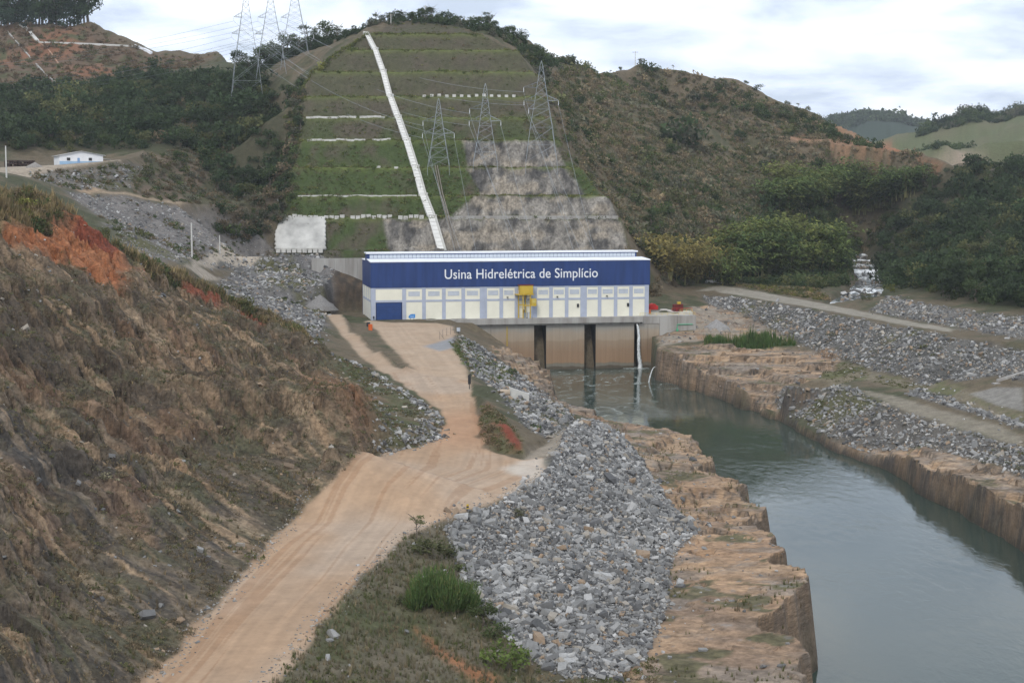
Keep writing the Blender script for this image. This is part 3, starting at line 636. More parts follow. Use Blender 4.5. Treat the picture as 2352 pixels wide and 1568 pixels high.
WOODS = [plan([(0,215),(180,202),(330,172),(420,170),(540,185),(640,225),(668,300),(650,450),(560,465),(480,400),(420,345),(330,342),(270,345),(130,348),(-60,345),(-200,330),(-200,215)], 560),
         plan([(1988,606),(2000,560),(2060,500),(2140,425),(2230,398),(2420,385),(2480,560),(2450,745),(2352,708),(2200,690),(2050,658)], 440),
         plan([(1650,655),(1690,560),(1760,470),(1830,430),(1980,400),(2090,410),(2060,500),(1985,560),(1950,600),(1945,650),(1880,664),(1760,655)], 560)]
def soil():
    C = np.zeros((NY, NU, 3), np.float32)
    n1 = fbm(GX/28, GY/28, 61, 4); n2 = fbm(GX/6, GY/6, 62, 4); n3 = fbm(GX/1.5, GY/1.5, 63, 3)
    dHx = np.gradient(H, U, axis=1)/YR[:, None]; dHy = np.gradient(H, YR, axis=0)-U[None, :]*dHx
    steep = np.hypot(dHx, dHy)
    def lay(m, c):
        c = np.asarray(c, np.float32)
        if c.ndim == 1: c = c[None, None, :]
        C[:] = C*(1-m[..., None])+c*m[..., None]
    def mixc(a, b, t): t = np.clip(t, 0, 1)[..., None]; return np.asarray(a, np.float32)*(1-t)+np.asarray(b, np.float32)*t
    one = np.ones(GX.shape, np.float32)
    # dry hill scrub
    lay(one, mixc((0.16,0.128,0.085), (0.080,0.085,0.045), ss(0.42, 0.62, 0.6*n1+0.4*n2)))
    lay(mask(R['right_hill'], 6, 6)*ss(0.40, 0.65, n2)*0.8, (0.20,0.16,0.105))
    lay(ss(1080, 1200, GY)*ss(2900, 2500, GY), mixc((0.125,0.14,0.062), (0.155,0.148,0.08), ss(0.35, 0.65, n1)))
    lay(ss(2500, 2900, GY), (0.03,0.05,0.028))
    # red hill at the back left
    m = mask(R['red_hill'], 8, 8); lay(m, mixc((0.15,0.105,0.07), (0.25,0.125,0.072), ss(0.52, 0.68, fbm(GX/40, GY/60, 65, 4))))
    lay(m*ss(0.55, 0.68, n2), (0.10,0.10,0.05))
    lay(mask(R['hill_track'], 2, 1)*0.85, (0.34,0.20,0.12))
    for k in ('red_a', 'red_b', 'red_c'): lay(mask(R[k], 4, 4)*0.8, mixc((0.42,0.16,0.075), (0.26,0.14,0.085), n2))
    lay(mask(R['dirt_flat'], 6, 3), (0.38,0.30,0.22))
    # terraced cut: dark mulch, green growth lower down and along the benches
    zz = H
    m = CUTM
    gr = np.clip(ss(104, 66, zz)*0.80+0.22, 0, 1)
    lay(m, mixc((0.105,0.088,0.063), (0.066,0.092,0.030), ss(0.70, 0.40, n2*0.6+0.4*fbm(GX/14, GY/14, 66, 3))*gr*1.3+0.04))
    for k in range(1, len(BR)):
        yb = BEN[k][1]; b = np.exp(-((GY-yb-1.0)/2.0)**2)*m
        lay(np.clip(b*(0.55+0.9*n2), 0, 1)*0.9, (0.15,0.18,0.05))
    lay(ROCKM, mixc((0.30,0.275,0.24), (0.10,0.094,0.088), ss(0.38, 0.66, 0.55*fbm(GX/2.2, H/9, 67, 4)+0.45*fbm(GX/7, H/5, 68, 3))))
    lay(ROCKM*ss(0.56, 0.64, fbm(GX/9, H/4, 69, 4))*0.8, (0.36,0.31,0.245))
    lay(mask(plan([(748,636),(836,618),(838,702),(775,708),(752,690)], 480), 1.5, 1.5), mixc((0.13,0.095,0.065), (0.075,0.062,0.05), ss(0.4, 0.6, fbm(GX/2, H/2, 70, 3))))
    # grey fill and rubble
    def rub(key, f=2.0, j=3.0, a=(0.15,0.147,0.145), b=(0.075,0.074,0.074), veg=0.0):
        m = mask(R[key], f, j); lay(m, mixc(a, b, ss(0.35, 0.65, n2*0.5+n3*0.5)))
        if veg: lay(m*ss(0.60-veg*0.2, 0.72-veg*0.2, 0.6*n1+0.4*n2), (0.12,0.115,0.06))
    rub('fill', 4, 5, (0.235,0.215,0.20), (0.15,0.14,0.132), 0.35); rub('fill2', 3, 3, (0.21,0.20,0.195), (0.13,0.125,0.122), 0.3)
    rub('house_slope', 3, 3, (0.20,0.18,0.155), (0.11,0.105,0.095), 0.5)
    lay(mask(R['brown_slope'], 4, 4), mixc((0.17,0.13,0.095), (0.10,0.095,0.055), ss(0.4, 0.6, n2)))
    rub('mid_bank', 1.5, 2, veg=0.45); rub('heap', 1.5, 1.5); rub('rubble_inner', 1.5, 1.5, veg=0.6)
    rub('riprap', 2, 2, (0.155,0.148,0.135), (0.085,0.082,0.075), 0.35); rub('riprap2', 2, 1.5, (0.165,0.15,0.132), (0.09,0.084,0.075), 0.4)
    rub('riprap3', 1, 1); rub('riprap4', 2, 2, (0.19,0.18,0.165), (0.115,0.11,0.10), 0.4)
    lay(mask(R['heap_dust'], 2.5, 2.5)*0.7, (0.40,0.41,0.42))
    # left rock slope
    m = SLOPE
    beds = 0.55*ST1+0.45*ST2; qn = (0.75*GX+GY)/1.25+(fbm(GX/16, GY/16, 8, 4)-0.5)*6; pn = (GX-0.75*GY)/1.25
    rockc = mixc((0.115,0.088,0.063), (0.30,0.215,0.14), ss(0.43, 0.63, beds))
    low = ss(265, 180, GY)*ss(-28, -40, GX)
    rockc = rockc*(1-0.75*low[..., None])+mixc((0.075,0.073,0.07), (0.24,0.195,0.15), ss(0.46, 0.66, ST2))*(0.75*low[..., None])
    lay(m, rockc)
    dry = ss(0.40, 0.54, 0.5*n1+0.3*n2+0.2*n3)*ss(1.5, 0.8, steep)
    lay(m*dry*0.85, mixc((0.135,0.112,0.078), (0.105,0.102,0.060), ss(0.4, 0.65, n2)))
    lay(m*ss(0.56, 0.66, fbm(GX/16, GY/16, 71, 4))*0.32, mixc((0.33,0.185,0.105), (0.25,0.135,0.08), n2))
    lay(m*ss(0.66, 0.76, ST1)*0.6, (0.40,0.30,0.20))
    vein = fbm(qn/1.3, pn/24, 78, 3); lay(m*ss(0.58, 0.68, vein)*ss(0.42, 0.58, fbm(GX/15, GY/15, 79, 3))*0.85, mixc((0.42,0.315,0.21), (0.36,0.235,0.14), n2))
    crack = fbm(qn/0.9, pn/7, 72, 3); lay(m*ss(0.40, 0.30, crack)*0.6, (0.06,0.048,0.036))
    lay(mask(R['inner'], 2, 2), mixc((0.155,0.125,0.08), (0.105,0.11,0.055), ss(0.4, 0.6, n2)))
    lay(mask(R['veg_crest'], 3, 3), mixc((0.22,0.17,0.085), (0.10,0.105,0.045), ss(0.42, 0.6, n2)))
    red = mixc((0.33,0.115,0.05), (0.40,0.19,0.095), n3)
    lay(mask(R['red1'], 2, 3), red); lay(mask(R['red1b'], 1, 1), (0.235,0.07,0.04)); lay(mask(R['red2'], 1, 1)*0.85, (0.235,0.07,0.04)); lay(mask(R['red3'], 1, 1)*0.85, (0.25,0.08,0.045))
    lay(mask(R['red4'], 4, 4)*0.6, mixc((0.29,0.13,0.065), (0.19,0.115,0.068), n2))
    lay(mask(R['mound'], 1.5, 1.5), mixc((0.20,0.115,0.065), (0.13,0.12,0.06), ss(0.4, 0.6, n2))); lay(mask(R['mound_red'], 0.6, 0.5), (0.23,0.065,0.038))
    # verge
    lay(mask(R['verge'], 1.0, 1.0), mixc((0.165,0.142,0.10), (0.105,0.108,0.055), ss(0.45, 0.66, 0.5*n1+0.5*n2)))
    lay(mask(R['scar'], 1.0, 1.5)*0.9, (0.36,0.17,0.085))
    lay(mask(R['toe'], 1.5, 1.5), mixc((0.27,0.17,0.10), (0.15,0.13,0.085), ss(0.42, 0.6, n2)))
    # river slabs
    for key in ('terrace', 'slab_r', 'slab_r2', 'outcrop', 'yard_rock'):
        m = mask(R[key], 1.0, 0.8); bed = fbm(GX/14, H/0.5+GY/6, 73, 4)
        lay(m, mixc((0.44,0.305,0.195), (0.24,0.185,0.14), ss(0.40, 0.66, bed)))
        lay(m*np.clip(ss(0.52, 0.66, n1)*0.4+(0.55*ss(240, 200, GY)*n2 if key == 'terrace' else 0), 0, 1), (0.40,0.24,0.14)); lay(m*ss(0.52, 0.64, fbm(GX/9, GY/5, 76, 4))*0.6, (0.27,0.235,0.20))
        lay(m*ss(0.58, 0.66, n2)*ss(0.5, 0.25, steep), (0.14,0.125,0.07))
        lay(m*ss(0.72, 0.8, n3)*0.6, (0.24,0.225,0.21))
        ck = fbm((GX*0.28+GY)/1.5+JX*2, (GX-0.28*GY)/16, 80, 3); kk = 0.3 if key == 'terrace' else 1.0; lay(m*ss(0.37, 0.28, ck)*0.75*kk, (0.085,0.07,0.055)); lay(m*ss(0.64, 0.74, ck)*0.5*kk, (0.46,0.36,0.26))
    lay(mask(R['yard_rock'], 2, 2)*ss(0.42, 0.55, n2)*0.8, (0.36,0.31,0.25))
    lay(mask(R['mid_grass'], 1.5, 2.5)*ss(0.3, 0.5, n2), (0.10,0.13,0.04)); lay(mask(R['reeds'], 1, 1), (0.05,0.085,0.025))
    lay(mask(R['flat_r'], 2, 3), mixc((0.21,0.18,0.125), (0.15,0.15,0.075), ss(0.42, 0.6, n2)))
    # cliff faces towards the river: weathered brown rock with dark stain bands near the water
    inr = ss(0.9, 1.6, steep)*(GY < 620)*(H < 13)*np.clip(mask(R['terrace'], 6, 1)+mask(R['slab_r'], 6, 1)+mask(R['slab_r2'], 7, 1)*2+mask(R['riprap2'], 7, 1)*2, 0, 1)
    lay(np.clip(inr*1.0, 0, 1), mixc((0.24,0.17,0.115), (0.095,0.085,0.076), ss(0.38, 0.62, 0.6*fbm(GX/8+GY/8, H/0.7, 74, 4)+0.4*fbm(GX/3, GY/3, 75, 3))))
    lay(ss(1.0, 0.2, H)*(GY < 620), (0.07,0.06,0.045))
    # stream bed, wood floor
    for pl in WOODS: lay(mask(pl, 8, 6)*0.85, mixc((0.055,0.062,0.034), (0.085,0.078,0.048), n2))
    m = mask(R['stream'], 4, 2); lay(m, mixc((0.19,0.15,0.105), (0.09,0.08,0.065), n3))
    # roads last: pale compacted earth with wheel tracks that follow the road
    rd = mask(R['road'], 0.5, 1.2)
    ctr = [((a+b)/2, (c+d)/2) for (a, c), (b, d) in zip([(p[0], p[1]) for p in [(-38,82)]+roadL[:5]], [(p[0], p[1]) for p in [(-27,82)]+roadR[:5]])]
    ctr += [Z(1040,1075,18)[:2], Z(1062,1020,18)[:2], Z(1052,960,18)[:2], Z(1030,900,18)[:2], Z(990,850,18)[:2], Z(930,780,18)[:2], Z(905,745,18)[:2]]
    dl, sdn = near_line(ctr, GX, GY); lat = dl*sdn+(fbm(GX/9, GY/30, 81, 2)-0.5)*2.2
    tone = fbm(lat/0.9, dl*0+GY/60, 82, 4)
    base = mixc((0.41,0.315,0.235), (0.395,0.27,0.175), ss(0.3, 0.7, fbm(GX/16, GY/22, 83, 3)))
    base = base*(0.80+0.42*tone[..., None])
    base = base*(1-0.26*ss(0.58, 0.68, tone)[..., None]*np.array((0.8,1.0,1.15)))
    lay(rd, base)
    warm = ss(11, 3, np.hypot(GX-Z(1062,985,18)[0], (GY-Z(1062,985,18)[1])/3)); lay(rd*warm*0.6, np.array((0.42,0.235,0.135)))
    b2 = mixc((0.41,0.315,0.23), (0.37,0.265,0.18), n2)
    lay(mask(R['side'], 0.7, 0.6), b2*1.0); lay(mask(R['yard'], 0.8, 0.8), b2*(0.9+0.25*tone[..., None]))
    lay(mask(R['gravel_patch'], 1.5, 1.0), (0.26,0.26,0.265)); lay(mask(R['pale'], 1.5, 1.5)*(0.4+0.6*n2)*0.9, (0.55,0.51,0.45))
    lay(mask(R['path'], 1, 1), mixc((0.31,0.27,0.22), (0.24,0.20,0.15), n3))
    lay(mask(R['bank_road'], 1.2, 1.0), mixc((0.31,0.28,0.235), (0.23,0.21,0.165), n2)); lay(mask(R['low_path'], 1.0, 1.5), mixc((0.25,0.22,0.175), (0.19,0.17,0.125), n2))
    lay(mask(R['slab_pad'], 0.6, 0.4), mixc((0.25,0.24,0.22), (0.20,0.185,0.16), n2))
    lay(mask(R['valley_path'], 1, 1), (0.36,0.31,0.25)); lay(mask(R['house_road'], 1, 0.6)*0.85, (0.36,0.30,0.235)); lay(mask(R['bench_pad'], 1.5, 1.5), (0.42,0.31,0.21)); lay(mask(R['bench_path'], 0.8, 0.5)*0.8, (0.40,0.31,0.22))
    C *= (0.88+0.24*n3[..., None])*(0.76+0.18*np.clip(ROAD, 0, 1)[..., None])
    return np.clip(C, 0.01, 0.85), rd
SOIL, ROADC = soil()

def land_objects():
    idx = np.arange(NY*NU).reshape(NY, NU)
    F = np.stack([idx[:-1,:-1], idx[:-1,1:], idx[1:,1:], idx[1:,:-1]], -1)
    def fm(a): return (a[:-1,:-1]+a[1:,1:])/2 > 0.5
    lab = np.zeros((NY-1, NU-1), int)
    order = [('hillside', (GY > 600).astype(float)*(H > 22)), ('distant_hill', (GY > 1080).astype(float)), ('terraced_hill', CUTM), ('rock_face', ROCKM), ('rock_slope', SLOPE), ('river_terrace', mask(R['terrace'], 1, 0)),
             ('rubble_heap', mask(R['heap'], 1, 0)), ('riverbank', np.maximum.reduce([mask(R[k], 1, 0) for k in ('riprap', 'riprap2', 'flat_r', 'riprap3', 'riprap4')])), ('rock_bank', np.maximum.reduce([mask(R[k], 3, 0) for k in ('slab_r', 'slab_r2', 'outcrop')])),
             ('dirt_road', np.maximum.reduce([mask(R[k], 0.7, 0.8) for k in ('road', 'side', 'yard')])), ('path', np.maximum.reduce([mask(R[k], 1, 1) for k in ('path', 'bank_road', 'low_path', 'valley_path')]))]
    for i, (nm, m) in enumerate(order): lab[fm(m)] = i+1
    V = np.stack([GX, GY, H], -1).reshape(-1, 3); CC = SOIL.reshape(-1, 3)
    out = {}
    for i, nm in enumerate(['ground']+[o[0] for o in order]):
        f = F[lab == i]
        if len(f) == 0: continue
        u, inv = np.unique(f, return_inverse=True)
        me = np_mesh(nm, V[u], inv.reshape(-1, 4), CC[u], smooth=nm not in ('rock_slope', 'river_terrace', 'rock_bank', 'rock_face'))
        o = link_data(nm, me, {'dirt_road': M_ROAD, 'rock_slope': M_SLOPE, 'rock_face': M_FACE, 'river_terrace': M_SLAB, 'rock_bank': M_SLAB, 'riverbank': M_GROUND}.get(nm, M_GROUND)); tag(o, kind='structure'); out[nm] = o
    return out
LAND = land_objects()
# ------------------------------------------------------------------ water
def water_mat(name, rgb, rough, bump, foam=False, scale=0.5):
    m, nt, N, L, P = new_mat(name)
    P.inputs['Base Color'].default_value = (*rgb, 1); P.inputs['Roughness'].default_value = rough; P.inputs['IOR'].default_value = 1.33
    P.inputs['Specular IOR Level'].default_value = 0.5
    tc = N.new('ShaderNodeTexCoord'); mp = N.new('ShaderNodeMapping'); L.new(tc.outputs['Object'], mp.inputs[0])
    mp.inputs['Scale'].default_value = (1.0, 0.45, 1.0); mp.inputs['Rotation'].default_value = (0, 0, 0.35)
    n = N.new('ShaderNodeTexNoise'); n.inputs['Scale'].default_value = scale; n.inputs['Detail'].default_value = 6; n.inputs['Roughness'].default_value = 0.6; n.inputs['Distortion'].default_value = 0.8
    L.new(mp.outputs[0], n.inputs['Vector'])
    b = N.new('ShaderNodeBump'); b.inputs['Distance'].default_value = bump; b.inputs['Strength'].default_value = 0.5
    L.new(n.outputs['Fac'], b.inputs['Height']); L.new(b.outputs[0], P.inputs['Normal'])
    pn = N.new('ShaderNodeTexNoise'); pn.inputs['Scale'].default_value = 0.035; pn.inputs['Detail'].default_value = 3; L.new(tc.outputs['Object'], pn.inputs['Vector'])
    pr = N.new('ShaderNodeMapRange'); pr.inputs['From Min'].default_value = 0.38; pr.inputs['From Max'].default_value = 0.62; pr.inputs['To Min'].default_value = 0.18; pr.inputs['To Max'].default_value = 0.75; L.new(pn.outputs['Fac'], pr.inputs['Value']); L.new(pr.outputs[0], b.inputs['Strength'])
    if foam:
        at = N.new('ShaderNodeAttribute'); at.attribute_name = 'Col'
        n2 = N.new('ShaderNodeTexNoise'); n2.inputs['Scale'].default_value = 0.22; n2.inputs['Detail'].default_value = 9; n2.inputs['Roughness'].default_value = 0.68; n2.inputs['Distortion'].default_value = 2.2
        mp2 = N.new('ShaderNodeMapping'); mp2.inputs['Scale'].default_value = (0.8, 0.35, 1); mp2.inputs['Rotation'].default_value = (0, 0, 0.5)
        L.new(tc.outputs['Object'], mp2.inputs[0]); L.new(mp2.outputs[0], n2.inputs['Vector'])
        ma = N.new('ShaderNodeMath'); ma.operation = 'MULTIPLY_ADD'; ma.inputs[1].default_value = 0.42; L.new(at.outputs['Fac'], ma.inputs[0]); L.new(n2.outputs['Fac'], ma.inputs[2])
        mr = N.new('ShaderNodeMapRange'); mr.inputs['From Min'].default_value = 0.80; mr.inputs['From Max'].default_value = 1.08; mr.inputs['To Max'].default_value = 0.75; L.new(ma.outputs[0], mr.inputs['Value'])
        mx = N.new('ShaderNodeMix'); mx.data_type = 'RGBA'; mx.inputs['A'].default_value = (*rgb, 1); mx.inputs['B'].default_value = (0.42, 0.47, 0.45, 1)
        L.new(mr.outputs[0], mx.inputs['Factor']); L.new(mx.outputs['Result'], P.inputs['Base Color'])
        mr2 = N.new('ShaderNodeMapRange'); mr2.inputs['To Min'].default_value = rough; mr2.inputs['To Max'].default_value = 0.6; L.new(mr.outputs[0], mr2.inputs['Value']); L.new(mr2.outputs[0], P.inputs['Roughness'])
    return m
def river():
    xs = np.linspace(-15, 150, 111); ys = np.linspace(60, 580, 261); X, Yy = np.meshgrid(xs, ys)
    v = np.stack([X, Yy, np.zeros_like(X)], -1).reshape(-1, 3); n, m = X.shape
    idx = np.arange(n*m).reshape(n, m); f = np.stack([idx[:-1,:-1], idx[:-1,1:], idx[1:,1:], idx[1:,:-1]], -1).reshape(-1, 4)
    foam = np.exp(-((v[:, 1]-525)/75.0)**2)*0.75+0.5*np.exp(-((v[:, 1]-430)/50.0)**2)*np.exp(-((v[:, 0]-30)/25.0)**2)
    jx, jy, _ = ph(93.5, -4); foam += 0.8*np.exp(-((v[:, 0]-jx)**2+(v[:, 1]-jy)**2)/16.0)
    me = np_mesh('river', v, f, np.repeat(np.clip(foam, 0, 1.2)[:, None], 3, 1))
    o = link_data('river', me, water_mat('river_water', (0.034, 0.052, 0.042), 0.035, 0.10, True)); tag(o, kind='structure')
river()

# ------------------------------------------------------------------ powerhouse
M_CREAM = paint('cream_wall', (0.80,0.78,0.66), 0.75, 0.04, 0.25); M_GREY = paint('grey_trim', (0.42,0.46,0.56), 0.7, 0.06, 0.4)
M_BLUE = paint('blue_cladding', (0.018,0.048,0.175), 0.5, 0.14, 0.5, spec=0.35, streak=True); M_WHITE = paint('white_roof', (0.78,0.80,0.84), 0.6, 0.06, 0.2)
M_LETTER = paint('white_letters', (0.80,0.82,0.86), 0.6, 0.03); M_LOUVRE = paint('louvre_grey', (0.50,0.54,0.60), 0.6, 0.06)
M_DOOR = paint('door_blue', (0.020,0.055,0.19), 0.5, 0.10, 0.5); M_DARK = paint('dark_steel', (0.03,0.032,0.035), 0.6, 0.1)
M_PANE = paint('frosted_pane', (0.55,0.60,0.66), 0.25, 0.10, 0.5, spec=0.5)
M_CONC = paint('concrete', (0.37,0.36,0.34), 0.85, 0.14, 0.35, streak=True, bump=0.03, dirt=(0.22,0.20,0.18)); M_CONC_L = paint('pale_concrete', (0.55,0.54,0.51), 0.85, 0.10, 0.4, bump=0.02)
M_YEL = paint('crane_yellow', (0.58,0.40,0.045), 0.5, 0.10, 0.5); M_YEL_P = paint('rail_yellow', (0.62,0.50,0.14), 0.6, 0.1); M_STEEL = paint('galvanised_steel', (0.28,0.305,0.325), 0.5, 0.12, 0.5, metal=0.2)
M_RED = paint('red_paint', (0.62,0.035,0.03), 0.5, 0.1); M_DRED = paint('oxide_red', (0.16,0.03,0.028), 0.7, 0.15); M_ORANGE = paint('orange_drum', (0.65,0.13,0.025), 0.5, 0.08)
M_SKYB = paint('sign_blue', (0.05,0.25,0.62), 0.5, 0.05); M_WOOD = paint('grey_wood', (0.26,0.23,0.19), 0.9, 0.15, 1.5); M_GREEN = paint('pipe_green', (0.10,0.42,0.24), 0.5, 0.08)
def stain_mat():
    """concrete wall with the flood stain: pale above, ochre below a level line, dark at the water"""
    m, nt, N, L, P = new_mat('stained_concrete'); tc = N.new('ShaderNodeTexCoord'); g = N.new('ShaderNodeNewGeometry')
    sep = N.new('ShaderNodeSeparateXYZ'); L.new(g.outputs['Position'], sep.inputs[0])
    n = N.new('ShaderNodeTexNoise'); n.inputs['Scale'].default_value = 0.25; n.inputs['Detail'].default_value = 6; L.new(g.outputs['Position'], n.inputs['Vector'])
    mp = N.new('ShaderNodeMapping'); mp.inputs['Scale'].default_value = (1.2, 1.2, 0.06); L.new(g.outputs['Position'], mp.inputs[0])
    n2 = N.new('ShaderNodeTexNoise'); n2.inputs['Scale'].default_value = 0.9; n2.inputs['Detail'].default_value = 6; n2.inputs['Roughness'].default_value = 0.65; L.new(mp.outputs[0], n2.inputs['Vector'])
    a = N.new('ShaderNodeMath'); a.operation = 'MULTIPLY_ADD'; a.inputs[1].default_value = 2.2; L.new(n.outputs['Fac'], a.inputs[0]); L.new(sep.outputs['Z'], a.inputs[2])
    mr = N.new('ShaderNodeMapRange'); mr.inputs['From Min'].default_value = 0.0; mr.inputs['From Max'].default_value = 18.0; L.new(a.outputs[0], mr.inputs['Value'])
    cr = N.new('ShaderNodeValToRGB'); e = cr.color_ramp.elements
    e[0].position = 0.0; e[0].color = (0.10,0.085,0.06,1); e[1].position = 1.0; e[1].color = (0.33,0.315,0.29,1)
    for p, c in ((0.10,(0.11,0.09,0.065)),(0.125,(0.20,0.185,0.15)),(0.17,(0.20,0.175,0.13)),(0.19,(0.30,0.195,0.12)),(0.40,(0.29,0.195,0.125)),(0.62,(0.31,0.235,0.165)),(0.63,(0.35,0.275,0.20)),(0.78,(0.36,0.30,0.235)),(0.86,(0.32,0.30,0.265))):
        x = cr.color_ramp.elements.new(p); x.color = (*c, 1)
    L.new(mr.outputs[0], cr.inputs[0])
    mr2 = N.new('ShaderNodeMapRange'); mr2.inputs['From Min'].default_value = 0.35; mr2.inputs['From Max'].default_value = 0.65; mr2.inputs['To Min'].default_value = 0.90; mr2.inputs['To Max'].default_value = 1.04; L.new(n2.outputs['Fac'], mr2.inputs['Value'])
    mx = N.new('ShaderNodeMix'); mx.data_type = 'RGBA'; mx.blend_type = 'MULTIPLY'; mx.inputs['Factor'].default_value = 1; L.new(cr.outputs[0], mx.inputs['A']); L.new(mr2.outputs[0], mx.inputs['B'])
    L.new(mx.outputs['Result'], P.inputs['Base Color']); P.inputs['Roughness'].default_value = 0.85; P.inputs['Specular IOR Level'].default_value = 0.2
    return m
M_STAIN = stain_mat()
def fa(px):                           # metres along the facade under a survey column
    rx = ray(px, 700)[0]; return (rx*PL[1]-PL[0])/(FX[0]-rx*FX[1])
def c4(x): return (1300+x/1.68)*0.605
PIL = [(fa(c4(x)), w) for x, w in ((203,1.5),(394,1.35),(520,1.25),(647,1.25),(771,1.25),(899,2.5),(1013,1.25),(1110,1.3),(1222,2.2),(1330,1.25),(1430,1.25),(1538,2.3),(1640,1.25),(1742,1.25),(1840,1.25))]
PIL[0] = (0.75, 1.5); PIL.append((PH_L-0.75, 1.5))
ZB, ZT, ZM = 10.9, 19.7, 6.35            # bottom and top of the blue cladding, middle beam
def powerhouse():
    t = empty('powerhouse', (PL[0], PL[1], YARD), PHI)
    tag(t, 'long cream and blue hydroelectric powerhouse with white lettering above the river wall', 'power station')
    # solid core behind the wall panels
    MB().box(0.25, PH_L-0.25, 0.35, PH_W-0.25, -0.6, ZB+0.05).build('wall_core', M_GREY, t)
    cl = MB().box(-0.15, PH_L+0.35, -0.18, PH_W, ZB+0.06, ZT).build('blue_cladding', M_BLUE, t)
    sm = MB()
    for i in range(1, 66):
        x = i*PH_L/66; sm.box(x-0.05, x+0.05, -0.205, -0.16, ZB+0.1, ZT-0.05)
    o = sm.build('cladding_ribs', M_BLUE, cl); o['kind'] = 'stuff'
    # roof: front pitch, raised clerestory, rear pitch
    r = MB(); r.v = [(-0.3,-0.35,ZT+0.003),(PH_L+0.5,-0.35,ZT+0.003),(PH_L+0.5,11,ZT+0.55),(-0.3,11,ZT+0.55),(-0.3,-0.35,ZT+0.28),(PH_L+0.5,-0.35,ZT+0.28),(PH_L+0.5,11,ZT+0.8),(-0.3,11,ZT+0.8)]
    r.f = [(0,3,2,1),(4,5,6,7),(0,1,5,4),(1,2,6,5),(2,3,7,6),(3,0,4,7)]; roof = r.build('roof', M_WHITE, t)
    MB().box(-0.3, PH_L+0.5, 17.2, PH_W+0.3, ZT+0.003, ZT+0.3).build('rear_roof', M_WHITE, t)
    cx0, cx1 = -0.15, PH_L-1.5
    ct = MB().box(cx0, cx1, 11.05, 17.1, ZT+0.02, ZT+2.5).build('clerestory', M_BLUE, t)
    MB().box(cx0-0.3, cx1+0.4, 10.4, 17.8, ZT+2.51, ZT+2.95).build('clerestory_roof', M_WHITE, t)
    n = 70; w = (cx1-cx0-1.4)/n; me = None
    for i in range(n):
        x = cx0+0.9+i*w
        if me is None:
            o = MB().box(0.05, w-0.05, -0.06, 0.0, 0, 1.25).build('pane', M_PANE, ct, loc=(x, 11.03, ZT+0.92)); me = o.data
        else: link_data('pane', me, None, ct, loc=(x, 11.03, ZT+0.92))
    # bays
    for i, (a, w) in enumerate(PIL):
        MB().box(a-w/2, a+w/2, -0.12, 0.34, -0.6, ZB+0.04).build('pilaster', M_GREY, t)
    for i in range(len(PIL)-1):
        x0 = PIL[i][0]+PIL[i][1]/2+0.004; x1 = PIL[i+1][0]-PIL[i+1][1]/2-0.004
        MB().box(x0, x1, -0.06, 0.33, ZM-0.35, ZM+0.35).build('beam', M_GREY, t)
        MB().box(x0, x1, -0.06, 0.33, ZB-0.42, ZB+0.03).build('top_beam', M_GREY, t)
        MB().box(x0, x1, 0.03, 0.32, ZM+0.354, ZB-0.424).build('wall_panel', M_CREAM, t)
        if i == 0:
            d = MB().box(x0+0.2, x1-0.15, 0.20, 0.345, -0.1, ZM-0.45).build('door', M_DOOR, t)
            for k in range(6):
                z0 = 0.05+k*0.95
                for q in range(3):
                    xx = x0+0.35+q*(x1-x0-0.6)/3
                    MB().box(xx, xx+(x1-x0-0.6)/3-0.12, 0.15, 0.199, z0, z0+0.85).build('door_panel', M_DOOR, d)
            MB().box(x0, x0+0.19, 0.0, 0.33, -0.1, ZM-0.36).build('door_jamb', M_DARK, t); MB().box(x1-0.14, x1, 0.0, 0.33, -0.1, ZM-0.36).build('door_jamb', M_DARK, t)
            continue
        MB().box(x0, x1, 0.03, 0.32, -0.5, ZM-0.354).build('wall_panel', M_CREAM, t)
        lw = min(3.75, (x1-x0)*0.74); cx = (x0+x1)/2; z0, z1 = ZM+1.75, ZM+3.15
        if i == 7: continue
        fr = MB(); fr.box(cx-lw/2-0.1, cx+lw/2+0.1, -0.045, 0.028, z1, z1+0.1).box(cx-lw/2-0.1, cx+lw/2+0.1, -0.045, 0.028, z0-0.1, z0).box(cx-lw/2-0.1, cx-lw/2, -0.045, 0.028, z0+0.003, z1-0.003).box(cx+lw/2, cx+lw/2+0.1, -0.045, 0.028, z0+0.003, z1-0.003)
        fo = fr.build('louvre', M_LOUVRE, t)
        for k in range(6):
            zz = z0+0.02+k*(z1-z0)/6; s = MB(); dz = (z1-z0)/6*0.85
            s.v = [(cx-lw/2,-0.03,zz),(cx+lw/2,-0.03,zz),(cx+lw/2,0.02,zz+dz),(cx-lw/2,0.02,zz+dz),(cx-lw/2,-0.015,zz-0.02),(cx+lw/2,-0.015,zz-0.02),(cx+lw/2,0.028,zz+dz-0.02),(cx-lw/2,0.028,zz+dz-0.02)]
            s.f = [(0,1,2,3),(7,6,5,4),(0,4,5,1),(1,5,6,2),(2,6,7,3),(3,7,4,0)]; s.build('slat', M_LOUVRE, fo)
    # left end wall: three bays
    for k, (y0, y1) in enumerate(((0.5,1.3),(6.5,7.2),(13,13.7),(19.5,20.2),(25.9,26.8))):
        MB().box(-0.10, 0.24, y0, y1, -0.6, ZB+0.04).build('pilaster', M_GREY, t)
    for k in range(4):
        y0, y1 = ((1.304,6.496),(7.204,12.996),(13.704,19.496),(20.204,25.896))[k]
        MB().box(-0.05, 0.24, y0, y1, ZM-0.35, ZM+0.35).build('beam', M_GREY, t); MB().box(0.02, 0.24, y0, y1, ZM+0.354, ZB-0.02).build('wall_panel', M_CREAM, t); MB().box(0.02, 0.24, y0, y1, -0.5, ZM-0.354).build('wall_panel', M_CREAM, t)
    MB().box(PH_L-0.24, PH_L, 0.4, PH_W-0.3, -0.5, ZB).build('wall_panel', M_CREAM, t)
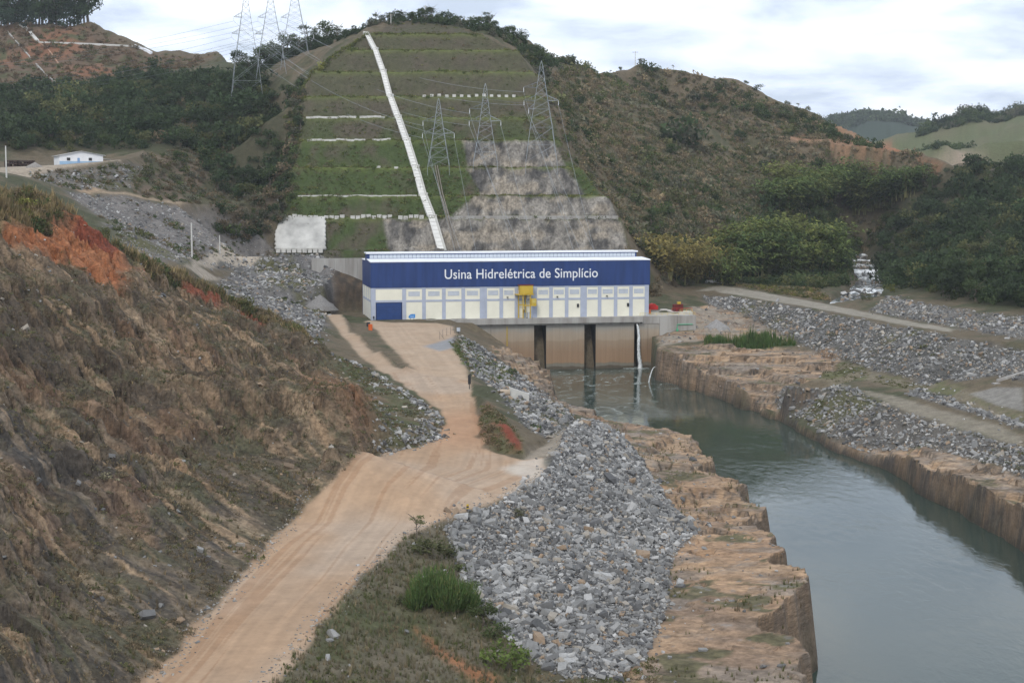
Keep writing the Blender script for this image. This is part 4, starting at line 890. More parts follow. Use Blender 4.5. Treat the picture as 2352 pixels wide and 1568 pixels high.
    # lamps and boxes on the facade
    for x in (1055, 1372, 1688):
        a = fa(c4(x)); m = MB().box(a-0.5, a+0.1, -0.75, -0.35, ZM+0.75, ZM+1.05); m.bar((a-0.1,-0.5,ZM+0.75), (a,-0.05,ZM+0.45), 0.06); m.build('floodlight', M_DARK, t)
    for x in (1503, 1822):
        a = fa(c4(x)); MB().box(a-0.42, a+0.28, -0.30, 0.028, 3.4, 4.6).build('wall_box', M_DARK, t)
    a = fa(c4(910)); MB().bar((a,-0.2,0.2), (a,-0.2,ZM+0.2), 0.08, n=6).build('downpipe', M_LOUVRE, t)
    # lettering
    cu = bpy.data.curves.new('lettering', 'FONT'); cu.body = 'Usina Hidrelétrica de Simplício'; cu.size = 1.0; cu.extrude = 0.05; cu.space_character = 1.02; cu.offset = 0.004
    o = bpy.data.objects.new('lettering', cu); COL.objects.link(o); o.data.materials.append(M_LETTER)
    bpy.context.view_layer.update(); wd = o.dimensions.x
    a0, a1 = fa(c4(648)), fa(c4(1622)); sx = (a1-a0)/wd
    dg = bpy.context.evaluated_depsgraph_get(); me = bpy.data.meshes.new_from_object(o.evaluated_get(dg)); bpy.data.objects.remove(o)
    sy_ = 4.75
    o = link_data('lettering', me, M_LETTER, t, loc=(a0, -0.27, ZB+2.95)); o.rotation_euler = (math.pi/2, 0, 0); o.scale = (sx, sy_, 1.0)
    return t
POWER = powerhouse()

def river_wall():
    t = empty('tailrace_wall', (PL[0], PL[1], 0), PHI); tag(t, 'stained concrete river wall with dark gate slots below the powerhouse', 'wall')
    D = YARD
    s = [fa(c4(x)) for x in (1215, 1292, 1535, 1608, 1852, 1882)]
    x0 = fa(c4(640)); FR = -2.0
    blocks = [(x0, fa(c4(940))-0.06), (fa(c4(940))+0.06, s[0]), (s[1], s[2]), (s[3], s[4]), (s[5], fa(c4(1940))-0.05), (fa(c4(1940))+0.05, fa(c4(2012)))]
    for i, (a, b) in enumerate(blocks): MB().box(a, b, FR, 5.5, -4, D-2.6).build('wall_block', M_STAIN, t)
    MB().box(x0, fa(c4(2012)), 5.6, 6.4, -4, D-0.7).build('slot_back', M_DARK, t)  # near-black back: the deep slots' shade is put into its colour
    wet = paint('slot_shade_black', (0.022,0.022,0.022), 0.5, 0.2, 0.5)  # near-black tone standing in for shade inside the gate slots
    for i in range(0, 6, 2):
        for x in (s[i]+0.004, s[i+1]-0.064): MB().box(x, x+0.06, FR+0.08, 5.5, -4, D-2.61).build('slot_shade_panel', wet, t)  # thin added panels that paint the slot sides as if in deep shade
    MB().box(x0, s[5]+0.4, FR-0.35, 1.55, D-2.596, D-1.95).build('corbel', M_CONC, t)
    e0 = fa(c4(520))
    MB().box(e0, s[5]+1.0, FR-1.6, 0.2, D-1.946, D-0.02).build('ledge', M_CONC, t)
    # right hand walls, lower top, and the wall return
    MB().box(s[5]+1.05, fa(c4(2012)), FR-0.2, 1.55, D-2.59, D-0.03).build('wall_cap', M_CONC, t)
    MB().box(fa(c4(2012))+0.05, fa(c4(2125)), FR-0.3, 1.55, 9.5, D-0.03).build('wall_block', M_CONC, t)
    MB().box(fa(c4(2125))+0.05, fa(c4(2243)), FR-0.5, 1.55, 9.0, D-0.03).build('wall_block', M_CONC, t)
    MB().box(fa(c4(2243))-1.2, fa(c4(2243))-0.02, 1.56, 16, 10.0, D-0.03).build('wall_return', M_CONC, t)
    MB().box(PH_L+0.05, fa(c4(2243))-1.25, 1.56, 30, D-1.2, D+0.02).build('deck', paint('deck_concrete', (0.50,0.46,0.41), 0.85, 0.08, 0.3), t)
    a = fa(c4(1042)); MB().bar((a,FR-0.25,6.5), (a,FR-0.25,D-2.7), 0.14, n=8).build('yellow_pipe', M_YEL, t)
    a0, a1 = fa(c4(2122)), fa(c4(2220)); m = MB(); m.bar((a0,FR-0.75,D-3.1), (a1,FR-0.75,D-3.1), 0.16, n=8).bar((a0,FR-0.75,D-3.1), (a0,FR-0.75,D-7.2), 0.14, n=8).box(a0-0.35, a0+0.35, FR-1.1, FR-0.55, D-5.4, D-4.6)
    m.build('green_pipe', M_GREEN, t)
river_wall()

def railing(name, pts, label, mat, h=1.1, group=None):
    t = empty(name, pts[0]); tag(t, label, 'railing', group); o = Vector(pts[0]); P = [Vector(p)-o for p in pts]
    for p, q in zip(P[:-1], P[1:]):
        n = max(1, int((q-p).length/2.0))
        for i in range(n+1):
            c = p.lerp(q, i/n)
            if i == n and q != P[-1]: continue
            MB().bar(c, c+Vector((0,0,h)), 0.05).build('post', mat, t)
        for z in (h*0.5, h): MB().bar(p+Vector((0,0,z)), q+Vector((0,0,z)), 0.045).build('rail', mat, t)
    return t
railing('guard_rail', [ph(fa(c4(1890)), -1.7, YARD), ph(fa(c4(2240)), -1.7, YARD)], 'yellow guard railing along the wall edge right of the powerhouse', M_YEL_P)
railing('guard_rail', [ph(fa(c4(2175)), 4.0, YARD+0.6), ph(fa(c4(2255)), 4.0, YARD+0.6)], 'pale yellow railing beside the dark red cage', M_YEL_P)

def gantry():
    a = fa(c4(1160)); base = ph(a, -1.9, YARD); t = empty('gantry_crane', base, PHI); tag(t, 'yellow gate hoist tower standing before the powerhouse wall', 'hoist')
    k = 0.0142
    def X(px): return (px-600)*k
    def ZZ(py): return (1070-py)*k
    for x, y in ((X(440),1.0),(X(525),-1.1),(X(615),1.0),(X(705),-1.1)):
        MB().box(x-0.16, x+0.16, y-0.16, y+0.16, 0, ZZ(480)).build('leg', M_YEL, t)
    for z in (ZZ(755),):
        MB().box(X(525)+0.17, X(705)-0.17, -1.2, -1.0, z-0.18, z+0.18).build('cross_beam', M_YEL, t); MB().box(X(440)+0.17, X(615)-0.17, 0.9, 1.1, z-0.1, z+0.25).build('cross_beam', M_YEL, t)
    MB().box(X(350), X(790), -1.6, 1.5, ZZ(498), ZZ(478)).build('platform', M_YEL, t)
    MB().box(X(440), X(770), -1.45, 1.2, ZZ(474), ZZ(268)).build('machine_house', M_YEL, t)
    MB().box(X(420), X(790), -1.6, 1.3, ZZ(267), ZZ(250)).build('machine_roof', M_DRED, t)
    c = MB().box(X(722), X(850), -1.9, -0.2, ZZ(770), ZZ(590)).build('cabin', M_YEL, t); MB().box(X(745), X(830), -1.93, -1.905, ZZ(690), ZZ(610)).build('cabin_window', M_YEL_P, c)
    MB().box(X(545), X(608), -0.6, 0.4, 0, ZZ(940)).build('hook_block', M_STEEL, t)
    m = MB(); m.lathe([(0.35,ZZ(935)),(0.42,ZZ(900)),(0.2,ZZ(855))], 8, X(548), -0.3); m.build('hook', M_DARK, t)
    MB().box(X(655), X(740), -0.9, 0.2, 0, ZZ(925)).build('control_cabinet', M_LOUVRE, t)
    MB().bar((X(630),0,ZZ(500)), (X(630),0,ZZ(680)), 0.24, n=8).build('hoist_cylinder', M_STEEL, t)
    MB().bar((X(577),-0.1,ZZ(500)), (X(577),-0.1,ZZ(935)), 0.05, n=6).build('cable', M_DARK, t)
    r = MB(); 
    for x in (X(352), X(400)): r.bar((x,-1.55,ZZ(478)), (x,-1.55,ZZ(400)), 0.04)
    r.bar((X(352),-1.55,ZZ(400)), (X(432),-1.55,ZZ(400)), 0.04); r.build('handrail', M_LOUVRE, t)
gantry()

def falling_water():
    m, nt, N, L, P = new_mat('falling_water'); P.inputs['Base Color'].default_value = (0.72,0.75,0.76,1); P.inputs['Roughness'].default_value = 0.35
    n = N.new('ShaderNodeTexNoise'); n.inputs['Scale'].default_value = 2.5; n.inputs['Detail'].default_value = 6
    tc = N.new('ShaderNodeTexCoord'); mp = N.new('ShaderNodeMapping'); mp.inputs['Scale'].default_value = (2.5,2.5,0.5); L.new(tc.outputs['Object'], mp.inputs[0]); L.new(mp.outputs[0], n.inputs['Vector'])
    cr = N.new('ShaderNodeValToRGB'); cr.color_ramp.elements[0].position = 0.35; cr.color_ramp.elements[0].color = (0.34,0.37,0.37,1); cr.color_ramp.elements[1].position = 0.62; cr.color_ramp.elements[1].color = (0.85,0.87,0.88,1)
    L.new(n.outputs['Fac'], cr.inputs[0]); L.new(cr.outputs[0], P.inputs['Base Color'])
    def stream(name, pts, radii, label):
        b = MB(); rr = random.Random(3); ns = 9
        for p, r in zip(pts, radii):
            for i in range(ns):
                t = 2*math.pi*i/ns; k = r*(0.75+0.5*rr.random()); b.v.append((p[0]+k*math.cos(t), p[1]+k*math.sin(t), p[2]))
        for j in range(len(pts)-1):
            for i in range(ns): q = (i+1) % ns; b.f.append((j*ns+i, j*ns+q, (j+1)*ns+q, (j+1)*ns+i))
        o = b.build(name, m, smooth=True); tag(o, label, 'waterfall'); return o
    a = fa(c4(1866)); pts = []; rad = []
    for i in range(26):
        s = i/25; p = ph(a+0.9*s+0.2*math.sin(s*7), -2.6-1.6*math.sqrt(s), YARD-2.7-(YARD-2.6)*s**1.15); pts.append(p); rad.append(0.34+0.36*s+0.25*max(0, s-0.93)*14)
    stream('water_jet', pts, rad, 'white water jet falling from under the ledge into the river')
    x, y, z = Z(1504,838,5.5); pts = []; rad = []
    for i in range(16):
        s = i/15; pts.append((x+0.4-2.4*s**0.7, y-0.9*s**0.7-0.2, 5.0-5.1*s**1.8)); rad.append(0.09+0.14*s)
    stream('side_waterfall', pts, rad, 'thin trickle of water running off the rock beside the river wall')
falling_water()

# ------------------------------------------------------------------ yard: person, drums, sign, fence, machines
def person(loc, rz, label, shirt, trousers):
    me = bpy.data.meshes.new('body'); bm = bmesh.new()
    J = {'pel':(0,0,0.95),'che':(0,0.02,1.25),'nec':(0,0.02,1.48),'hed':(0,0.0,1.62),'top':(0,0,1.74),'shL':(0.19,0.02,1.42),'elL':(0.26,0.04,1.15),'waL':(0.24,-0.06,0.92),'haL':(0.23,-0.09,0.83),
         'shR':(-0.19,0.02,1.42),'elR':(-0.27,0.05,1.15),'waR':(-0.25,-0.05,0.92),'haR':(-0.24,-0.08,0.83),'hiL':(0.1,0,0.9),'knL':(0.12,-0.06,0.5),'anL':(0.12,0.02,0.08),'toL':(0.13,-0.14,0.04),'hiR':(-0.1,0,0.9),'knR':(-0.13,0.02,0.5),'anR':(-0.15,0.1,0.08),'toR':(-0.16,-0.06,0.04)}
    rad = {'pel':0.16,'che':0.18,'nec':0.065,'hed':0.10,'top':0.08,'shL':0.075,'elL':0.05,'waL':0.035,'haL':0.03,'shR':0.075,'elR':0.05,'waR':0.035,'haR':0.03,'hiL':0.1,'knL':0.065,'anL':0.045,'toL':0.035,'hiR':0.1,'knR':0.065,'anR':0.045,'toR':0.035}
    E = [('pel','che'),('che','nec'),('nec','hed'),('hed','top'),('che','shL'),('shL','elL'),('elL','waL'),('waL','haL'),('che','shR'),('shR','elR'),('elR','waR'),('waR','haR'),('pel','hiL'),('hiL','knL'),('knL','anL'),('anL','toL'),('pel','hiR'),('hiR','knR'),('knR','anR'),('anR','toR')]
    ks = list(J); me.from_pydata([J[k] for k in ks], [(ks.index(a), ks.index(b)) for a, b in E], [])
    o = bpy.data.objects.new('person', me); COL.objects.link(o)
    md = o.modifiers.new('skin', 'SKIN'); o.modifiers.new('sub', 'SUBSURF').levels = 1; o.modifiers['sub'].render_levels = 1
    for i, k in enumerate(ks):
        sv = me.skin_vertices[0].data[i]; sv.radius = (rad[k], rad[k]); sv.use_root = (k == 'pel')
    bpy.context.view_layer.update()
    dg = bpy.context.evaluated_depsgraph_get(); m2 = bpy.data.meshes.new_from_object(o.evaluated_get(dg)); bpy.data.objects.remove(o)
    skin = paint('skin_tone', (0.35,0.20,0.13), 0.6, 0.05)
    o = link_data('person', m2, None, None, True, loc, [trousers, shirt, skin])
    for p in m2.polygons:
        z = p.center.z; p.material_index = 2 if (z > 1.5 or (0.78 < z < 0.9 and abs(p.center.x) > 0.18)) else (1 if z > 0.98 else 0)
    o.rotation_euler = (0, 0, rz); tag(o, label, 'person')
    MB().lathe([(0.115,1.66),(0.12,1.70),(0.09,1.79),(0.02,1.81)], 10).build('helmet', M_WHITE, o)
    return o
p0 = ph(fa(c4(197)), -1.0, YARD)
person((p0[0], p0[1], float(GND(p0[0], p0[1]))), 0.4, 'person in dark work clothes standing beside the blue loading door', paint('dark_cloth', (0.02,0.022,0.03), 0.9), paint('navy_cloth', (0.018,0.02,0.035), 0.9))
def drum(loc, mat, label, h=1.0, r=0.35):
    o = MB().lathe([(r,0),(r,h*0.32),(r*1.05,h*0.33),(r*1.05,h*0.36),(r,h*0.37),(r,h*0.64),(r*1.05,h*0.65),(r*1.05,h*0.68),(r,h*0.69),(r,h*0.97),(r*1.04,h*0.98),(r*1.04,h)], 14).build('drum', mat, loc=loc); return tag(o, label, 'drum')
x, y, z = hit(851, 758); drum((x, y, z-0.05), M_ORANGE, 'orange drum at the edge of the yard near the powerhouse corner', 1.9, 0.65)
x, y, z = hit(846, 750); drum((x, y, z-0.05), M_DARK, 'dark drum behind the orange one at the yard edge', 1.5, 0.6)
p = ph(fa(c4(2000)), 8.0, YARD+0.03); drum(p, M_ORANGE, 'small orange drum alone on the deck right of the powerhouse', 1.5, 0.5)
def blue_sign():
    x, y, z = hit(946, 737); t = empty('site_sign', (x, y, z-0.05), PHI); tag(t, 'small bright blue sign board with rounded corner on the yard', 'sign')
    pts = [(-1.15,1.25)]+[(-1.15+1.3*(1-math.cos(i*math.pi/16)), 1.25+1.15*math.sin(i*math.pi/16)) for i in range(1, 9)]+[(1.15,2.4),(1.15,1.05),(-0.9,1.0)]
    b = MB(); n = len(pts); b.v = [(px, -0.06, pz) for px, pz in pts]+[(px, 0.06, pz) for px, pz in pts]; b.f = [tuple(range(n)), tuple(range(2*n-1, n-1, -1))]+[(i, i+n, (i+1) % n+n, (i+1) % n) for i in range(n)]
    bo = b.build('board', M_SKYB, t); MB().box(-0.5, 0.75, -0.075, -0.065, 1.55, 1.66).build('print_line', M_LETTER, bo)
    for px in (-0.5, 0.7): MB().bar((px,0.12,0), (px,0.12,1.6), 0.07).build('post', M_DARK, t)
blue_sign()
def wire_fence():
    pp = [hit(a, b) for a, b in ((1010,779),(1017,774),(1026,771),(1035,768),(1044,765))]
    t = empty('wire_fence', pp[0]); tag(t, 'short wire fence of thin posts at the yard corner', 'fence'); o = Vector(pp[0])
    P = [Vector(q)-o for q in pp]
    for q in P: MB().bar(q+Vector((0,0,-0.2)), q+Vector((0,0,2.4)), 0.08, 0.07, 5).build('post', M_WOOD, t)
    MB().bar(P[0]+Vector((1.4,0,0)), P[0]+Vector((0,0,1.8)), 0.06).build('brace', M_WOOD, t)
    for z in (0.8, 1.5, 2.2): MB().tube([q+Vector((0,0,z)) for q in P], 0.02, 3).build('wire', M_STEEL, t)
    x, y, z = hit(1053, 765); u = empty('utility_box', (x, y, z-0.1)); tag(u, 'grey utility box on a short post beside the wire fence', 'box')
    MB().box(-0.6, 0.6, -0.3, 0.3, 0.6, 1.9).build('cabinet', M_STEEL, u); MB().box(-0.12, 0.12, -0.12, 0.12, 0, 0.62).build('post', M_DARK, u); MB().box(-0.5, 0.5, -0.33, -0.305, 0.7, 1.8).build('cabinet_door', M_LOUVRE, u)
wire_fence()
def marker_posts():
    x, y, z = hit(1078, 893); t = empty('marker_post', (x, y, z-0.1), 0.2); tag(t, 'tall dark sign post at the roadside above the river bank', 'sign')
    MB().bar((0,0,0), (0,0,2.9), 0.09, n=6).build('pole', M_DARK, t); b = MB(); b.v = [(-0.32,-0.12,1.2),(0.32,-0.12,1.2),(0.32,-0.12,3.6),(-0.32,-0.12,3.2),(-0.32,-0.18,1.2),(0.32,-0.18,1.2),(0.32,-0.18,3.6),(-0.32,-0.18,3.2)]
    b.f = [(0,1,2,3),(7,6,5,4),(0,4,5,1),(1,5,6,2),(2,6,7,3),(3,7,4,0)]; b.build('board', M_DARK, t)
    x, y, z = hit(1074, 1172); t = empty('marker_post', (x, y, z-0.1), 0.1); tag(t, 'short yellow and black marker post at the road edge above the rock heap', 'post')
    for i in range(4): MB().box(-0.16, 0.16, -0.06, 0.06, i*0.25, i*0.25+0.246).build('band', M_YEL if i % 2 else M_DARK, t)
marker_posts()
def culvert():
    x, y, z = hit(1190, 918); t = empty('culvert_headwall', (x, y, z-0.6), 0.0); tag(t, 'pale concrete culvert headwall with pipe set in the riprap bank', 'culvert')
    b = MB(); b.v = [(-1.9,-0.35,0),(2.4,-0.35,0),(2.4,-0.35,1.9),(-1.9,-0.35,3.4),(-1.9,0.35,0),(2.4,0.35,0),(2.4,0.35,1.9),(-1.9,0.35,3.4)]; b.f = [(0,1,2,3),(7,6,5,4),(0,4,5,1),(1,5,6,2),(2,6,7,3),(3,7,4,0)]
    b.build('headwall', M_CONC_L, t); MB().bar((-3.9,-0.2,2.2), (-1.75,-0.2,2.2), 0.75, n=14).build('pipe', paint('stained_pipe', (0.42,0.34,0.26), 0.8), t)
culvert()
def yard_machines():
    def at_(x, b): return ph(fa(c4(x)), b, YARD+0.02)
    p = at_(2048, 30); t = empty('red_machine', p, PHI); tag(t, 'dark red and yellow machine parts lying on the deck beside the powerhouse', 'machine')
    MB().lathe([(1.0,0),(1.15,0.3),(1.15,1.2),(0.8,1.6)], 12, -2.4, 0).build('yellow_drum', M_YEL, t); MB().box(-1.3, 0.6, -0.8, 0.8, 0, 1.7).build('gearbox', M_DRED, t); MB().bar((0.6,0,1.0), (3.4,0,0.8), 0.75, 0.6, 12).build('shaft_housing', M_DRED, t); MB().box(-0.9, 0.9, -0.6, 0.6, 1.71, 2.9).build('motor', M_YEL, t)
    p = at_(2112, 26); t = empty('red_cover', p, PHI); tag(t, 'bright red domed steel cover standing on the deck', 'cover')
    pts = [(-1.2,0),(-1.2,1.3)]+[(-1.2*math.cos(i*math.pi/10), 1.3+1.1*math.sin(i*math.pi/10)) for i in range(1, 10)]+[(1.2,1.3),(1.2,0)]
    b = MB(); n = len(pts); b.v = [(a, -1.2, c) for a, c in pts]+[(a, 1.2, c) for a, c in pts]; b.f = [tuple(range(n)), tuple(range(2*n-1, n-1, -1))]+[(i, i+n, (i+1) % n+n, (i+1) % n) for i in range(n)]
    b.build('shell', M_RED, t); MB().box(1.22, 1.9, -0.7, 0.7, 0, 1.5).build('base_bracket', M_RED, t)
    p = at_(2205, 12); t = empty('steel_cage', (p[0], p[1], YARD-0.4), PHI); tag(t, 'dark red slatted cage on a concrete plinth with railings at the deck end', 'cage')
    MB().box(-3.2, 4.8, -2.5, 3.0, -0.5, 0.85).build('plinth', M_CONC_L, t)
    MB().box(-1.7, 1.6, -1.2, 1.2, 0.86, 3.4).build('core', M_DRED, t)
    for i in range(12): MB().box(-1.68+i*0.28, -1.56+i*0.28, -1.32, -1.21, 0.87, 3.6).build('slat', M_DRED, t)
    MB().box(-0.3, 0.9, -0.6, 0.4, 3.41, 4.3).build('hoist', M_YEL, t)
    for i in range(5): MB().bar((-3.0+i*1.9,-2.3,0.85), (-3.0+i*1.9,-2.3,2.1), 0.05).build('rail_post', M_RED, t)
    MB().bar((-3.0,-2.3,2.1), (4.6,-2.3,2.1), 0.05).build('rail', M_RED, t)
yard_machines()

# ------------------------------------------------------------------ concrete works on the cut slope
def benchpt(px, k, dy=0.0, dz=0.0):
    yb = BEN[k][1]+dy; x = ray(px, 500)[0]*yb; return (x, yb, BEN[k][2]+dz)
def spillway():
    sx = [1017, 993, 973, 955, 935, 916, 898, 883, 865, 845]
    t = empty('stepped_drain', benchpt(sx[0], 0)); tag(t, 'long white concrete drainage stairway climbing straight up the terraced hill', 'drain'); o = Vector(benchpt(sx[0], 0))
    mw = paint('drain_concrete', (0.66,0.65,0.62), 0.8, 0.06, 0.3); ms = paint('drain_side', (0.44,0.43,0.40), 0.85, 0.1, 0.3)
    for k in range(len(sx)-1):
        p = Vector(benchpt(sx[k], k, 0.4, 0.35 if k else -0.5))-o; q = Vector(benchpt(sx[k+1], k+1, 1.2, 0.75))-o
        w = 1.55-0.07*k
        d = (q-p); side = Vector((1,0,0)); up = side.cross(d).normalized()
        if up.z < 0: up = -up
        def beam(x0, x1, h0, h1, nm, mat, par=t):
            b = MB(); b.v = [tuple(c+side*x+up*h) for c in (p, q) for x, h in ((x0,h0),(x1,h0),(x1,h1),(x0,h1))]
            b.f = [(0,1,2,3),(7,6,5,4),(0,4,5,1),(1,5,6,2),(2,6,7,3),(3,7,4,0)]; return b.build(nm, mat, par)
        c = beam(-w, w*0.45, -1.2, 0.25, 'flight', mw)
        beam(w*0.452, w, -1.2, 0.55, 'side_wall', ms, c); beam(-w-0.3, -w-0.004, -1.2, 0.6, 'side_wall', mw, c)
        n = 9
        for i in range(n):
            r = p.lerp(q, (i+0.5)/n); b = MB(); b.v = [tuple(r+side*x+d.normalized()*l+up*h) for l in (-0.35, 0.35) for x, h in ((-w+0.1,0.252),(w*0.4,0.252),(w*0.4,0.42),(-w+0.1,0.42))]; b.f = [(0,1,2,3),(7,6,5,4),(0,4,5,1),(1,5,6,2),(2,6,7,3),(3,7,4,0)]; b.build('step', mw, c)
        MB().box(q.x-w-0.5, q.x+w+0.3, q.y-0.6, q.y+2.6, q.z-1.2, q.z+0.5).build('landing', mw if k % 2 else ms, t)
spillway()
def kerbs():
    def row(k, x0, x1, step_m, size, name, label, cat, gap, group):
        p = benchpt(x0, k); q = benchpt(x1, k); n = int((q[0]-p[0])/step_m); t = empty(name, p); tag(t, label, cat, group); me = {}
        rr = random.Random(k*7+x0)
        for i in range(n):
            if rr.random() < gap: continue
            v = rr.randrange(3)
            z0 = float(GND(p[0]+i*step_m, p[1]+0.3))-p[2]
            if v not in me: o = MB().box(-size[0]/2, size[0]/2, -0.5, 0.6, -0.6, size[1]*(0.85+0.15*v)).build('block', M_CONC_L, t, loc=(i*step_m, 0.2+0.15*v, z0)); me[v] = o.data
            else: link_data('block', me[v], None, t, loc=(i*step_m, 0.2+0.15*v, z0))
    row(1, 652, 985, 2.15, (1.75,1.05), 'anchor_block_row', 'row of pale concrete anchor blocks along the lowest bench left of the drain', 'retaining blocks', 0.06, None)
    row(6, 976, 1205, 3.3, (1.5,0.95), 'anchor_block_row', 'spaced white concrete blocks on the high bench right of the drain', 'retaining blocks', 0.05, None)
    row(5, 702, 892, 1.55, (1.5,0.7), 'drain_kerb', 'upper pale kerb line on the terraced hill left of the drain', 'kerb', 0.08, None)
    row(4, 712, 905, 1.55, (1.5,0.55), 'drain_kerb', 'second pale kerb line below it left of the drain', 'kerb', 0.15, None)
    row(2, 690, 968, 2.05, (2.0,0.35), 'drain_kerb', 'thin straight pale kerb line just above the anchor blocks', 'kerb', 0.02, None)
    row(3, 870, 932, 2.5, (1.6,0.6), 'drain_kerb', 'few broken pale kerb blocks beside the drain stairway', 'kerb', 0.55, None)
    # long concrete gutter on the right
    p = benchpt(1028, 1); q = benchpt(1420, 1); t = empty('bench_gutter', p); tag(t, 'long concrete gutter beam under the grey rock face right of the drain', 'gutter')
    n = 14
    for i in range(n): MB().box((q[0]-p[0])*i/n, (q[0]-p[0])*(i+1)/n-0.06, -0.4, 0.5, -0.7, 0.75).build('beam', M_CONC, t)
    for i in range(1, 26): MB().box((q[0]-p[0])*i/26-0.15, (q[0]-p[0])*i/26+0.15, -0.55, -0.41, -1.5, 0.3).build('support', M_CONC, t)
kerbs()
def shotcrete():
    x0, x1 = 632, 746; n, m = 40, 24; v = []; nz = np.random.default_rng(5)
    yb0, yb1 = 623.6, BEN[1][1]-0.3
    for j in range(m+1):
        s = j/m; y = yb0+(yb1-yb0)*s; z = (BEN[0][2]-0.2)+(BEN[1][2]-BEN[0][2]-0.2)*s
        for i in range(n+1):
            t_ = i/n; px = x0+(x1-x0)*t_+(1-2*t_)*0 + (math.sin(j*1.9)+nz.random())*1.6*(1 if t_ > 0.5 else -1)*(abs(t_-0.5)*2)**8
            x = ray(px, 500)[0]*y; v.append((x, y, z+0.75+0.25*float(vn2(np.array([x/2.5]), np.array([z/2.5]), 4)[0])))
    f = [(j*(n+1)+i, j*(n+1)+i+1, (j+1)*(n+1)+i+1, (j+1)*(n+1)+i) for j in range(m) for i in range(n)]
    b = len(v); v += [(p[0], p[1]+0.9, p[2]-0.9) for p in v]; f += [tuple(b+q for q in reversed(g)) for g in list(f)]
    ring = [i for i in range(n+1)]+[j*(n+1)+n for j in range(1, m+1)]+[m*(n+1)+i for i in range(n-1, -1, -1)]+[j*(n+1) for j in range(m-1, 0, -1)]
    f += [(ring[i], b+ring[i], b+ring[(i+1) % len(ring)], ring[(i+1) % len(ring)]) for i in range(len(ring))]
    o = link_mesh('sprayed_concrete_patch', v, f, paint('sprayed_concrete', (0.50,0.49,0.46), 0.9, 0.12, 0.13, bump=0.04, dirt=(0.27,0.265,0.25)), smooth=True)
    tag(o, 'large white sprayed concrete patch with ragged edges on the lowest slope', 'concrete patch')
    p = benchpt(634, 0); t = empty('anchor_block_row', p); tag(t, 'short row of concrete anchor blocks under the white patch', 'retaining blocks')
    for i in range(9): MB().box(i*2.1, i*2.1+1.7, -1.2, 0.2, -0.9, 0.35+0.15*(i % 3)).build('block', M_CONC_L, t)
shotcrete()
def walls_misc():
    t = empty('retaining_wall', (*ph(-17, 44)[:2], 30.0), PHI); tag(t, 'grey concrete retaining wall behind the left end of the powerhouse', 'wall')
    for i in range(5): MB().box(i*4.2, i*4.2+4.14, -0.3, 0.4, -6, 7.6).build('wall_panel', M_CONC, t)
    p = hit(2288, 876); t = empty('ramp_wall', (p[0], p[1]-1.0, p[2]-1.8), 0.05); tag(t, 'sloping concrete wing wall at the right edge beside the riprap', 'wall')
    b = MB(); L_ = 22; b.v = [(0,0,0),(L_,0,0),(L_,0,9.0),(0,0,2.4),(0,0.8,0),(L_,0.8,0),(L_,0.8,9.0),(0,0.8,2.4)]; b.f = [(0,1,2,3),(7,6,5,4),(0,4,5,1),(1,5,6,2),(2,6,7,3),(3,7,4,0)]; b.build('wing_wall', M_CONC, t); MB().box(-1.5, L_, -2.0, -0.03, 0, 1.7).build('footing', M_CONC, t)
    p = hit(1645, 650, 500); t = tag(MB().box(-4.6, 4.6, -0.25, 0.25, -1, 1.1).build('guard_wall', M_CONC_L, loc=(p[0], p[1], p[2]+0.2)), 'low grey concrete guard wall where the bank road starts', 'wall')
walls_misc()

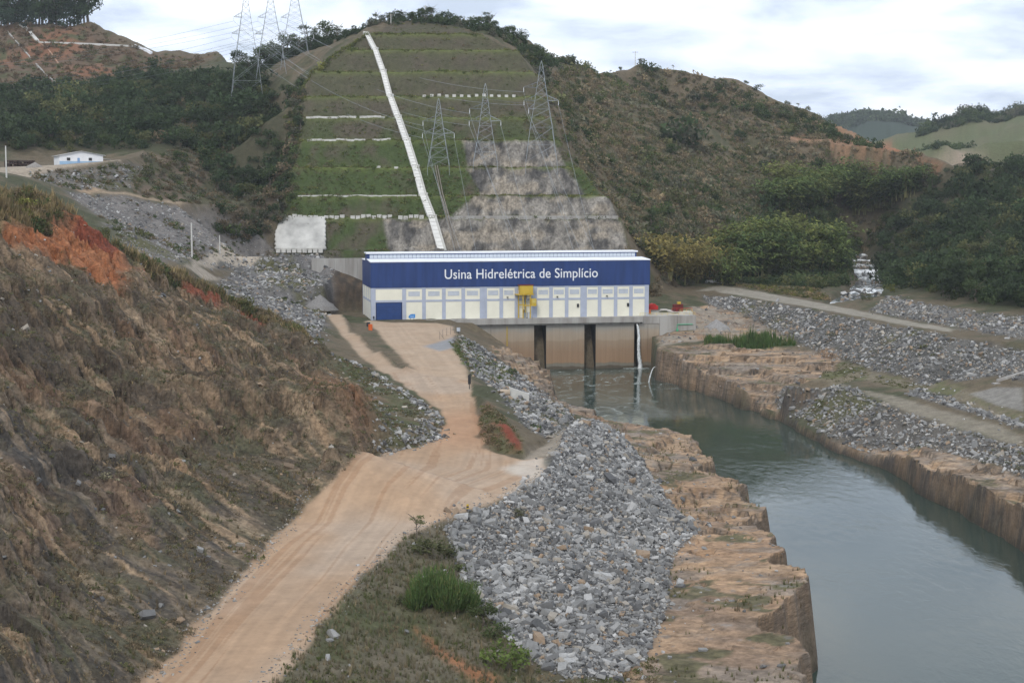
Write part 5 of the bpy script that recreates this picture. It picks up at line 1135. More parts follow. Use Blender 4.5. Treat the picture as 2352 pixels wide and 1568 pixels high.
# ------------------------------------------------------------------ lattice towers and lines
def tower(name, base, height, bw, tw, arms, label, group, split=0.28, panels=9, rz=0.0, skirt=(0, 0, 0, 0)):
    """square lattice mast; arms = list of (height, left length, right length); the legs spread below `split`"""
    t = empty(name, base, rz); tag(t, label, 'pylon', group)
    hs = height*split
    def half(z):
        if z < hs: return bw/2+(bw*0.36-bw/2)*(z/hs)
        zz = (z-hs)/(height-hs); return max(tw/2, bw*0.36*(1-zz)**1.15+tw/2*zz) if zz < 0.93 else tw/2*(1-(zz-0.93)/0.07)+0.05
    zs = [0, hs*0.5, hs]+[hs+(height-hs)*(i/panels)**0.85 for i in range(1, panels+1)]
    cs = ((-1,-1),(1,-1),(1,1),(-1,1))
    for ci, (sx, sy_) in enumerate(cs):
        b = MB(); prev = (sx*half(0)*1.02, sy_*half(0)*1.02, -skirt[ci])
        for z in zs: cur = (sx*half(z), sy_*half(z), z); b.bar(prev, cur, 0.10, 0.10, 3); prev = cur
        b.build('leg', M_STEEL, t)
    for i in range(len(zs)-1):
        z0, z1 = zs[i], zs[i+1]; h0, h1 = half(z0), half(z1); b = MB()
        for q in range(4):
            (ax, ay), (bx, by) = cs[q], cs[(q+1) % 4]
            b.bar((ax*h0,ay*h0,z0), (bx*h1,by*h1,z1), 0.042, n=3).bar((bx*h0,by*h0,z0), (ax*h1,ay*h1,z1), 0.042, n=3)
            if i % 2 == 1 or i < 2: b.bar((ax*h1,ay*h1,z1), (bx*h1,by*h1,z1), 0.042, n=3)
        b.build('bracing', M_STEEL, t)
    tips = []
    for (z, ll, lr) in arms:
        h = half(z)
        for s, L_ in ((-1, ll), (1, lr)):
            if L_ <= 0: continue
            b = MB(); tip = (s*(h+L_), 0, z+0.2)
            for sy_ in (-1, 1): b.bar((s*h, sy_*h, z), tip, 0.10, 0.07, 3).bar((s*h*0.9, sy_*h*0.9, z+2.2), tip, 0.09, 0.06, 3)
            for k in (0.33, 0.66): b.bar((s*(h+L_*k), -h*(1-k), z+0.07), (s*(h+L_*k), h*(1-k), z+0.07), 0.06, n=3).bar((s*(h+L_*k), 0, z+0.07), (s*(h+L_*k*0.9), 0, z+2.2*(1-k)), 0.06, n=3)
            ao = b.build('cross_arm', M_STEEL, t)
            ins = MB(); ins.lathe([(0.06,z-1.9),(0.14,z-1.7),(0.08,z-1.5),(0.14,z-1.2),(0.08,z-1.0),(0.14,z-0.7),(0.08,z-0.5),(0.06,z+0.15)], 6, tip[0], 0); ins.build('insulator', M_WHITE, ao)
            tips.append(Vector(base)+Matrix.Rotation(rz, 3, 'Z') @ Vector((tip[0], 0, z-1.8)))
    return tips
def tower_at(px, pyb, pyt, Yd, **k):
    b = Y(px, pyb, Yd); top = Y(px, pyt, Yd)
    return tower('lattice_pylon', b, top[2]-b[2], **k)
TIPS = {}
TIPS['r3'] = tower_at(1243, 372, 140, BEN[3][1]+3, bw=13, tw=0.9, arms=[(31,5.5,0),(25.5,4.5,4.5),(22,2,0)], label='tallest lattice pylon on the right of the terraced hill', group=None, split=0.34, skirt=(5,5,0,0))
TIPS['r2'] = tower_at(1115, 372, 192, BEN[3][1]+2, bw=10, tw=0.8, arms=[(22,5.0,0),(17,4.5,4.2)], label='middle lattice pylon above the grey rock face', group=None, split=0.25, skirt=(4,4,0,0))
TIPS['r1'] = tower_at(1008, 384, 226, BEN[3][1]-1, bw=9, tw=0.8, arms=[(19,5.0,0),(14,4.5,4.2)], label='smallest lattice pylon standing right of the drain stairway', group=None, split=0.28, skirt=(3.5,3.5,0,0))
for nm, px, pyb, Yd, lab in (('l1', 568, 235, 748, 'leftmost lattice pylon standing in the dark trees on the ridge'), ('l2', 624, 190, 768, 'middle of the three lattice pylons on the left ridge'), ('l3', 679, 168, 782, 'right hand of the three lattice pylons on the left ridge')):
    TIPS[nm] = tower_at(px, pyb, -28 if nm != 'l3' else -42, Yd, bw=15, tw=1.0, arms=[((pyb-45)*Yd/3600, 3.5, 0), ((pyb-82)*Yd/3600, 3.4, 4.2)], label=lab, group=None, split=0.36, panels=11, rz=0.15, skirt=(6,3,0,3))
def conductors():
    def cable(p, q, sag, label):
        pts = []
        for i in range(21):
            s = i/20; v = Vector(p).lerp(Vector(q), s); v.z -= sag*4*s*(1-s); pts.append(v)
        o = MB().tube([v-pts[0] for v in pts], 0.055, 3).build('power_cable', M_STEEL, loc=pts[0]); tag(o, label, 'cable', 'overhead conductors')
    arm = ('upper left', 'lower left', 'lower right', 'small lower left'); ln = {'l1': 'leftmost ridge pylon', 'l2': 'middle ridge pylon', 'l3': 'right hand ridge pylon', 'r1': 'smallest pylon', 'r2': 'middle hill pylon', 'r3': 'tallest pylon'}; ln['l3'] = 'right ridge pylon'
    for a, b in (('l1','r1'), ('l2','r2'), ('l3','r3')):
        for i in range(min(len(TIPS[a]), len(TIPS[b]))): cable(TIPS[a][i], TIPS[b][i], 7.5, f'thin cable over the terraced hill from the {arm[i]} arm of the {ln[a]}')
    for r, x in (('r1', 42), ('r2', 66), ('r3', 88)):
        for i, tp in enumerate(TIPS[r]): cable(tp, ph(x+i*3.5-3, 38, 27), 1.5, f'thin cable dropping from the {arm[i]} arm of the {ln[r]} behind the powerhouse')
    for l in ('l1', 'l2', 'l3'):
        for i, tp in enumerate(TIPS[l]): cable(tp, (tp.x-330, tp.y+160, tp.z-8-6*i), 12, f'thin cable running off left from the {arm[i]} arm of the {ln[l]}')
conductors()
def poles():
    def pole(px, pyb, pyt, Yd, label, arm=0.0, rad=0.16):
        b = Y(px, pyb, Yd); h = Y(px, pyt, Yd)[2]-b[2]; g = float(GND(b[0], b[1])); t = empty('utility_pole', (b[0], b[1], min(g, b[2])-0.3)); tag(t, label, 'pole'); h += b[2]-min(g, b[2])+0.3
        MB().bar((0,0,0), (0,0,h), rad*1.2, rad*0.8, 8).build('shaft', M_CONC_L, t)
        if arm: MB().box(-arm, arm, -0.08, 0.08, h-0.7, h-0.5).build('cross_arm', M_WOOD, t)
    g = hit(441, 592, 430); pole(441, 592, 512, g[1], 'grey concrete pole beside the bend of the valley path', 0, 0.28)
    g = hit(505, 582, 430); pole(505, 582, 540, g[1], 'short thin pole behind the valley path', 0, 0.2)
    g = hit(15, 408, 400); pole(15, 408, 335, g[1], 'grey concrete pole by the track at the left edge', 0, 0.25)
    pole(898, 62, 32, sy+24, 'left power pole with cross arm on the hilltop', 1.4, 0.2); pole(977, 50, 12, sy+30, 'right power pole with short arm on the hilltop', 1.1, 0.2)
    pole(1459, 150, 118, 945, 'slim cross shaped mast on the rear hill crest', 1.8, 0.2); pole(965, 442, 418, BEN[2][1]+3, 'short thin post beside the drain stairway', 0, 0.15)
poles()

# ------------------------------------------------------------------ house and stacks on the upper terrace
def house():
    p = Y(137, 378, 598); t = empty('workers_house', (p[0], p[1], p[2]+0.35), math.radians(24)); tag(t, 'long white single storey house with blue painted base on the upper terrace', 'house')
    mw = paint('white_wall', (0.74,0.75,0.77), 0.8, 0.05, 0.3); mb = paint('blue_base', (0.30,0.45,0.62), 0.8, 0.05); mr = paint('fibre_cement_roof', (0.58,0.58,0.57), 0.85, 0.1, 0.4)
    W, L_, h, rdg = 16.2, 15.0, 3.3, 4.6
    b = MB(); b.v = [(0,0,-1),(W,0,-1),(W,L_,-1),(0,L_,-1),(0,0,h-0.25),(W,0,h-0.1),(W,L_,h-0.1),(0,L_,h-0.25),(W/2,0,rdg),(W/2,L_,rdg)]
    b.f = [(0,1,5,8,4),(2,3,7,9,6),(1,2,6,5),(3,0,4,7),(4,8,9,7),(8,5,6,9),(0,3,2,1)]; b.build('wall', mw, t)
    MB().box(-0.03, W+0.03, -0.04, -0.002, -1, 0.95).build('painted_base', mb, t); MB().box(W+0.002, W+0.04, -0.03, L_, -1, 0.95).build('painted_base', mb, t)
    for s in (0, 1):
        r = MB(); xa, xb = (W/2+0.0, -0.7) if s == 0 else (W/2, W+0.9); za, zb = rdg+0.12, (h-0.25-0.1 if s == 0 else h-0.1-0.12)
        r.v = [(xa,-0.6,za),(xb,-0.6,zb),(xb,L_+0.6,zb),(xa,L_+0.6,za),(xa,-0.6,za+0.12),(xb,-0.6,zb+0.12),(xb,L_+0.6,zb+0.12),(xa,L_+0.6,za+0.12)]; r.f = [(0,1,2,3),(7,6,5,4),(0,4,5,1),(1,5,6,2),(2,6,7,3),(3,7,4,0)]; r.build('roof', mr, t)
    for x in (2.7, 10.8):
        w = MB().box(x, x+1.25, -0.09, -0.045, 1.15, 2.25).build('window', M_DARK, t); MB().box(x-0.1, x+1.35, -0.12, -0.095, 1.05, 1.14).build('sill', mw, w)
    MB().box(6.6, 7.5, -0.09, -0.045, -0.2, 2.2).build('door', paint('door_pale_blue', (0.22,0.36,0.58), 0.6), t)
    for y in (3.2,): MB().box(W+0.045, W+0.09, y, y+0.9, -0.2, 2.2).build('door', M_DARK, t)
    for y in (6.0, 9.0): MB().box(W+0.045, W+0.09, y, y+0.8, 1.2, 2.1).build('window', M_DARK, t)
    r = MB(); r.v = [(W+0.4,L_,2.5),(W+5.5,L_+1,1.9),(W+5.5,L_+5,1.9),(W+0.4,L_+4,2.5),(W+0.4,L_,2.62),(W+5.5,L_+1,2.02),(W+5.5,L_+5,2.02),(W+0.4,L_+4,2.62)]; r.f = [(0,1,2,3),(7,6,5,4),(0,4,5,1),(1,5,6,2),(2,6,7,3),(3,7,4,0)]; r.build('lean_to_roof', mr, t)
    for q in ((W+5.2,L_+1.2),(W+5.2,L_+4.6)): MB().bar((q[0],q[1],-0.5), (q[0],q[1],1.9), 0.08).build('lean_to_post', M_WOOD, t)
    for px, w, lab in ((10, 5.2, 'left stack of dark rusty beams beside the track to the white house'), (43, 5.6, 'right stack of dark rusty beams nearer the white house')):
        p = Y(px, 385, 606); g = float(GND(p[0], p[1])); s = empty('beam_stack', (p[0], p[1], g-0.1)); tag(s, lab, 'stack'); mm = paint('rusty_beam', (0.055,0.035,0.03), 0.9, 0.2, 1.0)
        for k in range(5):
            for j in range(6):
                if (k+j) % 5 == 4: continue
                if k % 2: MB().box(j*w/6, j*w/6+0.35, 0, 3, k*0.55+0.003, k*0.55+0.547).build('beam', mm, s)
                else: MB().box(0, w, j*0.5, j*0.5+0.35, k*0.55+0.003, k*0.55+0.547).build('beam', mm, s)
house()
def cone_pile(px, py, r, h, label, rgb, ymin):
    x, y, z = hit(px, py, ymin); n, m = 20, 7; v = [(0,0,h)]; rr = random.Random(int(px))
    for j in range(1, m+1):
        for i in range(n):
            t = 2*math.pi*i/n; k = r*j/m*(0.9+0.2*rr.random()); v.append((k*math.cos(t), k*math.sin(t), h*(1-j/m)**1.1+rr.uniform(-0.1,0.1)*h*0.3-(0.8 if j == m else 0)))
    f = [(0, 1+i, 1+(i+1) % n) for i in range(n)]+[(1+j*n+i, 1+(j+1)*n+i, 1+(j+1)*n+(i+1) % n, 1+j*n+(i+1) % n) for j in range(m-1) for i in range(n)]
    o = link_mesh('gravel_pile', v, f, paint('pile', rgb, 0.95, 0.15, 2.0, bump=0.1), smooth=True, loc=(x, y, z-0.1)); tag(o, label, 'gravel pile')
cone_pile(735, 706, 6.0, 4.6, 'grey conical gravel pile left of the powerhouse', (0.22,0.21,0.20), 480); cone_pile(80, 384, 3.6, 2.0, 'small gravel pile on the track left of the white house', (0.27,0.25,0.23), 500)
cone_pile(1645, 752, 5.0, 3.2, 'small grey gravel pile on the rock right of the river wall', (0.28,0.27,0.26), 480)
def hill_channels():
    """pale drains on the left red hill and kerb lines"""
    def strip(pts, w, h, label, mat, name='surface_drain'):
        P = [Vector(p) for p in pts]; t = empty(name, P[0]); tag(t, label, 'drain')
        for a, b in zip(P[:-1], P[1:]):
            d = (b-a); s = Vector((d.y, -d.x, 0)); s = Vector((1,0,0)) if s.length < 1e-3 else s.normalized(); q = MB(); a2, b2 = a-P[0], b-P[0]
            q.v = [tuple(c+s*x+Vector((0,0,zz))) for c in (a2, b2) for x, zz in ((-w/2,-0.8),(w/2,-0.8),(w/2,h),(-w/2,h))]; q.f = [(0,1,2,3),(7,6,5,4),(0,4,5,1),(1,5,6,2),(2,6,7,3),(3,7,4,0)]; q.build('channel_segment', mat, t)
    hh = lambda a, b, m=700: hit(a, b, m)
    def path(pl, n=3, m=700):
        out = []
        for (a, b), (c, d) in zip(pl[:-1], pl[1:]): out += [hh(a+(c-a)*i/n, b+(d-b)*i/n, m) for i in range(n)]
        return out+[hh(*pl[-1], m)]
    strip(path([(46,57),(60,66),(74,82),(86,96)]), 2.2, 0.9, 'wide pale drain running down from the far left hilltop', M_CONC_L)
    strip(path([(88,98),(160,100),(235,103),(308,107)], 4), 1.3, 0.6, 'thin pale drain line crossing the red hill below its crest', M_CONC_L)
    strip(path([(17,73),(62,124),(107,174),(134,194)], 4), 0.9, 0.4, 'long narrow drain slanting down the red slope at the far left', M_CONC)
    strip(path([(92,100),(112,116),(142,157)], 4), 0.9, 0.3, 'reddish gutter below the wide drain on the red hill', paint('earth_gutter', (0.36,0.22,0.15), 0.9))
    strip(path([(310,107),(330,115),(348,124)]), 1.8, 1.3, 'short white drain at the notch of the left skyline', M_LETTER)
    strip(path([(500,119),(513,127),(527,136)]), 1.8, 1.3, 'short white drain left of the ridge pylons', M_LETTER)
    strip(path([(640,420),(638,440),(637,460)], 2, 560), 0.7, 0.5, 'pair of pale pipes at the gully edge left of the terraced hill', M_CONC_L)
    for k, off in enumerate((0, 5)):
        strip([benchpt(1000+off, 3, -1, 0.9), benchpt(1012+off, 2, 1.0, 0.9), benchpt(1012+off, 2, -1.0, 0.9), benchpt(1026+off, 1, 1.0, 0.9), benchpt(1026+off, 1, -1, 0.9), benchpt(1043+off, 0, 0, 0.9)], 0.32, 0.15, ('left' if k == 0 else 'right')+' one of two brown pipes down the slope beside the drain stairway', paint('brown_pipe', (0.22,0.19,0.155), 0.8))
hill_channels()
# ------------------------------------------------------------------ loose stone
def rock_variant(seed, flat=0.6, npts=11):
    """broken quarry stone: a jittered, chipped block"""
    r = random.Random(seed); bm = bmesh.new(); lx, ly = r.uniform(0.42, 0.68), r.uniform(0.26, 0.42)
    for sx in (-1, 1):
        for sy_ in (-1, 1):
            for sz in (-1, 1): bm.verts.new((sx*lx*r.uniform(0.55, 1.1), sy_*ly*r.uniform(0.55, 1.1), sz*0.5*flat*r.uniform(0.5, 1.1)))
    for i in range(max(0, npts-9)): bm.verts.new((r.uniform(-0.7,0.7)*lx, r.uniform(-0.7,0.7)*ly, r.choice((-1,1))*0.55*flat))
    bmesh.ops.convex_hull(bm, input=bm.verts)
    for v in [g for g in bm.verts if not g.link_faces]: bm.verts.remove(v)
    bmesh.ops.triangulate(bm, faces=bm.faces); bm.verts.ensure_lookup_table(); bm.verts.index_update()
    V = np.array([v.co[:] for v in bm.verts], np.float32); F = np.array([[v.index for v in f.verts] for f in bm.faces], np.int32); bm.free()
    return V, F
ROCKS = [rock_variant(100+i, 0.38+0.07*(i % 6), 9+(i % 3)) for i in range(16)]
def turns(n, tilt=0.5): return np.column_stack([rng.normal(0, tilt, n), rng.normal(0, tilt, n), rng.uniform(0, 2*np.pi, n)])
def scatter(poly, n, jit=0.0):
    lo, hi = poly.min(0), poly.max(0); out = np.zeros((0, 2))
    while len(out) < n:
        q = rng.uniform(lo, hi, (max(n*2, 100), 2)); q = q[sdist(poly, q[:, 0], q[:, 1]) > jit]; out = np.vstack([out, q])
        if len(q) == 0: break
    return out[:n]
def area(poly): x, y = poly[:, 0], poly[:, 1]; return 0.5*abs(np.dot(x, np.roll(y, 1))-np.dot(y, np.roll(x, 1)))
STONE_C = np.array([(0.37,0.365,0.355),(0.27,0.267,0.26),(0.195,0.194,0.19),(0.14,0.139,0.138),(0.095,0.095,0.096),(0.30,0.27,0.23),(0.27,0.20,0.14)])
def stone_cols(n, p=(0.2,0.24,0.22,0.15,0.09,0.08,0.02)):
    c = STONE_C[rng.choice(len(STONE_C), n, p=p)]; return c*rng.normal(1, 0.12, n)[:, None].clip(0.6, 1.4)
CV = {}
def single_rock(name, loc, size, col, parent=None, rot=None):
    k = rng.integers(0, len(ROCKS)); ci = int(np.argmin(np.abs(STONE_C-np.asarray(col)).sum(1))); key = (int(k), ci)
    if key not in CV: V, F = ROCKS[k]; CV[key] = np_mesh('stone', V, F, np.repeat(STONE_C[ci][None], len(V), 0)); CV[key].materials.append(M_STONE)
    o = bpy.data.objects.new(name, CV[key]); COL.objects.link(o); o.location = loc; o.scale = (size, size, size); o.rotation_euler = rot if rot else (rng.normal(0,0.4), rng.normal(0,0.4), rng.uniform(0,6.28))
    if parent is not None: o.parent = parent
    return o
def stones(keys, parent, per_m2, med, sig, big, probs=None, edge=0.0, smax=2.2, lift=0.12):
    pos = []; sz = []
    for k in keys:
        n = int(area(R[k])*per_m2); q = scatter(R[k], n, edge); s = np.clip(np.exp(rng.normal(math.log(med), sig, len(q))), med*0.35, smax)
        spill = rng.random(len(q)) < 0.14; q[spill] += rng.normal(0, 1.7, (int(spill.sum()), 2))          # stones that rolled past the edge
        patch = fbm(q[:, 0]/9, q[:, 1]/9, 101, 3); s *= 0.75+0.6*patch; pos.append(q); sz.append(s)
    q = np.vstack(pos); s = np.concatenate(sz); z = GND(q[:, 0], q[:, 1])+s*lift; ok = z > 0.4
    q, s, z = q[ok], s[ok], z[ok]; P = np.column_stack([q, z]); C = stone_cols(len(P), probs) if probs else stone_cols(len(P))
    tone = 0.72+0.56*fbm(q[:, 0]/13, q[:, 1]/13, 103, 3); C = C*tone[:, None]
    show = s/np.hypot(P[:, 0], P[:, 1]); order = np.argsort(-show); b = order[:big]; rest = order[big:]
    for i in b: single_rock('stone', P[i], s[i], C[i], parent)
    if len(rest):
        o = strew('loose_stones', 'rock', ROCKS, P[rest], s[rest], turns(len(rest), 0.55), C[rest], M_STONE_I, parent); o['kind'] = 'stuff'
    return len(P)
n1 = stones(['heap'], LAND['rubble_heap'], 17.0, 0.22, 0.66, 300, (0.12,0.25,0.28,0.17,0.08,0.07,0.03), lift=0.15, smax=1.6)
n2 = stones(['riprap', 'riprap2', 'riprap3', 'riprap4'], LAND['riverbank'], 1.5, 0.44, 0.55, 300, (0.13,0.20,0.24,0.16,0.07,0.13,0.07), smax=1.5)
n3 = stones(['fill2', 'rubble_inner', 'mid_bank'], LAND['ground'], 1.5, 0.45, 0.55, 260, (0.15,0.22,0.24,0.18,0.09,0.08,0.04), smax=1.6)
n4 = stones(['fill', 'house_slope'], LAND['hillside'], 0.5, 0.42, 0.5, 0, (0.15,0.2,0.25,0.2,0.1,0.07,0.03))
print('stones', n1, n2, n3, n4)
def stone_rows():
    """stones set along the inner edge of the side road"""
    for pts, n in (([(720,794),(790,826),(862,862),(935,906),(985,946),(1006,968)], 260), ([(1012,1002),(985,1012),(930,1020),(860,1030)], 90)):
        pl = [hit(a, b) for a, b in pts]; P = []
        for i in range(n):
            k = rng.integers(0, len(pl)-1); t = rng.random(); a, b = np.array(pl[k]), np.array(pl[k+1]); q = a+(b-a)*t+np.append(rng.normal(0, 0.7, 2), 0); P.append((q[0], q[1], float(GND(q[0], q[1]))+0.15))
        P = np.array(P); s = np.clip(np.exp(rng.normal(math.log(0.55), 0.45, n)), 0.2, 1.4); 
        o = strew('edging_stones', 'rock', ROCKS, P, s, turns(n, 0.4), stone_cols(n), M_STONE_I, LAND['dirt_road']); o['kind'] = 'stuff'
stone_rows()
def road_grit():
    """gravel pushed to the road edges"""
    P = []
    for pts, off in ((roadL[:8], 0.5), (roadR, -0.5)):
        q = dense([(p[0], p[1], p[2]) for p in pts], 0.5)
        for _ in range(4): P += [(x+off+rng.normal(0, 0.8), y+rng.normal(0, 0.8)) for x, y, z in q]
    P = np.array(P); s = np.clip(np.exp(rng.normal(math.log(0.16), 0.5, len(P))), 0.07, 0.6); C = stone_cols(len(P), (0.1,0.15,0.15,0.1,0.05,0.25,0.2))
    o = strew('road_grit', 'rock', ROCKS, np.column_stack([P, GND(P[:, 0], P[:, 1])+0.02]), s, turns(len(P), 0.3), C, M_STONE_I, LAND['dirt_road']); o['kind'] = 'stuff'
road_grit()
# stray stones on verge, slope foot, terrace
def strays():
    for key, n, med, par in (('verge', 90, 0.35, 'ground'), ('terrace', 160, 0.4, 'river_terrace'), ('slope', 1500, 0.33, 'rock_slope'), ('flat_r', 60, 0.4, 'riverbank'), ('slab_r', 90, 0.5, 'riverbank'), ('inner', 300, 0.4, 'ground'), ('yard_rock', 160, 0.6, 'ground')):
        q = scatter(R[key], n, 0.5); s = np.clip(np.exp(rng.normal(math.log(med), 0.5, n)), 0.15, 1.5); P = np.column_stack([q, GND(q[:, 0], q[:, 1])+s*0.12]); ok = P[:, 2] > 0.5
        pr = (0.02,0.08,0.15,0.15,0.10,0.25,0.25) if key in ('slope', 'slab_r', 'yard_rock') else None
        o = strew('stray_stones', 'rock', ROCKS, P[ok], s[ok], turns(ok.sum(), 0.4), (stone_cols(n, pr) if pr else stone_cols(n))[ok], M_STONE_I, LAND[par]); o['kind'] = 'stuff'
strays()
for px, py, size, ci, lab in ((1476,1283,2.6,6,'large brown rounded boulder at the foot of the grey rock heap'),(1557,1254,1.5,0,'pale boulder lying alone on the bare rock just past the heap'),(1513,1108,1.6,4,'dark pointed boulder on the river terrace beside the heap'),(1591,1058,1.5,4,'dark square boulder near the edge of the river terrace'),
    (1570,1150,1.1,3,'small dark boulder midway on the river terrace'),(1401,1104,2.4,4,'big dark flat boulder high on the rock heap'),(1334,1056,2.2,0,'pale tilted slab near the top of the rock heap'),(765,1463,1.3,1,'larger grey boulder on the grass verge right of the road'),(752,1514,1.0,1,'pale grey boulder low on the grass verge'),
    (337,1417,1.6,3,'grey boulder at the foot of the dark rock slope'),(459,1266,1.2,1,'pale boulder in the grass left of the road'),(411,1428,0.9,6,'small orange boulder by the left road edge'),(1300,962,1.8,3,'dark boulder where the path reaches the river terrace'),(1340,1345,1.9,6,'single rusty brown block amid the grey rock heap')):
    x, y, z = hit(px, py); o = single_rock('boulder', (x, y, z+size*0.16), size, STONE_C[ci]); tag(o, lab, 'boulder')
# ------------------------------------------------------------------ vegetation
def leaves(seed, blobs, n, size, squash=0.8, up=0.0):
    """leaf-clump triangles through a crown made of several uneven lobes; returns V, F for a crown about one metre in radius"""
    r = np.random.default_rng(seed); b = np.asarray(blobs, float); w = b[:, 3]**2; k = r.choice(len(b), n, p=w/w.sum())
    d = r.normal(size=(n, 3)); d /= np.linalg.norm(d, axis=1)[:, None]; rad = b[k, 3]*(0.35+0.65*r.random(n)**0.45)*(1+0.25*r.normal(size=n)).clip(0.5, 1.35)
    c = b[k, :3]+d*rad[:, None]*np.array([1, 1, squash])
    a = r.normal(size=(n, 3)); a /= np.linalg.norm(a, axis=1)[:, None]; a = a*0.8+np.array([0, 0, up]); t = np.cross(a, d+r.normal(0, 0.5, (n, 3))); t /= np.linalg.norm(t, axis=1)[:, None]+1e-6
    s = size*r.uniform(0.6, 1.35, n)[:, None]
    V = np.stack([c-t*s*0.55, c+t*s*0.55, c+a*s], 1).reshape(-1, 3); return V.astype(np.float32), np.arange(n*3, dtype=np.int32).reshape(-1, 3)
def lobes(seed, k, flat=0.55, spread=0.62):
    r = np.random.default_rng(seed); out = []
    for i in range(k): a = r.uniform(0, 6.28); q = spread*math.sqrt(r.random()); out.append((q*math.cos(a), q*math.sin(a), r.uniform(-flat, flat), r.uniform(0.26, 0.52)))
    return out
SHRUB = [leaves(200+i, [(0,0,0.25,0.5)]+lobes(210+i, 5, 0.2, 0.5), 80, 0.22, 0.7, 0.3) for i in range(8)]
WEED = [leaves(220+i, [(0,0,0.15,0.45)]+lobes(225+i, 5, 0.15, 0.7), 46, 0.22, 0.6, 0.5) for i in range(8)]
BUSH = [leaves(230+i, lobes(240+i, 7, 0.35, 0.6), 220, 0.17, 0.8, 0.15) for i in range(8)]
CROWN_V = [leaves(260+i, lobes(270+i, 10, 0.45, 0.68), 700, 0.135, 0.75, 0.1) for i in range(6)]
LACY_V = [leaves(280+i, lobes(290+i, 6, 0.5, 0.75), 300, 0.14, 0.5, 0.1) for i in range(4)]
def tuft_variant(seed, n=9, lean=0.35, wid=0.09):
    r = np.random.default_rng(seed); V = []
    for i in range(n):
        a = r.uniform(0, 6.28); b = r.uniform(0, 6.28); p = np.array([0.25*r.random()*math.cos(a), 0.25*r.random()*math.sin(a), -0.05]); h = r.uniform(0.6, 1.1)
        tip = p+np.array([math.cos(b)*lean*h*r.random()*1.6, math.sin(b)*lean*h*r.random()*1.6, h]); s = np.array([math.cos(a+1.5), math.sin(a+1.5), 0])*wid
        V += [p-s, p+s, tip]
    return np.array(V, np.float32), np.arange(n*3, dtype=np.int32).reshape(-1, 3)
TUFT = [tuft_variant(300+i) for i in range(8)]; FINE = [tuft_variant(320+i, 14, 0.22, 0.035) for i in range(6)]
KEY = {id(SHRUB): 'shrub', id(WEED): 'weed', id(BUSH): 'bush', id(TUFT): 'tuft', id(FINE): 'fine_grass'}
def bamboo_variant(seed, nf=64):
    """arching plumes: each culm bends outwards and carries drooping leaf blades along its upper part"""
    r = np.random.default_rng(seed); V = []
    for i in range(nf):
        a = r.uniform(0, 6.28); reach = r.uniform(0.08, 0.6); h = r.uniform(0.55, 1.05); base = np.array([math.cos(a)*0.10, math.sin(a)*0.10, 0])
        for j in range(22):
            t = 0.22+0.78*j/21; arch = t**2.4; p = base+np.array([math.cos(a)*reach*arch, math.sin(a)*reach*arch, h*(t-0.32*t**4)]); wd = 0.05*(1-0.75*(t-0.22)/0.78)+0.012
            p += r.normal(0, wd, 3)*np.array([1,1,0.7]); b = a+r.normal(0, 1.2); L_ = r.uniform(0.035, 0.075); d = np.array([math.cos(b)*L_, math.sin(b)*L_, -L_*r.uniform(-0.3, 0.9)]); s = np.array([-math.sin(b), math.cos(b), r.normal(0, 0.5)])*0.017
            V += [p-s, p+s, p+d]
    V = np.array(V, np.float32); return V, np.arange(len(V), dtype=np.int32).reshape(-1, 3)
BAMBOO = [bamboo_variant(340+i) for i in range(5)]
def rotz(n): return np.column_stack([rng.normal(0, 0.08, n), rng.normal(0, 0.08, n), rng.uniform(0, 2*np.pi, n)])
G_DARK, G_MID, G_OLIVE, G_DRY, G_TAN, G_YEL, G_GREY = (0.050,0.075,0.034), (0.080,0.108,0.042), (0.115,0.122,0.050), (0.185,0.145,0.09), (0.29,0.22,0.12), (0.19,0.19,0.055), (0.13,0.13,0.09)
def mixed(n, pal, p, sd=0.15): c = np.array(pal)[rng.choice(len(pal), n, p=p)]; return c*rng.normal(1, sd, n).clip(0.6, 1.5)[:, None]
def cover(name, label, cat, variants, poly, n, size, sig, pal, p, lift=0.0, jitter=0.22, cond=None, smax=99, edge=0.0):
    q = scatter(poly, n, edge) if not isinstance(poly, tuple) else poly[0]
    if cond is not None: q = q[cond(q)]
    z = GND(q[:, 0], q[:, 1]); ok = z > 0.7; q, z = q[ok], z[ok]; s = np.clip(np.exp(rng.normal(math.log(size), sig, len(q))), size*0.4, smax)
    o = strew(name, KEY[id(variants)], variants, np.column_stack([q, z+s*lift]), s, rotz(len(q)), mixed(len(q), pal, p), M_LEAF_I, None, jitter)
    tag(o, label, cat, kind='stuff'); return len(q)
def nz(q, sc, s, lo): return fbm(q[:, 0]/sc, q[:, 1]/sc, s, 3) > lo

# --- ground cover that nobody could count
W_ = {}
W_['left_wood'] = plan([(0,215),(180,202),(330,172),(420,170),(540,185),(640,225),(668,300),(650,450),(560,465),(480,400),(420,345),(330,342),(270,345),(130,348),(-60,345),(-200,330),(-200,215)], 560)
W_['right_wood'] = plan([(2020,612),(2030,560),(2070,500),(2140,425),(2230,398),(2420,385),(2480,560),(2450,745),(2352,708),(2200,690),(2050,658)], 440)
W_['gully'] = plan([(555,470),(640,440),(660,300),(668,220),(700,180),(690,300),(660,460),(650,520),(560,560),(480,520)], 560)
W_['bamboo'] = plan([(1650,655),(1690,560),(1760,470),(1830,430),(1980,400),(2090,410),(2060,500),(1985,560),(1950,600),(1945,650),(1880,664),(1760,655)], 560)
W_['back_right'] = plan([(1490,690),(1530,600),(1560,520),(1650,560),(1650,648),(1560,655)], 560)
W_['crest_rear'] = np.array([Y(a, b, c)[:2] for a, b, c in ((1180,98,sy+22),(1300,148,870),(1480,148,940),(1650,182,942),(1880,268,922),(2020,328,882),(2020,335,872),(1880,285,900),(1650,205,915),(1480,175,910),(1300,175,850),(1200,130,sy+5))])
tri = 0
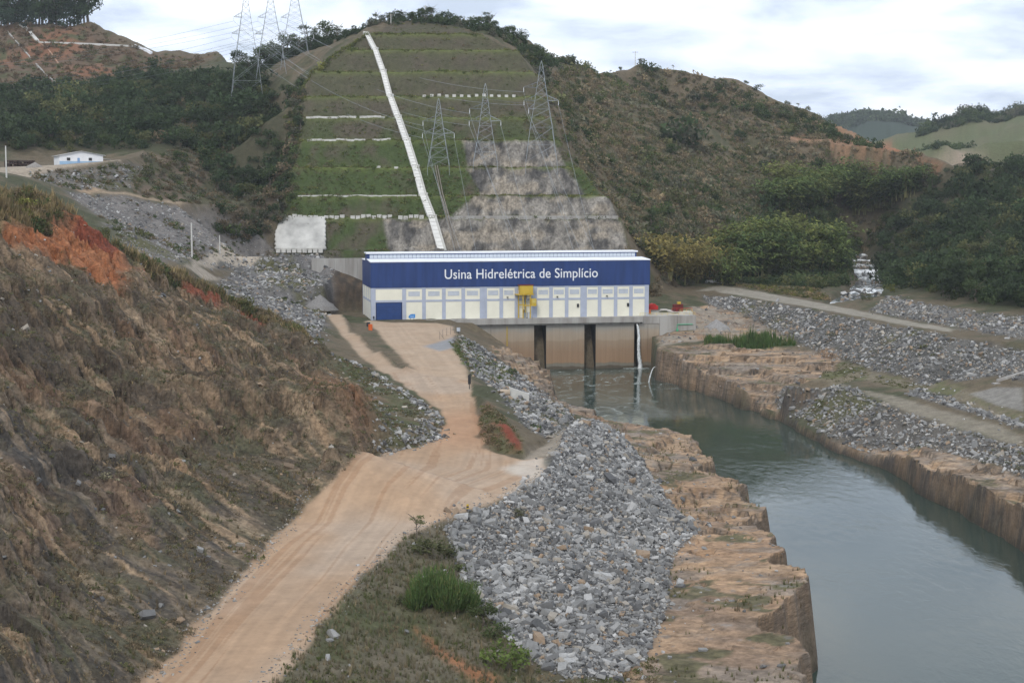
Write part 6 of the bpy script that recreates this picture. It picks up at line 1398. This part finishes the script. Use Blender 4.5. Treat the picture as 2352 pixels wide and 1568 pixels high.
tri += cover('hillside_scrub', 'dry brown and grey green scrub covering the right hillside', 'scrub', SHRUB, R['right_hill'], 10500, 1.8, 0.45, [(0.25,0.20,0.125), (0.18,0.175,0.115), (0.15,0.155,0.07), G_MID, (0.28,0.22,0.13)], [0.32,0.27,0.20,0.11,0.10], cond=lambda q: nz(q, 30, 111, 0.27) & (sdist(R['hill_track'], q[:, 0], q[:, 1]) < 1) & (sdist(R['red_a'], q[:, 0], q[:, 1]) < 0) & (sdist(R['red_b'], q[:, 0], q[:, 1]) < 0))
tri += cover('hillside_brush', 'darker bushes dotted over the right hillside', 'scrub', BUSH, R['right_hill'], 420, 3.4, 0.45, [G_MID, G_DARK, G_OLIVE, G_GREY], [0.35,0.3,0.2,0.15], lift=0.25, cond=lambda q: nz(q, 45, 112, 0.47))
lowhill = plan([(1430,520),(1560,420),(1700,420),(1850,380),(2120,370),(2165,400),(2090,420),(1980,410),(1830,440),(1760,480),(1690,570),(1650,640),(1560,640),(1500,600)], 600)
tri += cover('slope_brush', 'dry brush on the lower right hillside above the bamboo', 'scrub', SHRUB, lowhill, 2600, 2.2, 0.4, [(0.24,0.19,0.12), (0.17,0.17,0.11), (0.15,0.155,0.07), G_MID], [0.27,0.3,0.27,0.16])
tri += cover('crest_brush', 'uneven brush along the crest of the rear hill', 'scrub', BUSH, W_['crest_rear'], 420, 3.0, 0.35, [G_MID, G_DARK, G_GREY, G_OLIVE], [0.3,0.3,0.2,0.2], lift=0.25)
tri += cover('woodland', 'dense mass of dark crowns filling the left wood', 'woodland', BUSH, W_['left_wood'], 900, 4.6, 0.3, [G_DARK, (0.05,0.07,0.034), G_OLIVE], [0.5,0.35,0.15], lift=0.75)
tri += cover('woodland', 'dense mass of dark crowns filling the right hand wood', 'woodland', BUSH, W_['right_wood'], 700, 5.0, 0.3, [G_DARK, (0.05,0.07,0.034), G_OLIVE], [0.5,0.38,0.12], lift=0.75)
tri += cover('undergrowth', 'tangled undergrowth below the left wood', 'scrub', BUSH, W_['left_wood'], 900, 3.0, 0.35, [G_DARK, G_MID, G_OLIVE, G_DRY], [0.35,0.33,0.2,0.12], lift=0.3)
tri += cover('undergrowth', 'tangled undergrowth below the right hand wood', 'scrub', BUSH, W_['right_wood'], 600, 3.2, 0.35, [G_DARK, G_MID, G_OLIVE], [0.45,0.38,0.17], lift=0.3)
tri += cover('gully_brush', 'mixed brush in the gully left of the terraced hill', 'scrub', BUSH, W_['gully'], 330, 2.6, 0.35, [G_MID, G_DRY, G_DARK, G_GREY], [0.3,0.3,0.2,0.2], lift=0.25)
tri += cover('valley_brush', 'low brush around the bamboo in the side valley', 'scrub', BUSH, W_['bamboo'], 1000, 3.4, 0.35, [G_DARK, G_MID, G_OLIVE], [0.4,0.4,0.2], lift=0.25)
tri += cover('rock_foot_brush', 'grey green brush right behind the powerhouse end', 'scrub', BUSH, W_['back_right'], 130, 2.4, 0.35, [G_MID, G_DRY, G_GREY, G_DARK], [0.25,0.35,0.2,0.2], lift=0.25)
# terraced hill planting
cutq = lambda q: (sdist(R['rock_a'], q[:, 0], q[:, 1]) < 0) & (sdist(R['rock_b'], q[:, 0], q[:, 1]) < 0) & (sdist(R['rock_c'], q[:, 0], q[:, 1]) < 0) & (sdist(R['rock_d'], q[:, 0], q[:, 1]) < 0)
def low_only(q): z = GND(q[:, 0], q[:, 1]); return cutq(q) & (rng.random(len(q)) < np.clip(1.3-(z-40)/58, 0.14, 1)) & nz(q, 9, 113, 0.34)
tri += cover('slope_planting', 'patchy green growth over the terraced hill', 'ground cover', WEED, R['cut'], 15000, 0.8, 0.4, [G_OLIVE, (0.09,0.125,0.035), G_YEL, G_DRY], [0.35,0.35,0.12,0.18], cond=low_only)
bq = np.vstack([np.column_stack([rng.uniform(ray(BXL[k], 500)[0]*BEN[k][1], ray(BXR[k], 500)[0]*BEN[k][1], 260), BEN[k][1]+rng.uniform(-0.3, 2.6, 260)]) for k in range(1, len(BR))]); bq = bq[cutq(bq) & nz(bq, 14, 114, 0.38)]
tri += cover('bench_growth', 'brighter grass along the benches of the terraced hill', 'grass', WEED, (bq,), 0, 0.95, 0.35, [(0.11,0.14,0.04), G_YEL, G_OLIVE, G_DRY], [0.35,0.2,0.3,0.15])
eq = np.vstack([np.array(Y(BXL[k]*(1-t)+BXL[k+1]*t-6+rng.normal(0, 6), 500, BEN[k][1]*(1-t)+BEN[k+1][1]*t))[None, :2] for k in range(4, len(BR)-1) for t in rng.random(60)])
tri += cover('edge_growth', 'yellow green growth along the upper left edge of the terraced hill', 'scrub', SHRUB, (eq,), 0, 1.5, 0.35, [G_YEL, G_OLIVE, (0.12,0.15,0.04)], [0.4,0.3,0.3])
# left slope crest: tall dry grass and bushes, scrub on the face
tri += cover('tall_dry_grass', 'tall tan grass along the crest of the left rock slope', 'grass', TUFT, R['veg_crest'], 5200, 1.5, 0.35, [(0.30,0.23,0.12), (0.25,0.195,0.10), (0.14,0.135,0.06), (0.19,0.145,0.085)], [0.4,0.25,0.2,0.15], smax=2.8)
tri += cover('crest_bushes', 'green and brown bushes amid the tall grass on the left crest', 'scrub', BUSH, R['veg_crest'], 260, 1.8, 0.35, [G_OLIVE, G_MID, G_DRY, G_YEL], [0.4,0.2,0.25,0.15], lift=0.3, cond=lambda q: nz(q, 12, 115, 0.45))
def notred(q): return (sdist(R['red1'], q[:, 0], q[:, 1]) < 0) & (sdist(R['red2'], q[:, 0], q[:, 1]) < 0)
tri += cover('slope_scrub', 'dry low scrub growing over the ledges of the left rock slope', 'scrub', WEED, R['slope'], 24000, 0.52, 0.4, [(0.20,0.16,0.10), (0.17,0.155,0.10), (0.135,0.135,0.065), (0.165,0.13,0.085)], [0.38,0.24,0.18,0.2], cond=lambda q: notred(q) & nz(q, 11, 116, 0.38))
tri += cover('slope_grass', 'thin dry grass between the rocks of the left slope', 'grass', FINE, R['slope'], 9000, 0.6, 0.35, [G_DRY, G_TAN, G_OLIVE], [0.45,0.3,0.25], cond=lambda q: notred(q) & nz(q, 9, 117, 0.46))
tri += cover('verge_grass', 'dry and green grass on the verge right of the road', 'grass', FINE, R['verge'], 11000, 0.5, 0.35, [(0.20,0.175,0.115), (0.125,0.135,0.06), (0.26,0.21,0.13)], [0.5,0.3,0.2])
tri += cover('toe_weeds', 'weeds on the brown dirt below the rock heap', 'scrub', WEED, R['toe'], 420, 0.5, 0.4, [G_OLIVE, G_DRY, (0.12,0.14,0.05)], [0.4,0.4,0.2])
tri += cover('verge_scrub', 'low weeds on the verge right of the road', 'scrub', WEED, R['verge'], 700, 0.55, 0.4, [G_OLIVE, G_DRY, (0.11,0.135,0.04)], [0.45,0.3,0.25], cond=lambda q: nz(q, 8, 118, 0.5))
tri += cover('inner_grass', 'dry grass and weeds on the bank inside the road bend', 'grass', WEED, R['inner'], 1500, 0.55, 0.4, [G_DRY, G_OLIVE, G_GREY], [0.5,0.3,0.2], cond=lambda q: nz(q, 9, 119, 0.4))
tri += cover('mound_grass', 'dry grass on the red bank beside the junction', 'grass', WEED, R['mound'], 260, 0.6, 0.4, [G_DRY, G_OLIVE], [0.6,0.4], cond=lambda q: sdist(R['mound_red'], q[:, 0], q[:, 1]) < 0)
tri += cover('bank_grass', 'green grass on the bank above the river by the yard', 'grass', WEED, R['mid_grass'], 520, 0.7, 0.4, [(0.095,0.135,0.035), G_OLIVE, G_DRY], [0.45,0.3,0.25])
tri += cover('bank_weeds', 'weeds between the stones of the left river bank', 'scrub', WEED, R['mid_bank'], 380, 0.8, 0.4, [G_OLIVE, G_DRY, G_MID], [0.4,0.4,0.2], cond=lambda q: nz(q, 8, 120, 0.5))
tri += cover('terrace_grass', 'patches of grass on the bare river terrace', 'grass', FINE, R['terrace'], 2600, 0.5, 0.35, [G_OLIVE, (0.13,0.13,0.05), G_DRY], [0.4,0.35,0.25], cond=lambda q: nz(q, 10, 121, 0.53))
tri += cover('riprap_weeds', 'weeds among the stones of the right bank', 'scrub', WEED, np.vstack([R['riprap']]), 420, 0.9, 0.4, [G_OLIVE, G_DRY, G_GREY], [0.4,0.35,0.25], cond=lambda q: nz(q, 18, 122, 0.52))
tri += cover('riprap_weeds', 'weeds among the stones of the lower right bank', 'scrub', WEED, R['riprap2'], 340, 0.8, 0.4, [G_OLIVE, G_DRY, G_GREY], [0.4,0.35,0.25], cond=lambda q: nz(q, 14, 123, 0.52))
tri += cover('flat_grass', 'short grass on the flat below the right bank', 'grass', WEED, R['flat_r'], 700, 0.5, 0.35, [(0.16,0.155,0.08), G_OLIVE], [0.5,0.5], cond=lambda q: nz(q, 12, 124, 0.45))
tri += cover('reeds', 'dense bright green reeds on the wet ledge right of the river wall', 'reeds', FINE, R['reeds'], 900, 1.7, 0.4, [(0.075,0.13,0.038), (0.10,0.15,0.045), (0.14,0.15,0.06)], [0.5,0.35,0.15], cond=lambda q: nz(q, 5, 130, 0.42))
tri += cover('valley_weeds', 'weeds on the grey fill in the left valley', 'scrub', SHRUB, R['fill'], 700, 1.1, 0.4, [G_OLIVE, G_DRY, G_MID], [0.4,0.35,0.25], cond=lambda q: nz(q, 22, 125, 0.52))
tri += cover('valley_weeds', 'weeds on the rubble left of the powerhouse', 'scrub', SHRUB, R['fill2'], 420, 1.0, 0.4, [G_OLIVE, G_DRY, G_MID], [0.4,0.35,0.25], cond=lambda q: nz(q, 16, 126, 0.54))
tri += cover('terrace_scrub', 'scrub on the brown slope below the left wood', 'scrub', SHRUB, R['brown_slope'], 650, 1.5, 0.4, [G_DRY, G_GREY, G_OLIVE, G_MID], [0.4,0.25,0.2,0.15])
tri += cover('terrace_scrub', 'scrub on the slope under the white house', 'scrub', SHRUB, R['house_slope'], 220, 1.1, 0.4, [G_DRY, G_OLIVE, G_MID], [0.4,0.35,0.25])
tri += cover('red_hill_scrub', 'dry scrub spread over the red hill at the back left', 'scrub', SHRUB, R['red_hill'], 1500, 2.0, 0.4, [G_DRY, (0.15,0.10,0.06), G_OLIVE], [0.5,0.3,0.2])
bk = plan([(1640,648),(1760,656),(1880,664),(1905,690),(1890,692),(1760,668),(1660,652)], 480)
tri += cover('bank_top_grass', 'yellow green grass beside the bank road', 'grass', SHRUB, bk, 420, 1.1, 0.4, [G_OLIVE, G_TAN, G_YEL], [0.45,0.3,0.25])
def far_wood():
    a = np.array([Y(p[0], 300, p[1])[:2] for p in ((1650,3350),(2600,3350),(2600,3650),(1650,3650))]); return cover('distant_forest', 'dark blue green forest on the far mountain', 'forest', SHRUB, a, 7000, 11, 0.3, [G_DARK, G_MID], [0.7,0.3], lift=0.2)
tri += far_wood()
hp = np.array([Y(p[0], 300, p[1])[:2] for p in ((2100,1680),(2450,1640),(2450,1720),(2150,1740))])
tri += cover('distant_brush', 'dark brush on the crest of the far green hill', 'scrub', BUSH, hp, 260, 7, 0.3, [G_DARK, G_MID, G_GREY], [0.5,0.3,0.2], lift=0.3)
hp2 = plan([(2100,345),(2200,332),(2230,345),(2150,352)], 1000)
tri += cover('distant_brush', 'dark brush in the fold between the far green hills', 'scrub', BUSH, hp2, 120, 6, 0.3, [G_DARK, G_MID], [0.6,0.4], lift=0.3)
print('cover copies', tri)

# --- single trees: trunk with limbs, crown of leaf clumps; copies share their meshes
M_BARK = paint('bark', (0.15,0.125,0.10), 0.9, 0.2, 1.5)
def trunk_mesh(seed, h, lean=0.08, limbs=5, r0=0.045):
    r = random.Random(seed); b = MB(); p = Vector((0,0,-0.06)); n = 5; pts = [p]
    for i in range(1, n+1): pts.append(Vector((lean*r.uniform(-1,1)*i/n, lean*r.uniform(-1,1)*i/n, h*i/n)))
    for i in range(n): b.bar(pts[i], pts[i+1], r0*(1-0.75*i/n), r0*(1-0.75*(i+1)/n), 5)
    for k in range(limbs):
        t = r.uniform(0.45, 0.95); q = pts[min(n-1, int(t*n))].lerp(pts[min(n, int(t*n)+1)], 0.5); a = r.uniform(0, 6.28); L_ = r.uniform(0.2, 0.42)
        b.bar(q, q+Vector((math.cos(a)*L_, math.sin(a)*L_, L_*r.uniform(0.4, 1.0))), r0*0.4, r0*0.12, 4)
    return b
PROTO = {}
def tree_proto(kind, variant, pal):
    key = (kind, variant, pal)
    if key in PROTO: return PROTO[key]
    r = np.random.default_rng(400+variant*13+len(kind)); base = np.array(pal)
    if kind == 'round': V, F = CROWN_V[variant % 6]; V = V*np.array([0.46,0.46,0.40])+np.array([0,0,0.62]); tb = trunk_mesh(variant, 0.62)
    elif kind == 'tall': V, F = CROWN_V[variant % 6]; V = V*np.array([0.26,0.26,0.36])+np.array([0,0,0.68]); tb = trunk_mesh(variant+20, 0.8, 0.04, 6, 0.025)
    elif kind == 'lacy': V, F = LACY_V[variant % 4]; V = V*np.array([0.36,0.36,0.30])+np.array([0,0,0.72]); tb = trunk_mesh(variant+40, 0.8, 0.1, 9, 0.03)
    elif kind == 'bare': V, F = leaves(500+variant, lobes(510+variant, 6, 0.5, 0.7), 40, 0.10, 0.8); V = V*np.array([0.34,0.34,0.32])+np.array([0,0,0.68]); tb = trunk_mesh(variant+60, 0.85, 0.1, 22, 0.03)
    elif kind == 'bamboo': V, F = BAMBOO[variant % 5]; tb = None
    elif kind == 'bush': V, F = leaves(520+variant, lobes(530+variant, 8, 0.4, 0.6), 330, 0.15, 0.8, 0.15); V = V*np.array([0.62,0.62,0.5])+np.array([0,0,0.42]); tb = trunk_mesh(variant+80, 0.4, 0.1, 6, 0.03)
    n = len(V)//3; c = base*np.repeat(r.normal(1, 0.22, n).clip(0.55, 1.6), 3)[:, None]
    if kind == 'bamboo': c = c*(np.array([1.0,1,1])[None]*(0.75+0.5*np.repeat(r.random(n), 3)[:, None]))
    cm = np_mesh('crown', V, F, c); cm.materials.append(M_LEAF)
    if tb is None:
        tb = MB(); rr = random.Random(variant)
        for k in range(14): a = rr.uniform(0, 6.28); L_ = rr.uniform(0.15, 0.4); tb.bar((0.1*math.cos(a),0.1*math.sin(a),-0.03), (L_*0.5*math.cos(a),L_*0.5*math.sin(a),0.55), 0.008, 0.006, 3)
    tm = bpy.data.meshes.new('trunk'); tm.from_pydata([tuple(v) for v in tb.v], [], tb.f); tm.update(); tm.materials.append(M_BARK if kind != 'bamboo' else M_CANE)
    PROTO[key] = (cm, tm); return PROTO[key]
M_CANE = paint('cane', (0.20,0.19,0.075), 0.7, 0.15, 2.0)
def tree(name, kind, variant, pal, loc, h, label, group=None, cat='tree', wide=1.0):
    cm, tm = tree_proto(kind, variant, pal); t = empty(name, loc, rng.uniform(0, 6.28)); t.scale = (h*wide, h*wide, h); tag(t, label, cat, group)
    a = bpy.data.objects.new('crown', cm); b = bpy.data.objects.new('trunk' if kind != 'bamboo' else 'cane', tm)
    for o in (a, b): COL.objects.link(o); o.parent = t
    return t
ADJ = {'round': 'rounded', 'tall': 'slender', 'lacy': 'open crowned', 'bush': 'bushy', 'bare': 'bare'}
def plant_row(pts, kinds, pals, hs, label, group, name='tree', cat='tree', sink=0.3):
    ys = sorted(q[1] for q in pts); xs = sorted(q[0] for q in pts); t3 = lambda v, a, w: w[0] if v <= a[len(a)//3] else (w[1] if v <= a[2*len(a)//3] else w[2])
    for (x, y) in pts:
        h = rng.uniform(*hs); k = kinds[rng.integers(len(kinds))]; v = int(rng.integers(6)); p = pals[rng.integers(len(pals))]
        size = t3(h, [hs[0], hs[0]+(hs[1]-hs[0])*0.33, hs[0]+(hs[1]-hs[0])*0.67], ('lower', 'middling', 'taller')); place = t3(x, xs, ('left', 'middle', 'right'))
        lab = f'{size} {ADJ[k]} {label}, in its {place} third'; dep = t3(y, ys, ('near', 'central', 'far'))
        if 'wood' in label: lab = f'{size} {ADJ[k]} {label}, {dep} {place} part'
        tree(name, k, v, p, (x, y, float(GND(x, y))-sink), h, lab, group, cat, rng.uniform(0.85, 1.2))
DK, MDK, OLV = (0.050,0.076,0.035), (0.072,0.100,0.042), (0.105,0.115,0.050)
def spaced(poly, n, dmin):
    out = []
    for q in scatter(poly, n*14):
        if all((q[0]-a[0])**2+(q[1]-a[1])**2 > dmin*dmin for a in out): out.append(q)
        if len(out) >= n: break
    return out
plant_row(spaced(W_['left_wood'], 84, 7.0), ['round','round','tall','lacy'], [DK, MDK, OLV], (6.5, 11.5), 'tree in the left slope wood', 'trees of the left wood')
plant_row(spaced(W_['right_wood'], 84, 8.0), ['round','round','tall'], [DK, MDK, MDK, OLV], (8, 14), 'tree in the wood right of the stream', 'trees of the right hand wood')
ridge = [Y(px, py, yy)[:2] for px, py, yy in [(a, 120-(a-545)*0.15, 800+(a % 7)*3) for a in range(552, 836, 9)]]
tri += cover('ridge_brush', 'dark brush under the trees on the left ridge', 'scrub', BUSH, np.array([Y(a, 100, b)[:2] for a, b in ((548,795),(700,800),(845,sy+18),(840,sy+30),(700,822),(548,818))]), 190, 3.4, 0.3, [G_DARK, (0.05,0.07,0.034)], [0.6,0.4], lift=0.3)
tri += cover('hilltop_brush', 'brush along the top of the terraced hill', 'scrub', BUSH, np.array([Y(a, 60, b)[:2] for a, b in ((850,sy+20),(1000,sy+24),(1115,sy+18),(1260,sy+10),(1260,sy+36),(1110,sy+38),(850,sy+34))]), 210, 2.4, 0.3, [G_DARK, G_MID, G_GREY], [0.4,0.35,0.25], lift=0.3)
tri += cover('hilltop_grove', 'dense dark crowns of the grove on the far left hilltop', 'woodland', BUSH, np.array([Y(a, 60, b)[:2] for a, b in ((-120,985),(195,990),(195,1020),(-120,1020))]), 60, 4.6, 0.5, [(0.035,0.055,0.032), G_DARK], [0.6,0.4], lift=0.9)
plant_row(ridge, ['round','lacy','round','tall'], [DK, MDK], (8, 14), 'tree on the left ridge row', 'trees on the left ridge')
top = [Y(px, 50, sy+27+(px % 11))[:2] for px in list(range(856, 1115, 9))]
plant_row(top, ['round','bush','lacy'], [DK, MDK, OLV], (4.0, 8.0), 'tree along the terraced hilltop', 'trees on the hilltop')
sh = [Y(px, 110, sy+30-(px-1110)*0.02+(px % 13))[:2] for px in range(1115, 1262, 8)]
plant_row(sh, ['round','round','lacy'], [DK, MDK], (6, 11), 'tree on the hill shoulder right of the drain', 'trees on the right shoulder')
rear = [Y(px, 170, 930+(px*7 % 25))[:2] for px in range(1330, 1900, 24)]
plant_row(rear, ['bush','round','lacy'], [DK, MDK, OLV], (3.0, 6.5), 'shrub on the rear hill crest', 'bushes on the rear crest', 'bush', 'bush')
far = [Y(px, 60, 995+(px*5 % 20))[:2] for px in range(-30, 205, 8)]
plant_row(far, ['tall','tall','lacy','round'], [(0.032,0.052,0.030), DK], (14, 26), 'dark tree in the far left hilltop grove', 'trees on the far left hilltop')
def bamboo_groves():
    P = [(1528,640),(1560,648),(1592,650),(1612,646)]
    for i, (a, b) in enumerate(P): x, y, z = hit(a, b, 560); tree('bamboo_clump', 'bamboo', i, (0.26,0.215,0.075), (x, y, z-0.3), rng.uniform(23, 29), ('yellowish bamboo clump nearest the right end of the powerhouse', 'second yellowish bamboo clump right of the powerhouse end', 'third yellowish bamboo clump right of the powerhouse end', 'rightmost yellowish bamboo clump beside the guard wall')[i], 'yellow bamboo by the powerhouse', 'bamboo', 0.95)
    for i in range(22):
        a = 1672+(i*53 % 243); b = 655-(i*29 % 60); x, y, z = hit(a, b, 580); tree('bamboo_clump', 'bamboo', i, ((0.13,0.17,0.052), (0.10,0.145,0.048), (0.18,0.20,0.06))[i % 3], (x, y, z-0.3), rng.uniform(22, 31), ('pale ' if i % 3 == 2 else ('dark ' if i % 3 == 1 else 'mid '))+'green bamboo clump left of the stream, '+('near the powerhouse' if a < 1750 else ('midway along' if a < 1840 else 'nearest the water'))+(', front row' if b > 625 else ', back row'), 'bamboo beside the stream', 'bamboo', 1.05)
    for i in range(34):
        a = 1795+(i*47 % 300); b = 492-(i*17 % 55)+(a-1795)*0.02; x, y, z = hit(a, b, 700); tree('bamboo_clump', 'bamboo', i, ((0.12,0.165,0.052), (0.10,0.14,0.047), (0.19,0.21,0.065))[i % 3], (x, y, z-0.3), rng.uniform(20, 28), ('pale ' if i % 3 == 2 else ('dark ' if i % 3 == 1 else 'mid '))+'green bamboo clump in the upper valley, '+('left' if a < 1895 else ('middle' if a < 1995 else 'right'))+' end'+(', lower rank' if b > 470 else ', upper rank'), 'bamboo of the upper valley', 'bamboo', 1.1)
bamboo_groves()
for px, py, yy, h, kind, pal, lab in ((1495,520,640,9,'round',MDK,'single dark green tree on the slope above the powerhouse right end'),(1330,250,700,8,'round',DK,'dark rounded tree right of the tallest pylon'),(690,300,640,8,'round',DK,'dark bush at the left end of the upper kerb line'),
    (660,230,640,9,'round',DK,'dark tree at the edge of the gully left of the hill'),(515,500,560,9,'bush',DK,'dark bush by the white rubble below the left wood'),(500,440,600,10,'round',DK,'large dark tree at the foot of the left wood'),(560,430,600,11,'round',DK,'broad dark tree low in the left wood beside the gully'),(620,430,600,11,'round',MDK,'dark tree beside the pale pipes at the gully'),
    (415,390,600,9,'round',MDK,'rounded green tree below the white house terrace'),(1530,330,700,9,'round',DK,'dark round tree midway up the right hill'),(1620,210,800,7,'bush',DK,'dark bush near the crest of the right hill'),(1545,365,700,9,'round',MDK,'green tree on the middle of the right hill'),(1700,330,760,9,'round',DK,'dark tree below the track on the right hill'),
    (1990,690,500,4,'bush',OLV,'green bush at the stream mouth'),(2045,672,500,5,'bush',(0.15,0.16,0.045),'yellow green bush where the far bank track starts')):
    x, y, z = hit(px, py, yy); tree('tree' if kind == 'round' else 'bush', kind, int(px) % 6, pal, (x, y, z-0.3), h, lab, None, 'tree' if kind == 'round' else 'bush')
def near_plants():
    # broom-like green bush on the verge: hundreds of thin upright shoots
    x, y, z = hit(1012, 1395); t = empty('broom_bush', (x, y, z-0.2)); tag(t, 'large feathery green bush between the road and the rock heap', 'bush')
    for j, (dx, dy, h, w, n) in enumerate(((-1.6,0.6,4.6,1.7,700),(1.0,-0.2,4.2,1.9,800),(2.9,0.8,3.4,1.5,500),(-0.3,2.4,4.4,1.8,500),(-2.8,-0.6,3.0,1.2,300))):
        r = np.random.default_rng(600+j); V = []; C = []
        for i in range(n):
            a = r.uniform(0, 6.28); q = w*math.sqrt(r.random()); hh = h*(1-0.35*(q/w)**2)*r.uniform(0.55, 1.2); p = np.array([math.cos(a)*q*0.75, math.sin(a)*q*0.75, 0]); tip = np.array([math.cos(a)*q*1.25+r.normal(0,0.2), math.sin(a)*q*1.25+r.normal(0,0.2), hh])
            for k in range(4):
                t0 = r.uniform(0.15, 0.9); c0 = p+(tip-p)*t0; b = r.uniform(0, 6.28); s = np.array([math.cos(b), math.sin(b), 0])*0.05; V += [c0-s, c0+s, c0+(tip-p)/np.linalg.norm(tip-p)*r.uniform(0.4, 0.8)+np.array([math.cos(b+1.5), math.sin(b+1.5), 0])*0.15]
                C += [np.array((0.105,0.165,0.055) if r.random() < 0.75 else (0.16,0.18,0.065))*r.normal(1, 0.18)]*3
        gx, gy = x+dx, y+dy; me = np_mesh('shoots', np.array(V, np.float32), np.arange(len(V), dtype=np.int32).reshape(-1, 3), np.clip(np.array(C), 0.01, 0.5)); link_data('shoots', me, M_LEAF, t, loc=(dx, dy, float(GND(gx, gy))-z))
    tree('tree', 'bush', 1, (0.13,0.175,0.05), (*hit(1160, 1532)[:2], hit(1160, 1532)[2]-0.2), 4.6, 'small yellow green tree at the foot of the rock heap', None, 'tree', 1.1)
    tree('tree', 'round', 2, (0.07,0.09,0.035), (*hit(1110, 1440)[:2], hit(1110, 1440)[2]-0.2), 3.4, 'dark green shrub tree behind the feathery bush', None, 'tree', 1.2)
    tree('sapling', 'lacy', 3, (0.17,0.18,0.08), (*hit(958, 1240)[:2], hit(958, 1240)[2]-0.2), 3.9, 'thin sapling with few leaves at the road edge', None, 'tree', 0.9)
    tree('bush', 'bush', 3, (0.10,0.105,0.05), (*hit(985, 1275)[:2], hit(985, 1275)[2]-0.2), 3.4, 'grey green bush under the road edge by the sapling', None, 'bush', 1.6)
    tree('bush', 'bush', 4, (0.12,0.12,0.065), (*hit(1195, 1185)[:2], hit(1195, 1185)[2]-0.2), 1.7, 'dry brown bush growing in the rock heap', None, 'bush', 1.5)
    tree('bush', 'bush', 5, (0.085,0.11,0.04), (*hit(1175, 862)[:2], hit(1175, 862)[2]-0.2), 3.0, 'green bush on the river bank below the yard', None, 'bush', 1.4)
near_plants()
for px, py, h, pal, w, lab in ((972,1262,2.2,(0.09,0.105,0.05),1.5,'low dark bush just below the road edge left of the feathery bush'),(1035,1275,2.0,(0.085,0.10,0.048),1.4,'brownish bush above the feathery bush'),(1062,1312,1.8,(0.10,0.12,0.05),1.4,'small bush between the feathery bush and the rock heap top'),
    (1082,1352,1.9,(0.085,0.115,0.045),1.3,'green bush touching the right side of the feathery bush'),(1100,1405,2.0,(0.08,0.10,0.045),1.5,'dark bush at the lower right of the feathery bush'),(1138,1462,2.4,(0.085,0.11,0.045),1.4,'dark green bush left of the small yellow green tree'),(1188,1512,1.8,(0.12,0.15,0.055),1.4,'pale green bush right under the small tree'),(925,1385,1.5,(0.12,0.125,0.065),1.7,'dry low bush on the verge left of the feathery bush')):
    x, y, z = hit(px, py); tree('bush', 'bush', int(px) % 6, pal, (x, y, z-0.2), h, lab, None, 'bush', w)
# --- stream with foam steps
def stream_water():
    n = 22; V = []; C = []
    L_ = np.array(strL); Rr = np.array(strR); s = np.linspace(0, len(strL)-1.001, 150); st = 1.7
    for t in s:
        k = int(t); f = t-k; a = L_[k]*(1-f)+L_[k+1]*f; b = Rr[k]*(1-f)+Rr[k+1]*f
        for i in range(n):
            u = i/(n-1); x, y = a[0]*(1-u)+b[0]*u, a[1]*(1-u)+b[1]*u; zz = a[2]-0.2+1.1*(float(vn2(np.array([x/4]), np.array([y/6]), 77)[0])-0.5); fr = zz/st-math.floor(zz/st); w = min(1, max(0, (fr-0.72)/0.28))
            V.append((x, y, math.floor(zz/st)*st+st*w+0.25)); C.append(0.85 if 0.05 < w else (0.6 if fr < 0.2 else 0.25))
    m = len(s); f = [(j*n+i, j*n+i+1, (j+1)*n+i+1, (j+1)*n+i) for j in range(m-1) for i in range(n-1)]
    me = np_mesh('stream', np.array(V), np.array(f), np.repeat(np.array(C)[:, None], 3, 1)); mt = water_mat('stream_water', (0.10,0.11,0.11), 0.12, 0.15, True, 1.2)
    for nd in mt.node_tree.nodes:
        if nd.type == 'MAP_RANGE' and abs(nd.inputs['From Min'].default_value-0.80) < 1e-4: nd.inputs['From Min'].default_value = 0.74; nd.inputs['From Max'].default_value = 0.98; nd.inputs['To Max'].default_value = 1.0
        if nd.type == 'MIX': nd.inputs['B'].default_value = (0.85,0.87,0.88,1)
    o = link_data('stream', me, mt); tag(o, kind='structure')
    q = scatter(R['stream'], 230); ss_ = np.exp(rng.normal(math.log(1.3), 0.4, len(q))); P = np.column_stack([q, GND(q[:, 0], q[:, 1])+0.5])
    o = strew('stream_rocks', 'rock', ROCKS, P, ss_, turns(len(q), 0.3), stone_cols(len(q), (0.05,0.1,0.2,0.2,0.15,0.15,0.15)), M_STONE_I); tag(o, 'brown rocks scattered through the white stream', 'rocks', kind='stuff')
stream_water()
# ------------------------------------------------------------------ haze
def haze():
    m = bpy.data.materials.new('haze_air'); m.use_nodes = True; nt = m.node_tree; nt.nodes.clear()
    out = nt.nodes.new('ShaderNodeOutputMaterial'); v = nt.nodes.new('ShaderNodeVolumePrincipled')
    v.inputs['Color'].default_value = (0.86,0.92,1.0,1); v.inputs['Density'].default_value = 0.00006; v.inputs['Anisotropy'].default_value = 0.2
    nt.links.new(v.outputs[0], out.inputs['Volume'])
    o = MB().box(-2600, 2600, -60, 4700, -6, 420).build('haze', m); tag(o, kind='stuff')
haze()
